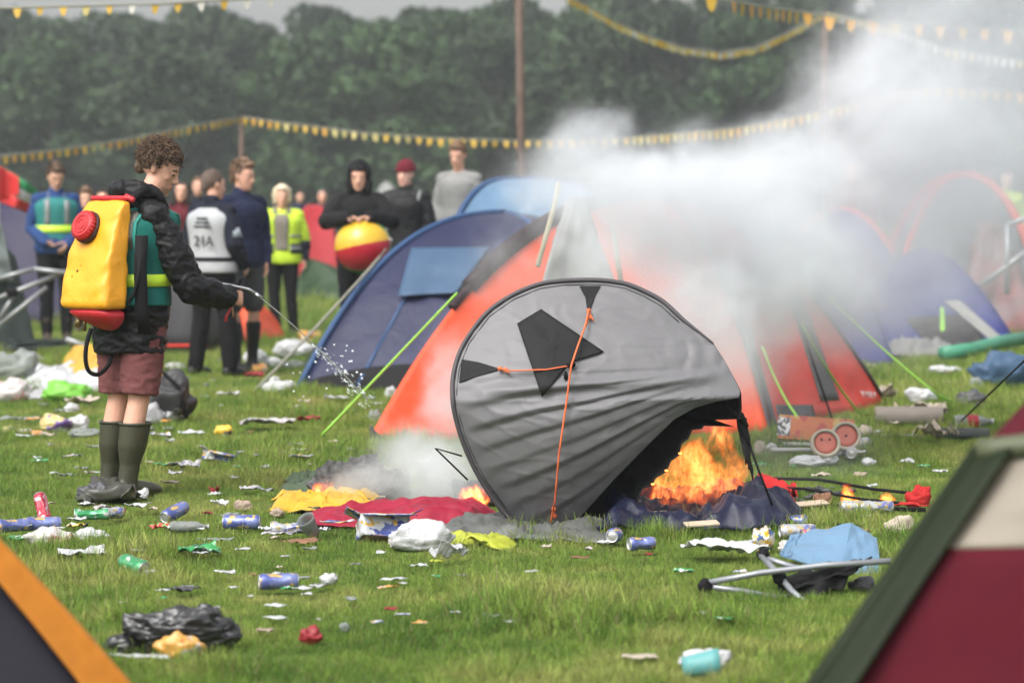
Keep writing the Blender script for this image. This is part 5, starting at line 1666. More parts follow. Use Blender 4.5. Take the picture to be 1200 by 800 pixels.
lump(285, 614, 20, 5, 'beige', 'flat beige lump touching the level blue can', 'stone', sharp=.2, name='lump', dd=.6)
lump(325, 609, 16, 7, 'beige', 'small beige lump left of the yellow sheet', 'stone', sharp=.2, name='lump', dd=.6)
sheet(259, 602, 20, 9, 'white', 'torn white and red strip standing in the grass above the beige lumps', 'paper', -35, dd=.3, fold=2)
sheet(251, 587, 8, 10, 'red', 'thin red scrap standing up behind the torn white strip', 'scrap', -60, dd=.4, fold=2, name='plastic_scrap')
sheet(243, 611, 12, 4, 'red', 'tiny red scrap between the two blue cans', 'scrap', 0, name='plastic_scrap')
can(338, 632, 6, 'silver', 'blue and silver can crushed flat next to the clear cup', .8, L=.15)
sheet(330, 636, 40, 8, 'news', 'trodden printed packet under the flat silver can', 'packet', 5, name='crisp_packet')
sheet(355, 645, 36, 6, 'brown', 'brown and red trodden packet below the clear cup', 'packet', -5, name='crisp_packet')
c_ = empty('plastic_cup', label='clear crushed plastic cup with a red side by the red cloth', cat='cup'); g_ = put(c_, 368, 634, 20, .03, (25, -35))
part('cup_wall', rings([((0, 0, z), X3, Y3, .026 + z * .14, .024 + z * .09) for z in (0, .02, .04, .06, .08, .10)], 22, cap=False), PAL['clear'](), c_, solid=.0015)
part('cup_base', rings([((0, 0, z), X3, Y3, .026, .024) for z in (0, .003)], 22), PAL['red'](), c_); excl(g_, .1)
sheet(378, 633, 14, 8, 'white', 'white scrap at the foot of the clear cup', 'paper', 0)
can(327, 697, 10, 'blue', 'blue can with a yellow badge, nearest to us on the open grass', .22, L=.145)
lump(386, 688, 20, 9, 'white', 'small white crumpled ball right of the nearest blue can', 'paper', name='ball_of_paper', sharp=.8)
sheet(376, 697, 14, 5, 'clear', 'clear film scrap below the small white ball', 'plastic', name='plastic_strip')
sheet(215, 704, 30, 10, 'dark', 'black and silver packet half buried in grass above the bin bag', 'packet', -20, name='crisp_packet')
# bin bag
bb = empty('bin_bag', G(202, 766), 0, 'large crumpled black bin bag lying at the lower left', 'bag')
sB = scale_at(G(202, 766).y)
part('bag_body', move(lump_vf(118 / sB, 62 / sB, 56 / sB, 17, .75, 140, 70), Vector((8 / sB, .03, 0))), PAL['black'](), bb)
part('bag_body', move(lump_vf(74 / sB, 44 / sB, 54 / sB, 23, .75, 90, 50), Vector((38 / sB, .06, 0))), PAL['black'](), bb)
part('bag_neck', move(lump_vf(40 / sB, 30 / sB, 22 / sB, 5, .9, 50, 30), Vector((-60 / sB, -.01, 0))), PAL['black'](), bb)
excl(G(202, 764), .26, .2); excl(G(160, 764), .12, .2); excl(G(245, 764), .14, .2)
lump(212, 776, 58, 24, 'orpack', 'orange and white food packet leaning against the black bin bag', 'packet', 5, .35, 'food_packet', .45)
sheet(156, 783, 84, 8, 'white', 'long white paper strip below the black bin bag', 'paper', -12, dd=.22, fold=.6)
lump(364, 758, 28, 15, 'red', 'small dark red rag alone on the lower grass', 'rag', name='rag', sharp=.9)
sheet(310, 752, 20, 6, 'beige', 'dry beige scrap left of the red rag', 'scrap', name='plastic_scrap')
lump(404, 744, 12, 7, 'clear', 'clear plastic scrap right of the red rag', 'plastic', name='plastic_scrap')

# --- in front of the burning tent
carton(446, 636, 50, 32, 'torn blue and white carton with its brown inside showing, by the red cloth', 18, PAL['bluepack'](), tilt=(-28, 6))
lump(493, 648, 70, 28, 'white', 'full white carrier bag on the grass below the red cloth', 'bag', sharp=.45, dd=.5)
lump(470, 646, 30, 10, 'pinkwhite', 'small beige-white bag corner left of the full carrier bag', 'bag', sharp=.4)
o = sheet(528, 666, 42, 20, 'white', 'folded white card like a little tent with a lime corner', 'card', 32, name='folded_card', dd=.35, fold=2.2)
sheet(512, 668, 12, 4, 'limeyel', 'lime corner scrap beside the folded white card', 'card', 20, name='plastic_scrap')
def heap(name, quad, h, col, label, cat, seed, nu=90, nv=34, sc=7, lift=0, ex=.3, solid=.006):
    pts = [G(*q) for q in quad]
    o = part(name, cloth_vf(pts, h, seed, nu, nv, sc, lift=lift), col, None, world=True, solid=solid)
    tag(o, label, cat)
    for i in range(7):
        for v_ in (.2, .5, .8):
            p = pts[0].lerp(pts[1], i / 6).lerp(pts[3].lerp(pts[2], i / 6), v_); EXCL.append((p.x, p.y, ex, -1))
    return o
redc = cloth('crimson_cloth', (.22, .008, .026, 1), rough=.6, bump=.3)
heap('red_cloth', [(362, 618), (578, 626), (580, 606), (372, 606)], .105, redc, 'crimson tent cloth heaped left of the grey tent', 'cloth', 3, sc=4.2, ex=.16)
heap('yellow_sheet', [(325, 602), (440, 606), (440, 588), (318, 588)], .085, PAL['yellow'](), 'yellow plastic sheet spread beside the crimson cloth', 'sheet', 5, ex=.14)
heap('lime_sheet', [(525, 640), (602, 644), (600, 632), (525, 630)], .05, PAL['limeyel'](), 'lime yellow plastic by the foot of the grey tent', 'sheet', 6, 50, 20, ex=.06)
greyc = sheen_fabric('grey_groundsheet', rgb(110, 112, 108), tl=0, rough=.45)
heap('groundsheet', [(515, 634), (720, 640), (715, 618), (520, 618)], .085, greyc, 'grey groundsheet crumpled under the edge of the grey tent', 'groundsheet', 8, 90, 30, ex=.07)
navyc = sheen_fabric('dark_blue_cloth', rgb(30, 34, 66), tl=0, rough=.5, bump=.4)
heap('navy_cloth', [(700, 633), (925, 628), (925, 600), (705, 604)], .2, navyc, 'dark blue tent cloth heaped in front of the flames', 'cloth', 11, 110, 40, sc=3.8, ex=.12)
heap('grey_liner', [(775, 617), (840, 613), (835, 602), (780, 603)], .17, M('sooty_grey', rgb(105, 104, 104), .6, .35, bump=.5, bs=16), 'sooty grey liner on top of the dark blue cloth', 'cloth', 12, 50, 24, ex=.05)
green_c = cloth('faded_green_cloth', rgb(92, 110, 84))
heap('green_cloth', [(330, 582), (402, 586), (400, 566), (335, 566)], .085, green_c, 'faded green cloth beside the small fire', 'cloth', 13, 40, 20, ex=.1)
# charred heaps
charm = M('char', (.018, .017, .017, 1), .9, .6, bump=.9, bs=26, col2=(.10, .10, .10, 1), vs=26)
for (x, y, w, h, lb) in ((395, 586, 46, 24, 'black charred lump in the small fire by the green cloth'), (425, 583, 44, 26, 'grey ashy charred heap right of the small fire'), (455, 586, 40, 20, 'charred heap under the thin smoke'), (560, 592, 50, 16, 'charred heap against the left rim of the grey tent')):
    s_ = scale_at(G(x, y).y)
    o = part('charred_heap', lump_vf(w / s_ * 1.2, .2, h / s_ * 1.9, int(x), 1.2, 60, 36), charm, None); g_ = put(o, x, y, 0, 0); tag(o, lb, 'ashes', None, 'thing'); excl(g_, .12, .2)
# scorched debris on the right of the fire
for (a, c, r_, lb) in (((900, 574), (1090, 588), .008, 'long black tent pole, the upper one of the bent pair beyond the flames'), ((880, 585), (1075, 600), .007, 'black tent pole, the lower one of the bent pair beyond the flames'), ((690, 598), (1085, 606), .011, 'thick black pole lying from the flames towards the green-edged tent'), ((705, 622), (1010, 625), .006, 'thin black pole across the front of the dark blue cloth')):
    p, q = G(*a), G(*c); p.z = .06; q.z = .035
    tag(part('tent_pole', tube([p, p.lerp(q, .33) + Vector((0, .01, .02)), p.lerp(q, .66), q], r_, 8), blackc, None, world=True), lb, 'pole')
redb = cloth('bright_red_cloth', (.34, .014, .014, 1), bump=.5)
heap('red_cloth', [(872, 604), (935, 604), (930, 580), (880, 582)], .13, redb, 'scorched red cloth smouldering beside the flames', 'cloth', 21, 50, 24, ex=.1)
lump(1077, 597, 28, 20, 'red', 'bright red cloth bunched at the ends of the black poles', 'cloth', sharp=.6, name='red_cloth', dd=.6).data.materials[0] = redb
sheet(1050, 604, 60, 9, 'red', 'thin red strip of cloth trailing from the red bunch', 'cloth', 6, name='red_cloth', dd=.25).data.materials[0] = redb
card = M('plain_card', (.42, .34, .25, 1), .8, .1, bump=.15)
for (x, y, w, rz, lb) in ((940, 610, 62, 18, 'long pale cardboard strip right of the dark blue cloth'), (765, 622, 34, 4, 'brown cardboard edge poking from the dark blue cloth'), (822, 634, 40, 10, 'thin brown stick of card below the dark blue cloth')):
    s_ = scale_at(G(x, y).y); o = part('card_strip', box((0, 0, .008), (w / s_, .07, .006)), card, None, smooth=False); put(o, x, y, rz, .07, (8, -3)); tag(o, lb, 'cardboard')
lump(965, 598, 22, 14, 'brown', 'burnt brown scrap at the end of the cardboard strip', 'scrap', name='burnt_scrap', sharp=.9)
# fine black crumbs of burnt stuff
ash = []
ar = random.Random(6)
for i in range(420):
    x = ar.uniform(690, 1000) if i % 3 else ar.uniform(350, 600); y = ar.uniform(575, 615); g_ = G(x, y); s_ = ar.uniform(.006, .022)
    ash.append(move(lump_vf(s_ * 2.5, s_ * 2, s_, i, .9, 8, 5), g_ + Vector((0, 0, .02))))
tag(part('burnt_debris', join(*ash), charm, None, world=True), 'burnt black crumbs strewn in the grass', 'debris', kind='stuff')
for i in range(16): EXCL.append((G(700 + i * 20, 596).x, G(700 + i * 20, 596).y, .17, .35))
for i in range(8): EXCL.append((G(370 + i * 28, 590).x, G(370 + i * 28, 590).y, .2, .35))

# --- right of the burning tent
sheet(846, 661, 82, 24, 'white', 'large sheet of white paper with a raised corner, before the dark blue cloth', 'paper', -4, dd=.7, fold=1.2)
lump(895, 650, 26, 24, 'foil', 'crumpled blue and gold foil packet behind the folding chair frame', 'packet', sharp=1.0, name='foil_packet')
sheet(800, 681, 24, 6, 'greenfilm', 'small green and white flattened can in the grass', 'can', 0, name='flattened_can')
can(720, 641, 75, 'blue', 'blue can end-on by the foot of the grey tent', .1, L=.09); sheet(707, 648, 14, 7, 'white', 'white scrap left of the can at the foot of the grey tent', 'paper')
can(752, 651, 20, 'blue', 'blue can with its white end left, on the grass under the dark blue cloth', .5, L=.11)
sheet(690, 655, 8, 6, 'pinkwhite', 'pink-white paper bit beneath the hanging orange cord', 'paper')
sheet(640, 652, 12, 6, 'cream', 'cream paper bit beneath the grey tent', 'paper')
# pale blue plastic box flaps
pb = empty('blue_plastic_sheet', G(985, 672), 0, 'pale blue stiff plastic sheet folded into a ridge behind the chair frame', 'plastic sheet')
Yp = G(985, 672).y
A_, B_, C_, D_ = at(912, 652, Yp + .15), at(990, 668, Yp + .0), at(1000, 614, Yp + .35), at(1018, 678, Yp - .05)
def pan(a, b2, c, d, k): return grid(lambda u, v: a.lerp(b2, u).lerp(d.lerp(c, u), v) + Vector((0, 0, .012 * noise.noise(Vector((u * 4, v * 4, k))))), 14, 12)
part('panel', pan(at(914, 650, Yp + .2), at(985, 672, Yp), at(998, 613, Yp + .32), at(926, 628, Yp + .45), 1), PAL['paleblue'](), pb, world=True, solid=.005, smooth=False)
part('panel', pan(at(985, 672, Yp), at(1034, 679, Yp - .02), at(1027, 630, Yp + .3), at(998, 613, Yp + .32), 2), PAL['paleblue'](), pb, world=True, solid=.005, smooth=False)
part('flap', pan(at(914, 650, Yp + .2), at(926, 653, Yp + .17), at(938, 625, Yp + .42), at(926, 627, Yp + .45), 3), PAL['paleblue'](), pb, world=True, solid=.005, smooth=False)
for q in ((945, 660), (985, 660), (1015, 665)): excl(G(*q), .16, .3)
can(935, 636, 10, 'silver', 'silver and blue can behind the pale blue plastic', .2); can(951, 642, 30, 'red', 'red can between the pale blue plastic and the cardboard', .3, L=.1)
lump(925, 651, 26, 10, 'pinkwhite', 'pink and white packet at the left of the pale blue plastic', 'packet', name='food_packet')
lump(1053, 632, 32, 20, 'cream', 'cream crumpled bag right of the pale blue plastic', 'bag', sharp=.6)
carton(990, 632, 46, 12, 'flattened red and white carton behind the pale blue plastic', 20, PAL['pinkwhite'](), open_=False)
can(1004, 607, 3, 'silver', 'silver and blue can beyond the thick black pole, left one of two', .2); can(1027, 607, 8, 'silver', 'silver and blue can beyond the thick black pole, right one of two', .4)
can(925, 624, 170, 'blue', 'blue can beside the end of the cardboard strip', .4)

# folding chair frame
ch = empty('folding_chair_frame', G(930, 690), 0, 'collapsed grey metal camping chair frame with black fabric', 'chair')
Yc = G(930, 700).y
tubm = M('painted_grey_tube', rgb(170, 174, 180), .35, .08, metal=.3, spec=.6)
def ctube(pts, r=.0115): return part('frame_tube', tube(pts, r, 10), tubm, ch, world=True)
ctube([at(826, 683, Yc), at(890, 671, Yc + .02), at(965, 662, Yc), at(1044, 657, Yc - .02)])
ctube([at(826, 686, Yc), at(868, 692, Yc + .02), at(910, 700, Yc + .02), at(950, 697, Yc + .1)])
ctube([at(891, 650, Yc + .25), at(908, 668, Yc + .1), at(928, 692, Yc), at(952, 713, Yc - .12)])
ctube([at(893, 652, Yc + .25), at(920, 661, Yc + .22), at(955, 672, Yc + .2)])
for (x, y, dy, r_) in ((826, 685, 0, .024), (894, 649, .25, .022), (913, 676, .05, .024)):
    part('joint', lump_vf(r_ * 2.2, r_ * 1.8, r_ * 2.1, x, .2, 16, 12), blackc, ch).location = (at(x, y, Yc + dy) - ch.location - Vector((0, 0, r_)))
blkf = cloth('black_canvas', rgb(26, 26, 28), bump=.5)
part('seat_fabric', grid(lambda u, v: at(910, 676, Yc + .08).lerp(at(1010, 655, Yc + .02), u).lerp(at(925, 698, Yc - .02).lerp(at(985, 690, Yc), u), v) + Vector((0, .02 * math.sin(u * 9), .03 * noise.noise(Vector((u * 3, v * 3, 1))) - .06 * math.sin(math.pi * v) * (1 - u))), 26, 18), blkf, ch, world=True, solid=.008)
part('seat_fabric', grid(lambda u, v: at(940, 672, Yc + .3).lerp(at(1022, 652, Yc + .05), u).lerp(at(930, 690, Yc).lerp(at(1005, 668, Yc + .0), u), v) + Vector((0, 0, .03 * noise.noise(Vector((u * 4, v * 3, 4))))), 26, 14), blkf, ch, world=True, solid=.008)
lump(1010, 697, 34, 13, 'dark', 'black fabric foot of the chair lying by the green tent edge', 'cloth', name='black_cloth')
for q in ((870, 694), (930, 698), (980, 690)): excl(G(*q), .12, .45)
sheet(985, 688, 16, 8, 'white', 'white scrap under the chair fabric', 'paper')
# bottom right
cp_ = empty('paper_cup', label='teal paper cup lying on its side at the bottom edge', cat='cup'); g_ = put(cp_, 800, 795, 0, .035, (0, 82)); 
part('cup_wall', rings([((0, 0, z), X3, Y3, .030 + z * .12, .030 + z * .10) for z in (0, .03, .06, .09, .115)], 24, cap=False), PAL['teal'](), cp_, solid=.002)
part('cup_base', rings([((0, 0, z), X3, Y3, .03, .03) for z in (.004, .007)], 24), PAL['white'](), cp_); excl(g_, .12, .3)
lump(825, 790, 56, 20, 'white', 'crumpled white paper beside the teal cup at the bottom edge', 'paper', name='crumpled_paper', sharp=.7, dd=.5)
sheet(750, 782, 40, 5, 'cream', 'cream trodden paper left of the teal cup', 'paper')

# --- beyond, on the right: toy wheels, tubes, boxes
ob = empty('orange_box', label='orange and red cardboard box lying behind the toy wheels', cat='box'); g_ = put(ob, 955, 527, -4, .03, (-20, 4))
s_ = scale_at(g_.y)
part('box_body', box((0, 0, .085), (88 / s_, .10, .145)), printed('orange_box_print', (.42, .11, .03, 1), (.42, .28, .08, 1), (.34, .04, .03, 1), vs=7, thr=.55), ob, smooth=False)
part('printed_panel', box((-38 / s_, -.052, .085), (15 / s_, .004, .11)), printed('panel_print', (.55, .55, .55, 1), (.05, .05, .06, 1), vs=40, thr=.5), ob, smooth=False)
for (x, y, dz, lb) in ((967, 545, .02, 'near cream-rimmed toy wheel with a red face'), (991, 538, .03, 'far cream-rimmed toy wheel with a red hub')):
    w_ = empty('toy_wheel', label=lb, cat='wheel'); g_ = put(w_, x, y, 0, .10 + dz, (68, 0)); Rw = 17.5 / scale_at(g_.y)
    part('wheel_rim', rings([((0, 0, z), X3, Y3, Rw * k, Rw * k) for z, k in ((-.02, .80), (-.025, .95), (0, 1.0), (.025, .95), (.02, .80))], 36, cap=False), M('cream_rubber', (.36, .32, .25, 1), .6, .1), w_, solid=.006)
    part('wheel_disc', rings([((0, 0, z), X3, Y3, Rw * k, Rw * k) for z, k in ((-.014, .82), (.010, .82), (.018, .5), (.014, .1))], 36), M('coral_disc', (.40, .09, .055, 1), .5, .12), w_)
    for q in ((-.028, .02), (.028, .02)) if 'near' in lb else ((0, 0),):
        part('rivet', ball((q[0] * .8, q[1], .022), .008, 8, 6), M('dark_rivet', (.12, .02, .02, 1), .5), w_)
    excl(g_, .1)
for (a, c, r_, lb) in (((903, 537), (958, 537), .012, 'white plastic tube, lowest of those left of the toy wheels'), ((918, 530), (962, 531), .012, 'white plastic tube, middle one left of the toy wheels'), ((938, 524), (975, 527), .012, 'short red-striped tube against the orange box')):
    p, q = G(*a), G(*c); p.z = q.z = .05
    tag(part('plastic_tube', tube([p, q], r_, 10), white_pl if 'white' in lb else redp, None, world=True), lb, 'tube')
def roll(px, py, w, h, mat, label, rz=0, cat='roll', name='toilet_roll'):
    s_ = scale_at(G(px, py).y); o = part(name, rings([((x * w / s_ / 2, 0, 0), Y3, Z3, h / s_ / 2 * k, h / s_ / 2 * k) for x, k in ((-1, .3), (-1.01, .95), (-.96, 1), (.96, 1), (1.01, .95), (1, .3))], 26), mat, None)
    g_ = put(o, px, py, rz, h / s_ / 2); tag(o, label, cat); excl(g_, w / s_ / 2, .3); return o
roll(904, 532, 12, 13, PAL['white'](), 'toilet roll end-on left of the orange box', 80)
lump(890, 538, 16, 16, 'cream', 'cream bag beside the toilet roll', 'bag')
can(985, 537, 70, 'silver', 'blue and white can right under the far toy wheel', .1, L=.12); can(998, 541, 80, 'silver', 'white can with a blue base right of the toy wheels', .05, L=.12); can(1012, 529, 60, 'silver', 'white can standing apart upper right of the toy wheels', .1, L=.12)
lump(945, 550, 40, 10, 'white', 'white packet heap below the toy wheels', 'bag'); lump(970, 547, 26, 10, 'white', 'white crumpled bag against the near toy wheel', 'bag')
lump(1018, 549, 16, 7, 'white', 'white cap-shaped scrap below the toy wheels', 'scrap', name='plastic_scrap'); sheet(888, 555, 20, 6, 'greenfilm', 'green scrap in the haze left of the toy wheels', 'scrap', name='plastic_scrap')
lump(1015, 517, 22, 12, 'cream', 'pale crumpled scrap above the lone white can', 'scrap', name='plastic_scrap')
roll(1065, 500, 78, 24, cloth('beige_mat', rgb(158, 148, 138)), 'rolled beige sleeping mat near the orange tent', -3, 'mat', 'rolled_mat')
sheet(1080, 497, 60, 22, 'cream', 'torn cream card lying over the beige mat', 'cardboard', -10, name='torn_card', fold=1.6)
sheet(1040, 478, 22, 20, 'cream', 'folded beige card standing at the corner of the orange tent', 'cardboard', 60, name='torn_card', fold=2)
roll(1128, 515, 62, 14, cloth('grey_green_mat', rgb(92, 98, 94)), 'rolled grey-green mat right of the beige one', -5, 'mat', 'rolled_mat')
bottle(1140, 504, 12, .26, .045, PAL['clear'](), 'clear bottle with a red label beside the grey-green mat', labm=PAL['red'](), crush=.2)
sheet(1090, 522, 34, 20, 'cream', 'torn beige paper standing below the rolled mats', 'paper', 25, name='torn_card', fold=2.2)
sheet(1116, 520, 14, 14, 'cream', 'small beige paper peak by the grey-green mat', 'paper', 25, name='torn_card', fold=2.2)
lump(1080, 476, 34, 16, 'white', 'whitish plastic bag on the grass beyond the mats', 'bag'); lump(1137, 481, 36, 18, 'dark', 'dark crumpled bag beside the taut black rope', 'bag'); lump(1143, 459, 14, 11, 'clear', 'clear cup-like scrap under the blue sleeping bag', 'scrap', name='plastic_scrap')
lump(1105, 440, 38, 8, 'white', 'small white rubbish on the grass before the royal blue tent', 'bag'); sheet(1045, 519, 60, 4, 'grey', 'thin grey stick lying left of the torn papers', 'stick', name='stick', dd=.1)
lump(1175, 455, 70, 34, 'paleblue', 'blue sleeping bag bunched at the right edge', 'sleeping bag', name='sleeping_bag', sharp=.3).data.materials[0] = skyb
gt = tube([G(1105, 424) + Z3 * .08, G(1140, 422) + Z3 * .10, G(1170, 416) + Z3 * .12, G(1205, 412) + Z3 * .14], .065, 14)
tag(part('inflatable_tube', gt, M('mint_green', rgb(70, 170, 130), .5), None, world=True), 'mint green inflatable tube before the royal blue tent', 'inflatable')
heap('pale_groundsheet', [(1020, 420), (1120, 420), (1110, 404), (1025, 405)], .15, MATS['pale_grey_nylon'], 'pale grey groundsheet at the foot of the royal blue tent', 'groundsheet', 31, 40, 16, ex=.3)
sheet(1063, 551, 14, 9, 'white', 'white scrap alone on the scorched grass at the right', 'scrap', name='plastic_scrap'); sheet(1102, 562, 18, 5, 'white', 'white strip by the green edge of the near red tent', 'scrap', name='plastic_scrap')
lump(1008, 563, 14, 5, 'beige', 'beige bit above the upper black pole', 'scrap', name='plastic_scrap')

# --- left middle distance
heap('yellow_sheet', [(70, 455), (200, 458), (190, 425), (78, 418)], .18, PAL['yellow'](), 'big yellow sheet heaped behind the man in shorts', 'sheet', 41, 60, 30, sc=4, ex=.2)
heap('white_sheet', [(30, 462), (195, 464), (150, 440), (30, 440)], .14, PAL['white'](), 'long white plastic sheet in front of the big yellow one', 'sheet', 42, 60, 24, sc=4, ex=.2)
lump(15, 450, 56, 34, 'clear', 'heap of whitish plastic film at the left edge', 'plastic', name='plastic_heap'); lump(14, 474, 46, 24, 'pinkwhite', 'white bag with red print at the left edge', 'bag', sharp=.4)
lump(80, 475, 58, 22, 'lime', 'bright green carrier bag left of the man in shorts', 'bag', sharp=.6); sheet(95, 482, 34, 12, 'cream', 'cream card lying against the bright green bag', 'cardboard', 20, name='torn_card')
lump(48, 474, 34, 12, 'grey', 'thin grey film left of the bright green bag', 'plastic', name='plastic_heap'); lump(40, 430, 26, 10, 'pinkwhite', 'pink and white scrap above the white sheet', 'scrap', name='plastic_scrap')
lump(84, 486, 16, 8, 'white', 'white cup bottom lying below the bright green bag', 'cup', name='crushed_cup'); sheet(72, 490, 16, 4, 'white', 'white spoon-like strip beside the cup bottom', 'scrap', name='plastic_scrap', dd=.25)
sheet(24, 500, 44, 8, 'clear', 'clear tray above the row of tins at the left edge', 'plastic', name='plastic_tray', dd=.4)
roll(9, 510, 16, 11, PAL['purple'](), 'purple-ended tin at the left edge', 80, 'tin', 'tin'); roll(29, 511, 16, 9, PAL['pinkwhite'](), 'pale pink tin, second in the row at the left edge', 10, 'tin', 'tin'); roll(43, 513, 12, 9, M('terracotta', (.5, .22, .08, 1), .7), 'small terracotta pot, third in the row at the left edge', 20, 'pot', 'pot')
lump(66, 510, 38, 17, 'purple', 'purple and yellow packet left of the white heap', 'packet', name='food_packet'); lump(92, 508, 26, 14, 'white', 'white crumpled bag behind the boots', 'bag', sharp=.7); lump(98, 515, 34, 8, 'clear', 'clear film just below the white crumpled bag', 'plastic', name='plastic_heap')
# rucksack
rk = empty('rucksack', G(192, 497), 0, 'black rucksack with white patches lying behind the man\'s knees', 'bag')
part('rucksack_body', lump_vf(.40, .30, .34, 77, .5, 60, 40), printed('rucksack_print', (.02, .02, .022, 1), (.45, .46, .47, 1), vs=5, thr=.62, rough=.6), rk)
part('strap', tube([(-.12, -.10, .30), (.0, -.12, .36), (.12, -.14, .25), (.17, -.16, .05)], .015, 8), blackc, rk); part('pocket', move(lump_vf(.16, .10, .16, 78, .4, 30, 20), Vector((-.06, -.14, .0))), PAL['grey'](), rk)
excl(G(192, 495), .2, .2)
# dark cloth over the boots' feet
heap('dark_plastic', [(95, 595), (160, 592), (160, 580), (104, 582)], .12, M('olive_black_film', (.055, .055, .045, 1), .4, .2, bump=.3, bs=14), 'dark olive plastic bunched over the toes of the boots', 'plastic sheet', 51, 60, 26, sc=6, ex=.1)
lump(112, 594, 36, 22, 'dark', 'dark crumpled ball of plastic in front of the boots', 'plastic', name='plastic_heap', sharp=.9); lump(168, 588, 14, 9, 'white', 'white crushed cup at the heel of the boots', 'cup', name='crushed_cup')
# the open grass between
sheet(313, 507, 58, 15, 'news', 'crumpled newspaper left of the lime guy rope', 'newspaper', 5, name='newspaper', fold=.7); carton(255, 543, 32, 14, 'small blue and white box folded like a tent on the open grass', 25, PAL['bluepack'](), open_=True, tilt=(-10, 12))
sheet(217, 558, 34, 11, 'news', 'grey and yellow printed paper left of the folded box', 'paper', 5); lump(262, 514, 22, 11, 'yelpack', 'yellow and black packet above the folded box', 'packet', name='food_packet'); sheet(225, 517, 28, 6, 'white', 'white strip left of the yellow and black packet', 'paper')
sheet(193, 520, 14, 7, 'bluepack', 'pale blue and white scrap right of the boots', 'scrap', name='plastic_scrap'); sheet(199, 526, 10, 7, 'white', 'white scrap touching the pale blue one', 'scrap', name='plastic_scrap')
sheet(362, 501, 28, 9, 'red', 'faded red strip near the foot of the lime guy rope', 'scrap', 25, name='plastic_scrap', dd=.3); lump(328, 465, 42, 13, 'white', 'white bag near the corner of the navy tent', 'bag'); lump(322, 455, 12, 8, 'white', 'white scrap on top of the bag near the navy tent', 'scrap', name='plastic_scrap')
sheet(298, 450, 22, 10, 'red', 'red tin lid in front of the cropped-haired steward', 'lid', name='crushed_tin'); sheet(268, 470, 26, 5, 'white', 'white flat paper in front of the steward\'s boots', 'paper')
lump(345, 424, 46, 17, 'white', 'large whitish bag beside the navy tent and guy ropes', 'bag'); lump(302, 432, 30, 16, 'white', 'white bag behind the guy rope pegs', 'bag'); lump(305, 440, 18, 9, 'orpack', 'orange packet beside the bag behind the guy ropes', 'packet', name='food_packet')
lump(322, 432, 16, 8, 'white', 'small white scrap between the bags beside the navy tent', 'scrap', name='plastic_scrap'); carton(365, 412, 28, 16, 'yellow and blue carton behind the navy tent corner', 10, PAL['orpack'](), open_=False); lump(345, 434, 30, 6, 'clear', 'flat clear film below the large whitish bag', 'plastic', name='plastic_heap')
sheet(385, 475, 10, 7, 'white', 'white scrap left one before the shaded opening of the navy tent', 'scrap', name='plastic_scrap'); sheet(400, 474, 18, 4, 'white', 'white scrap right one before the shaded opening of the navy tent', 'scrap', name='plastic_scrap')
lump(440, 500, 18, 14, 'clear', 'clear plastic at the foot of the orange tent', 'plastic', name='plastic_scrap'); lump(457, 470, 12, 12, 'white', 'whitish scrap against the left slope of the orange tent', 'scrap', name='plastic_scrap')
sheet(293, 583, 22, 8, 'news', 'printed scrap of packet between the boots and the small fire', 'scrap', 20, name='plastic_scrap'); sheet(311, 557, 8, 5, 'white', 'lone white scrap above the printed one', 'scrap', name='plastic_scrap')
sheet(180, 606, 10, 4, 'cream', 'cream scrap right of the boots below the heel', 'scrap', name='plastic_scrap'); lump(205, 437, 24, 8, 'white', 'white scrap by the dark grey tent', 'scrap', name='plastic_scrap'); lump(385, 350, 50, 16, 'white', 'white rubbish heap under the low green tent', 'rubbish', name='rubbish_heap')
# the many tiny scraps
sr = random.Random(21)
ns = 0
while ns < 190:
    x = sr.uniform(5, 1120) if ns % 2 else sr.uniform(5, 520); y = 425 + 320 * sr.random() ** 1.35
    if 500 < x < 900 and y < 640: continue
    if x > 880 and y > 660: continue
    if x < 140 and y > 640: continue
    if 340 < x < 520 and y < 470: continue
    ns += 1
    s_ = sr.uniform(.018, .06) if y < 640 else sr.uniform(.012, .035)
    pale = ns % 5 < 4
    o = part('scrap_of_paper' if pale else 'wrapper', sheet_vf(s_ * sr.uniform(1.2, 2.4), s_ * 1.2, s_ * .5, ns, 8, 6), PAL[sr.choice(('white', 'white', 'cream', 'clear', 'news')) if pale else sr.choice(('red', 'greenfilm', 'bluepack', 'orpack', 'brown'))](), None, solid=.002)
    put(o, x, y, sr.uniform(0, 360), .034)
    if pale: tag(o, 'tiny pale scrap of paper in the grass', 'scrap', 'tiny pale scraps in the grass')
    else: tag(o, 'tiny coloured scrap of wrapper in the grass', 'wrapper', 'tiny coloured scraps in the grass')

# ------------------------------------------------------------------ left: the collapsed gazebo, flag
gz = empty('collapsed_gazebo', G(20, 418), 0, 'collapsed gazebo of grey-green cloth and pale metal tubes at the left edge', 'gazebo')
Yg = G(20, 418).y
slm = MATS['slate_green_nylon']
def pq(a, b2, c, d, Y4, n=14): 
    P = [at(*a, Y4[0]), at(*b2, Y4[1]), at(*c, Y4[2]), at(*d, Y4[3])]
    return grid(lambda u, v: P[0].lerp(P[1], u).lerp(P[3].lerp(P[2], u), v) + Vector((0, .06 * noise.noise(Vector((u * 4, v * 4, 1))), 0)), n, n)
part('cloth', pq((-60, 416), (44, 412), (18, 300), (-60, 235), (Yg, Yg, Yg + .1, Yg)), slm, gz, world=True, solid=.006)
part('cloth', pq((-40, 250), (2, 262), (16, 330), (-30, 330), (Yg - .1,) * 4), sheen_fabric('pale_grey_green', rgb(140, 152, 150)), gz, world=True, solid=.006)
part('cloth', pq((0, 412), (82, 404), (78, 397), (10, 398), (Yg - .1, Yg, Yg, Yg)), slm, gz, world=True, solid=.006)
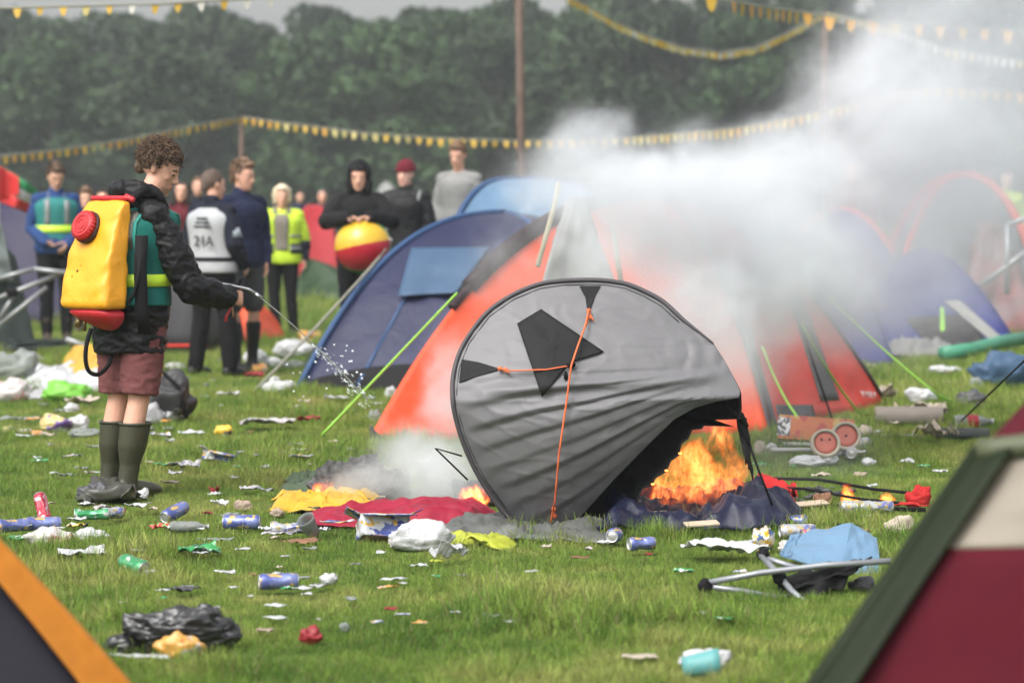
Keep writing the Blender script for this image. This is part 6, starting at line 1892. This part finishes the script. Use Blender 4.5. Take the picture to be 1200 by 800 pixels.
for a, c in (((-30, 360), (78, 318)), ((0, 326), (40, 315)), ((40, 315), (95, 322)), ((-10, 388), (55, 336)), ((0, 372), (20, 340)), ((78, 397), (118, 412)), ((78, 397), (88, 408))):
    part('frame_tube', tube([at(*a, Yg - .25), at(*c, Yg - .15)], .022, 8), M('pale_tube', rgb(185, 188, 190), .35, .08, metal=.4), gz, world=True)
part('bracket', ball(at(14, 342, Yg - .25), (.06, .05, .05), 10, 8), blackc, gz, world=True)
fl = empty('flag', at(2, 420, 33.5), 0, 'red, white, green and black flag hanging at the far left', 'flag')
fl.location.z = 0
part('flag_pole', tube([at(-2, 410, 33.5), at(-2, 190, 33.5)], .02, 8), greypole, fl, world=True)
fcol = M('flag_cloth', (1, 1, 1, 1), .7)
def stripe(v0, v1, mat, nm='stripe'):
    def fn(u, v):
        w_ = v0 + (v1 - v0) * v
        p = Vector((-2 + 46 * u, 192 + 30 * u + 44 * w_ * (1 - .25 * u)))
        return at(p.x, p.y, 33.4 + .12 * math.sin(u * 7 + w_ * 2))
    return part(nm, grid(fn, 16, 4), mat, fl, world=True, solid=.004)
stripe(0, .33, M('flag_green', (.02, .22, .08, 1), .7)); stripe(.33, .66, M('flag_white', (.5, .5, .5, 1), .7)); stripe(.66, 1.0, M('flag_red', (.45, .02, .02, 1), .7))
part('triangle', grid(lambda u, v: at(-2 + 24 * u, 193 + 15 * u + (43 - 22 * u) * v, 33.25 + .12 * math.sin(u * 3.5)), 10, 8), MATS['flag_red'], fl, world=True, solid=.004)
# right edge: white poles of a bent frame
wf = empty('bent_gazebo_frame', G(1185, 405), 0, 'bent white gazebo frame standing at the right edge beyond the smoke', 'gazebo')
for a, c in (((1181, 262), (1180, 345)), ((1181, 264), (1215, 250)), ((1150, 335), (1215, 285))):
    part('frame_tube', tube([at(*a, 27), at(*c, 27)], .03, 8), MATS['pale_tube'], wf, world=True)

# ------------------------------------------------------------------ poles and bunting
wood = M('brown_pole', (.085, .055, .042, 1), .8, .25, bump=.4)
def pole(px, Y, top_py, r, label, lean=0):
    x = (px - 600) / F * Y; z = ground_h(x, Y)
    tpt = at(px + lean, top_py, Y)
    o = part('bunting_pole', tube([Vector((x, Y, z - .2)), Vector((x, Y, z)).lerp(tpt, .5), tpt], [r, r * .95, r * .85], 10), wood, None, world=True)
    tag(o, label, 'pole'); return tpt
y1 = M('bunting_yellow', (.44, .28, .03, 1), .6, .1); y2 = M('bunting_amber', (.44, .23, .03, 1), .6, .1); y3 = M('bunting_pale', (.44, .37, .14, 1), .6, .1); w1 = M('bunting_white', (.40, .40, .36, 1), .6, .1)
def bunting(pts, step, size, mats, label, hang=1.0, seed=0, maxn=100):
    """cord with pennants; pts = world points of the cord"""
    o = empty('bunting', pts[0], 0, label, 'bunting')
    part('cord', tube(pts, .012, 5), MATS['tan_cord'], o, world=True)
    seg = [(pts[i], pts[i + 1], (pts[i + 1] - pts[i]).length) for i in range(len(pts) - 1)]
    tot = sum(s_[2] for s_ in seg); n = min(maxn, int(tot / step)); rr = random.Random(seed)
    for k in range(n):
        d = tot * (k + .5) / n
        for a, b2, L in seg:
            if d <= L: p = a.lerp(b2, d / L); tv = (b2 - a).normalized(); break
            d -= L
        w_ = size * rr.uniform(.9, 1.1); hh = w_ * 1.25 * hang
        sw = Vector((0, rr.uniform(-.3, .3) * w_, 0)) + Vector((rr.uniform(-.12, .12) * w_, 0, 0))
        v = [p - tv * w_ / 2, p + tv * w_ / 2, p + tv * w_ * .28 - Z3 * hh * .75 + sw * .7, p - Z3 * hh + sw, p - tv * w_ * .28 - Z3 * hh * .75 + sw * .7]
        part('pennant', (v, [(0, 1, 2, 3, 4)]), mats[rr.randrange(len(mats))], o, world=True, smooth=False, solid=.004)
    return o
yb = [y1, y1, y2, y3]
t1 = pole(283, 45, 137, .045, 'thin grey-brown pole holding the low bunting at the left')
bunting([at(-20, 185, 40), at(60, 177, 41), at(140, 165, 42), at(215, 150, 43.5), at(250, 143, 44), t1], .165, .10, yb, 'low string of yellow pennants running from the left edge up to the thin pole')
bunting([t1, at(330, 144, 44.5), at(420, 155, 44), at(510, 162, 44), at(600, 165, 44), at(680, 164, 44), at(740, 161, 44)], .165, .10, yb, 'low string of yellow pennants from the thin pole behind the onlookers', seed=2)
bunting([at(740, 161, 44), at(860, 151, 42), at(930, 138, 41), at(1000, 121, 40), at(1085, 103, 40), at(1140, 105, 40), at(1230, 112, 40)], .165, .12, yb, 'low string of yellow pennants rising into the smoke at the right', seed=3)
pole(614, 33, -12, .055, 'tall brown pole in the middle, reaching above the picture', -6)
t2 = pole(967, 38, 14, .055, 'brown pole half hidden by smoke where the high bunting meets')
cat_ = [at(665, -4, 34), at(690, 8, 34.5), at(720, 26, 35), at(760, 43, 35.5), at(800, 56, 36), at(845, 62, 36.5), at(885, 56, 37), at(925, 38, 37.5), t2]
bunting(cat_, .048, .085, [y3, y3, y1, w1], 'deep sagging garland of close-set yellow fringe, upper middle', hang=.9, seed=4)
bunting([t2, at(1040, 32, 36), at(1110, 58, 35), at(1220, 75, 34)], .12, .09, [y3, w1], 'pale garland running right from the brown pole into the smoke', seed=5)
bunting([at(820, -6, 30), at(860, 2, 30), at(905, 10, 31), at(940, 14, 32), at(985, 22, 32), at(1060, 28, 32), at(1220, 38, 32)], .24, .12, [y1, y1, y2], 'widely spaced yellow pennants at the top right', seed=6)
bunting([at(-20, 10, 26), at(60, 8, 26), at(190, 5, 26), at(330, -4, 26)], .20, .075, [y1, y1, w1, y3], 'pennants of yellow and white along the top left edge', seed=7)
# ------------------------------------------------------------------ grass blades
def tuft_mesh(seed, n=50, rad=0.075, hgt=0.046, wid=0.0042):
    r = np.random.RandomState(seed)
    V, Fc = [], []
    for k in range(n):
        a = r.uniform(0, 6.283); q = rad * math.sqrt(r.uniform(0, 1))
        bx, by = q * math.cos(a), q * math.sin(a)
        la = r.uniform(0, 6.283)
        lean = abs(r.normal(0.35, 0.35)); h = hgt * r.uniform(0.45, 1.25)
        w = wid * r.uniform(0.6, 1.2)
        fx = r.uniform(0, 6.283)
        sx, sy = math.cos(fx) * w / 2, math.sin(fx) * w / 2
        base = len(V)
        S = 3
        for i in range(S + 1):
            t = i / S
            ang = lean * (0.35 + 0.9 * t)
            x = bx + math.cos(la) * math.sin(ang) * h * t; y = by + math.sin(la) * math.sin(ang) * h * t
            z = h * t * math.cos(ang) - 0.004
            ww = 1 - t * 0.85
            V.append((x - sx * ww, y - sy * ww, z)); V.append((x + sx * ww, y + sy * ww, z))
        for i in range(S):
            b_ = base + 2 * i
            Fc.append((b_, b_ + 1, b_ + 3, b_ + 2))
    me = mesh_from('grass_tuft', V, Fc)
    me.polygons.foreach_set('use_smooth', [True] * len(me.polygons))
    return me

def mat_blade():
    m = bpy.data.materials.new('grass_blades'); m.use_nodes = True
    n, l = m.node_tree.nodes, m.node_tree.links
    p = n['Principled BSDF']; p.inputs['Roughness'].default_value = 0.6; p.inputs['Specular IOR Level'].default_value = 0.25
    g = n.new('ShaderNodeNewGeometry'); oi = n.new('ShaderNodeObjectInfo')
    rp = grass_colour(n, l, g.outputs['Position'])
    hs = n.new('ShaderNodeHueSaturation')
    mr = n.new('ShaderNodeMapRange'); mr.inputs[3].default_value = 0.5; mr.inputs[4].default_value = 1.7
    l.new(g.outputs['Random Per Island'], mr.inputs['Value']); l.new(mr.outputs[0], hs.inputs['Value'])
    l.new(rp.outputs['Color'], hs.inputs['Color'])
    # a few dry straws
    gt = n.new('ShaderNodeMath'); gt.operation = 'GREATER_THAN'; gt.inputs[1].default_value = 0.93
    ml = n.new('ShaderNodeMath'); ml.operation = 'FRACT'
    m7 = n.new('ShaderNodeMath'); m7.operation = 'MULTIPLY'; m7.inputs[1].default_value = 37.7
    l.new(g.outputs['Random Per Island'], m7.inputs[0]); l.new(m7.outputs[0], ml.inputs[0]); l.new(ml.outputs[0], gt.inputs[0])
    mix = n.new('ShaderNodeMix'); mix.data_type = 'RGBA'
    l.new(gt.outputs[0], mix.inputs['Factor']); l.new(hs.outputs['Color'], mix.inputs['A']); mix.inputs['B'].default_value = (0.23, 0.20, 0.09, 1)
    l.new(mix.outputs['Result'], p.inputs['Base Color'])
    t = n.new('ShaderNodeBsdfTranslucent'); l.new(mix.outputs['Result'], t.inputs['Color'])
    mx_ = n.new('ShaderNodeMixShader'); mx_.inputs[0].default_value = 0.35
    out = [x for x in n if x.type == 'OUTPUT_MATERIAL'][0]
    l.new(p.outputs[0], mx_.inputs[1]); l.new(t.outputs[0], mx_.inputs[2]); l.new(mx_.outputs[0], out.inputs['Surface'])
    return m
BLADE = mat_blade()
tcol = bpy.data.collections.new('grass_tufts')
for s_ in range(6):
    me = tuft_mesh(s_) if s_ < 4 else tuft_mesh(s_, n=60, hgt=0.075, rad=0.06, wid=0.0048)
    me.materials.append(BLADE)
    o = bpy.data.objects.new('tuft_%d' % s_, me); tcol.objects.link(o)

def fbm(x, y, s, seed):
    return noise.fractal(Vector((x * s + seed, y * s - seed, seed * 0.37)), 1.0, 2.0, 3)

gr_ = np.random.RandomState(7)
P_, RZ, SC, IX = [], [], [], []
def scatter(y0, y1, dens, smul):
    hw = lambda y: 0.185 * y + 0.6
    n = int((y1 - y0) * 2 * hw(y1) * dens)
    xs = gr_.uniform(-hw(y1), hw(y1), n); ys = gr_.uniform(y0, y1, n)
    for x, y in zip(xs, ys):
        if abs(x) > hw(y): continue
        skip = False; low = 1.0
        for ex, ey, er, kk in EXCL:
            dx = (x - ex); dy = (y - ey)
            if dx * dx + dy * dy < er * er:
                if kk < 0: skip = True; break
                low = min(low, max(kk, .45))
        if skip: continue
        f = fbm(x, y, 0.75, 3.0) + 0.7 * fbm(x, y, 2.6, 9.0)
        h = 0.85 + 0.65 * max(-0.45, min(1.0, f))
        P_.append((x, y, ground_h(x, y))); RZ.append(gr_.uniform(0, 6.283)); SC.append(h * smul * gr_.uniform(0.75, 1.2) * low)
        IX.append(int(gr_.randint(4, 6)) if (f > 0.35 and gr_.uniform() < 0.5) else int(gr_.randint(0, 4)))
scatter(7.4, 11, 480, 0.95)
scatter(11, 15, 360, 1.0)
scatter(15, 22, 160, 1.2)
scatter(22, 34, 45, 1.6)
scatter(34, 52, 16, 2.2)
gme = bpy.data.meshes.new('grass')
gme.vertices.add(len(P_)); gme.vertices.foreach_set('co', np.array(P_).ravel())
for nm, arr, ty in (('rz', RZ, 'FLOAT'), ('sc', SC, 'FLOAT'), ('ix', IX, 'INT')):
    a_ = gme.attributes.new(nm, ty, 'POINT'); a_.data.foreach_set('value', np.array(arr))
gme.update()
gob = bpy.data.objects.new('grass', gme); COL.objects.link(gob); tag(gob, 'short green and straw grass of the field', 'grass', kind='stuff')
tree_ = bpy.data.node_groups.new('grass', 'GeometryNodeTree')
tree_.interface.new_socket('Geometry', in_out='INPUT', socket_type='NodeSocketGeometry')
tree_.interface.new_socket('Geometry', in_out='OUTPUT', socket_type='NodeSocketGeometry')
N_, L_ = tree_.nodes, tree_.links
gi, go = N_.new('NodeGroupInput'), N_.new('NodeGroupOutput')
iop = N_.new('GeometryNodeInstanceOnPoints'); ci = N_.new('GeometryNodeCollectionInfo')
ci.inputs['Collection'].default_value = tcol; ci.inputs['Separate Children'].default_value = True; ci.inputs['Reset Children'].default_value = True
def na(nm, ty):
    x = N_.new('GeometryNodeInputNamedAttribute'); x.data_type = ty; x.inputs['Name'].default_value = nm; return x.outputs[0]
cx_ = N_.new('ShaderNodeCombineXYZ'); L_.new(na('rz', 'FLOAT'), cx_.inputs[2])
cs_ = N_.new('ShaderNodeCombineXYZ')
for i in range(3): L_.new(na('sc', 'FLOAT'), cs_.inputs[i])
L_.new(gi.outputs[0], iop.inputs['Points']); L_.new(ci.outputs[0], iop.inputs['Instance'])
iop.inputs['Pick Instance'].default_value = True
L_.new(na('ix', 'INT'), iop.inputs['Instance Index']); L_.new(cx_.outputs[0], iop.inputs['Rotation']); L_.new(cs_.outputs[0], iop.inputs['Scale'])
L_.new(iop.outputs[0], go.inputs[0])
gmod = gob.modifiers.new('blades', 'NODES'); gmod.node_group = tree_
# ------------------------------------------------------------------ smoke and flames: density grids grown from noise
class NT:
    """tiny helper to write node maths"""
    def __init__(s, tree): s.t = tree; s.n = tree.nodes; s.l = tree.links
    def _in(s, sock, v):
        if hasattr(v, 'is_linked') or isinstance(v, bpy.types.NodeSocket): s.l.new(v, sock)
        else: sock.default_value = v
    def m(s, op, a, b=0.0, c=0.0, clamp=False):
        x = s.n.new('ShaderNodeMath'); x.operation = op; x.use_clamp = clamp
        s._in(x.inputs[0], a); s._in(x.inputs[1], b)
        if op in ('MULTIPLY_ADD', 'SMOOTH_MIN', 'SMOOTH_MAX'): s._in(x.inputs[2], c)
        return x.outputs[0]
    def v(s, op, a, b=(0, 0, 0), sc=None):
        x = s.n.new('ShaderNodeVectorMath'); x.operation = op
        s._in(x.inputs[0], a)
        if op not in ('LENGTH', 'SCALE', 'NORMALIZE'): s._in(x.inputs[1], b)
        if sc is not None: s._in(x.inputs['Scale'], sc)
        return x.outputs['Value'] if op == 'LENGTH' else x.outputs[0]
    def noise(s, vec, scale, detail=4, rough=0.55, dist=0.0, col=False):
        x = s.n.new('ShaderNodeTexNoise'); s._in(x.inputs['Vector'], vec)
        x.inputs['Scale'].default_value = scale; x.inputs['Detail'].default_value = detail
        x.inputs['Roughness'].default_value = rough; x.inputs['Distortion'].default_value = dist
        return x.outputs['Color' if col else 'Fac']
    def mapr(s, v, a, b, c=0.0, d=1.0, smooth=True):
        x = s.n.new('ShaderNodeMapRange')
        x.interpolation_type = 'SMOOTHSTEP' if smooth else 'LINEAR'
        s._in(x.inputs['Value'], v)
        for i, val in enumerate((a, b, c, d)): s._in(x.inputs[1 + i], val)
        return x.outputs['Result']

def volume_object(name, lo, hi, res, field, mat):
    """mesh object whose geometry nodes fill the box lo..hi (world metres) with a density grid"""
    tree = bpy.data.node_groups.new(name, 'GeometryNodeTree')
    tree.interface.new_socket('Geometry', in_out='INPUT', socket_type='NodeSocketGeometry')
    tree.interface.new_socket('Geometry', in_out='OUTPUT', socket_type='NodeSocketGeometry')
    nt = NT(tree)
    out = tree.nodes.new('NodeGroupOutput')
    vc = tree.nodes.new('GeometryNodeVolumeCube')
    vc.inputs['Min'].default_value = lo; vc.inputs['Max'].default_value = hi
    for k, ax in enumerate(('X', 'Y', 'Z')):
        vc.inputs['Resolution ' + ax].default_value = max(8, int((hi[k] - lo[k]) / res))
    pos = tree.nodes.new('GeometryNodeInputPosition').outputs[0]
    tree.links.new(field(nt, pos), vc.inputs['Density'])
    sm = tree.nodes.new('GeometryNodeSetMaterial'); sm.inputs['Material'].default_value = mat
    tree.links.new(vc.outputs[0], sm.inputs[0]); tree.links.new(sm.outputs[0], out.inputs[0])
    c = [(lo[k] + hi[k]) / 2 for k in range(3)]
    o = bpy.data.objects.new(name, mesh_from(name, [(c[0], c[1], lo[2])], []))
    o.data.materials.append(mat)
    COL.objects.link(o)
    md = o.modifiers.new('grid', 'NODES'); md.node_group = tree
    return o

def blob_field(nt, pos, blobs):
    """soft ellipsoids joined by max: (centre, radii, weight)"""
    acc = None
    for c, r, w in blobs:
        d = nt.v('DIVIDE', nt.v('SUBTRACT', pos, c), r)
        q = nt.mapr(nt.v('LENGTH', d), 1.0, 0.25, 0.0, w)
        acc = q if acc is None else nt.m('MAXIMUM', acc, q)
    return acc

def smoke_mat(name, col, dens, aniso=0.1):
    m = bpy.data.materials.new(name); m.use_nodes = True
    n, l = m.node_tree.nodes, m.node_tree.links; n.clear()
    o = n.new('ShaderNodeOutputMaterial'); p = n.new('ShaderNodeVolumePrincipled')
    p.inputs['Color'].default_value = col; p.inputs['Density'].default_value = dens
    p.inputs['Anisotropy'].default_value = aniso
    l.new(p.outputs[0], o.inputs['Volume'])
    return m

def smoke_field(blobs, scale, lo_t, hi_t, warp, seed, base=0.25):
    def fld(nt, pos):
        p0 = nt.v('ADD', pos, (seed * 7.3, seed * 3.1, seed * 5.7))
        wv = nt.v('SUBTRACT', nt.noise(p0, scale * 0.4, 2, col=True), (0.5, 0.5, 0.5))
        wv2 = nt.v('SUBTRACT', nt.noise(p0, scale * 1.6, 3, col=True), (0.5, 0.5, 0.5))
        pw = nt.v('ADD', nt.v('ADD', pos, nt.v('SCALE', wv, sc=warp)), nt.v('SCALE', wv2, sc=warp * 0.35))
        b = blob_field(nt, pw, blobs)
        # billows: folded noise at two sizes, curled by the warp
        q = nt.v('ADD', nt.v('ADD', p0, nt.v('SCALE', wv, sc=warp * 1.3)), nt.v('SCALE', wv2, sc=warp * 0.5))
        n1 = nt.noise(q, scale, 7, 0.62)
        bil = nt.m('MULTIPLY', nt.m('ABSOLUTE', nt.m('SUBTRACT', nt.noise(q, scale * 1.3, 4, 0.6), 0.5)), 2.2)
        nz = nt.m('SUBTRACT', nt.m('ADD', n1, 0.12), nt.m('MULTIPLY', bil, 0.35))
        x = nt.m('ADD', nt.m('MULTIPLY', nt.m('SUBTRACT', nz, 0.5), 5.0), nt.m('MULTIPLY', b, 1.35))
        d = nt.mapr(x, lo_t, hi_t)
        return nt.m('MULTIPLY', nt.m('MULTIPLY', d, b), nt.mapr(nz, 0.3, 0.65, 0.30, 1.7))
    return fld
SM_Y = 15.6
def sb(px, py, Y, rx, ry, rz, w):
    """one lump of smoke: centre seen at px,py at depth Y; radii in photo pixels across and up, metres deep"""
    s = scale_at(Y)
    return (tuple(at(px, py, Y)), (rx / s, ry, rz / s), w)
blobs = [
    sb(735, 220, 15.0, 120, 0.7, 80, 1.0),
    sb(700, 290, 14.6, 90, 0.5, 70, 0.6),
    sb(800, 245, 15.3, 190, 0.8, 120, 0.95),
    sb(690, 190, 15.2, 85, 0.6, 75, 0.8),
    sb(930, 200, 15.8, 140, 0.8, 110, 0.7),
    sb(1040, 110, 16.2, 150, 0.8, 140, 0.55),
    sb(640, 225, 15.3, 75, 0.5, 75, 0.5),
    sb(880, 310, 15.5, 190, 0.8, 130, 0.9),
    sb(800, 355, 14.8, 120, 0.5, 100, 0.8),
    sb(860, 420, 14.6, 80, 0.4, 90, 0.6),
    sb(610, 320, 15.0, 90, 0.5, 90, 0.32),
    sb(550, 440, 14.4, 50, 0.4, 110, 0.22),
]
s1 = volume_object('smoke', (-0.7, 13.5, 0.15), (3.4, 17.0, 3.1), 0.03,
                   smoke_field(blobs, 3.4, 0.15, 1.8, 0.55, 1), smoke_mat('smoke', (0.84, 0.86, 0.89, 1), 2.5))
veil = [
    sb(900, 310, 16.2, 240, 1.0, 170, 0.9),
    sb(1010, 310, 16.6, 230, 1.0, 170, 1.0),
    sb(1090, 190, 17.0, 200, 1.0, 210, 1.0),
    sb(1120, 40, 17.2, 200, 1.0, 200, 0.8),
    sb(1220, 130, 17.2, 180, 1.0, 230, 0.7),
    sb(1110, 320, 17.0, 190, 1.0, 120, 0.5),
    sb(850, 420, 15.4, 120, 0.7, 110, 0.6),
    sb(930, 520, 14.2, 130, 0.5, 90, 0.2),
]
s1b = volume_object('smoke', (0.3, 13.5, 0.1), (4.2, 18.6, 3.4), 0.04,
                    smoke_field(veil, 1.7, 0.05, 1.2, 0.7, 2), smoke_mat('smoke_veil', (0.80, 0.825, 0.87, 1), 0.95))
tag(s1b, kind='stuff')
tag(s1, kind='stuff')
blobs2 = [sb(515, 560, 13.6, 90, 0.4, 60, 1.0), sb(490, 530, 13.9, 90, 0.4, 60, 0.7), sb(435, 560, 13.8, 60, 0.35, 50, 0.7), sb(535, 470, 14.0, 60, 0.35, 110, 0.6), sb(410, 572, 13.7, 40, .3, 30, .6)]
s2 = volume_object('smoke', (-1.0, 13.05, 0.02), (0.05, 14.6, 1.1), 0.016,
                   smoke_field(blobs2, 5.5, 0.1, 1.3, 0.22, 3), smoke_mat('smoke_thin', (0.86, 0.88, 0.90, 1), 2.8))
tag(s2, kind='stuff')

def fire_mat(name='flame', strength=30.0):
    m = bpy.data.materials.new(name); m.use_nodes = True
    n, l = m.node_tree.nodes, m.node_tree.links; n.clear()
    o = n.new('ShaderNodeOutputMaterial')
    at_ = n.new('ShaderNodeAttribute'); at_.attribute_name = 'density'
    rp = n.new('ShaderNodeValToRGB'); e = rp.color_ramp.elements
    e[0].position = 0.0; e[0].color = (1.0, 0.10, 0.01, 1)
    e[1].position = 1.0; e[1].color = (1.0, 0.52, 0.17, 1)
    x = e.new(0.45); x.color = (1.0, 0.21, 0.035, 1)
    em = n.new('ShaderNodeEmission')
    mu = n.new('ShaderNodeMath'); mu.operation = 'MULTIPLY'; mu.inputs[1].default_value = strength
    l.new(at_.outputs['Fac'], rp.inputs['Fac']); l.new(rp.outputs['Color'], em.inputs['Color'])
    l.new(at_.outputs['Fac'], mu.inputs[0]); l.new(mu.outputs[0], em.inputs['Strength'])
    # soot in the flame takes away some of what lies behind
    ab = n.new('ShaderNodeVolumeAbsorption'); ab.inputs['Color'].default_value = (0.25, 0.12, 0.06, 1)
    md = n.new('ShaderNodeMath'); md.operation = 'MULTIPLY'; md.inputs[1].default_value = min(9.0, strength * 0.3)
    l.new(at_.outputs['Fac'], md.inputs[0]); l.new(md.outputs[0], ab.inputs['Density'])
    ad = n.new('ShaderNodeAddShader'); l.new(em.outputs[0], ad.inputs[0]); l.new(ab.outputs[0], ad.inputs[1])
    l.new(ad.outputs[0], o.inputs['Volume'])
    return m
FLAME = fire_mat()
FLAME2 = fire_mat('flame_small', 110.0)
def fire_field(blobs, sc, seed):
    def fld(nt, pos):
        # stretched upwards, twisted: thin licking filaments where two noises cross a level
        p0 = nt.v('ADD', pos, (seed * 2.3, seed * 1.1, seed))
        wv = nt.v('SUBTRACT', nt.noise(nt.v('MULTIPLY', p0, (1, 1, 0.6)), sc * 0.6, 3, col=True), (0.5, 0.5, 0.5))
        pw = nt.v('ADD', p0, nt.v('SCALE', wv, sc=1.6 / sc))
        ps = nt.v('MULTIPLY', pw, (1.0, 1.0, 0.42))
        n1 = nt.noise(ps, sc, 3, 0.5)
        ridge = nt.m('SUBTRACT', 1.0, nt.m('MULTIPLY', nt.m('ABSOLUTE', nt.m('SUBTRACT', n1, 0.5)), 12.0), clamp=True)
        n2 = nt.noise(ps, sc * 0.45, 2)
        b = blob_field(nt, nt.v('ADD', pos, nt.v('SCALE', wv, sc=0.9 / sc)), blobs)
        body = nt.mapr(nt.m('ADD', nt.m('MULTIPLY', n2, 1.8), nt.m('MULTIPLY', b, 0.6)), 1.14, 1.5)
        r2 = nt.m('POWER', ridge, 2.0)
        return nt.m('MULTIPLY', nt.m('MULTIPLY', nt.m('ADD', nt.m('MULTIPLY', r2, 1.05), 0.03), body), nt.mapr(b, 0.0, 0.35))
    return fld
ff = volume_object('flames', tuple(at(738, 612, Y0 + .35)), (at(935, 480, Y0 + .95).x, Y0 + .95, at(800, 482, Y0 + .65).z), 0.006,
    fire_field([sb(815, 560, Y0 + .62, 62, .26, 75, 1.0), sb(780, 585, Y0 + .62, 50, .25, 42, 1.0), sb(850, 585, Y0 + .62, 45, .22, 45, .9), sb(842, 520, Y0 + .62, 30, .2, 42, .8), sb(880, 597, Y0 + .62, 36, .2, 20, .9), sb(862, 545, Y0 + .62, 26, .2, 55, .7), sb(905, 604, Y0 + .62, 30, .2, 12, .8)], 19.0, 1), FLAME)
tag(ff, kind='stuff')

for (x0, y0, x1, y1, Y, sc_, bl) in (
    (352, 592, 412, 552, G(390, 588).y, 22.0, [(374, 578, 18, 20, 1.0), (390, 572, 16, 18, 1.0)]),
    (425, 590, 475, 558, G(440, 586).y + .05, 24.0, [(440, 576, 20, 14, .9), (458, 578, 18, 12, .8)]),
    (535, 602, 590, 565, 13.1, 20.0, [(556, 584, 24, 18, 1.0)]),
    (875, 610, 930, 560, 13.3, 20.0, [(905, 590, 24, 20, 1.0), (890, 602, 22, 12, 1.0)]),
    (982, 600, 1015, 560, G(995, 592).y, 22.0, [(992, 581, 12, 22, 1.0), (1002, 590, 12, 12, 1.0)]),
    (1030, 598, 1052, 576, G(1040, 592).y, 24.0, [(1039, 586, 11, 12, 1.0)])):
    s_ = scale_at(Y)
    fo = volume_object('flames', tuple(at(x0, y0, Y - .12)), (at(x1, y0, Y + .12).x, Y + .12, at(x0, y1, Y).z), .007,
        fire_field([(tuple(at(a, b2, Y)), (c * 1.15 / s_, .10, d * 1.15 / s_), w) for a, b2, c, d, w in bl], sc_, x0), FLAME2)
    tag(fo, kind='stuff')
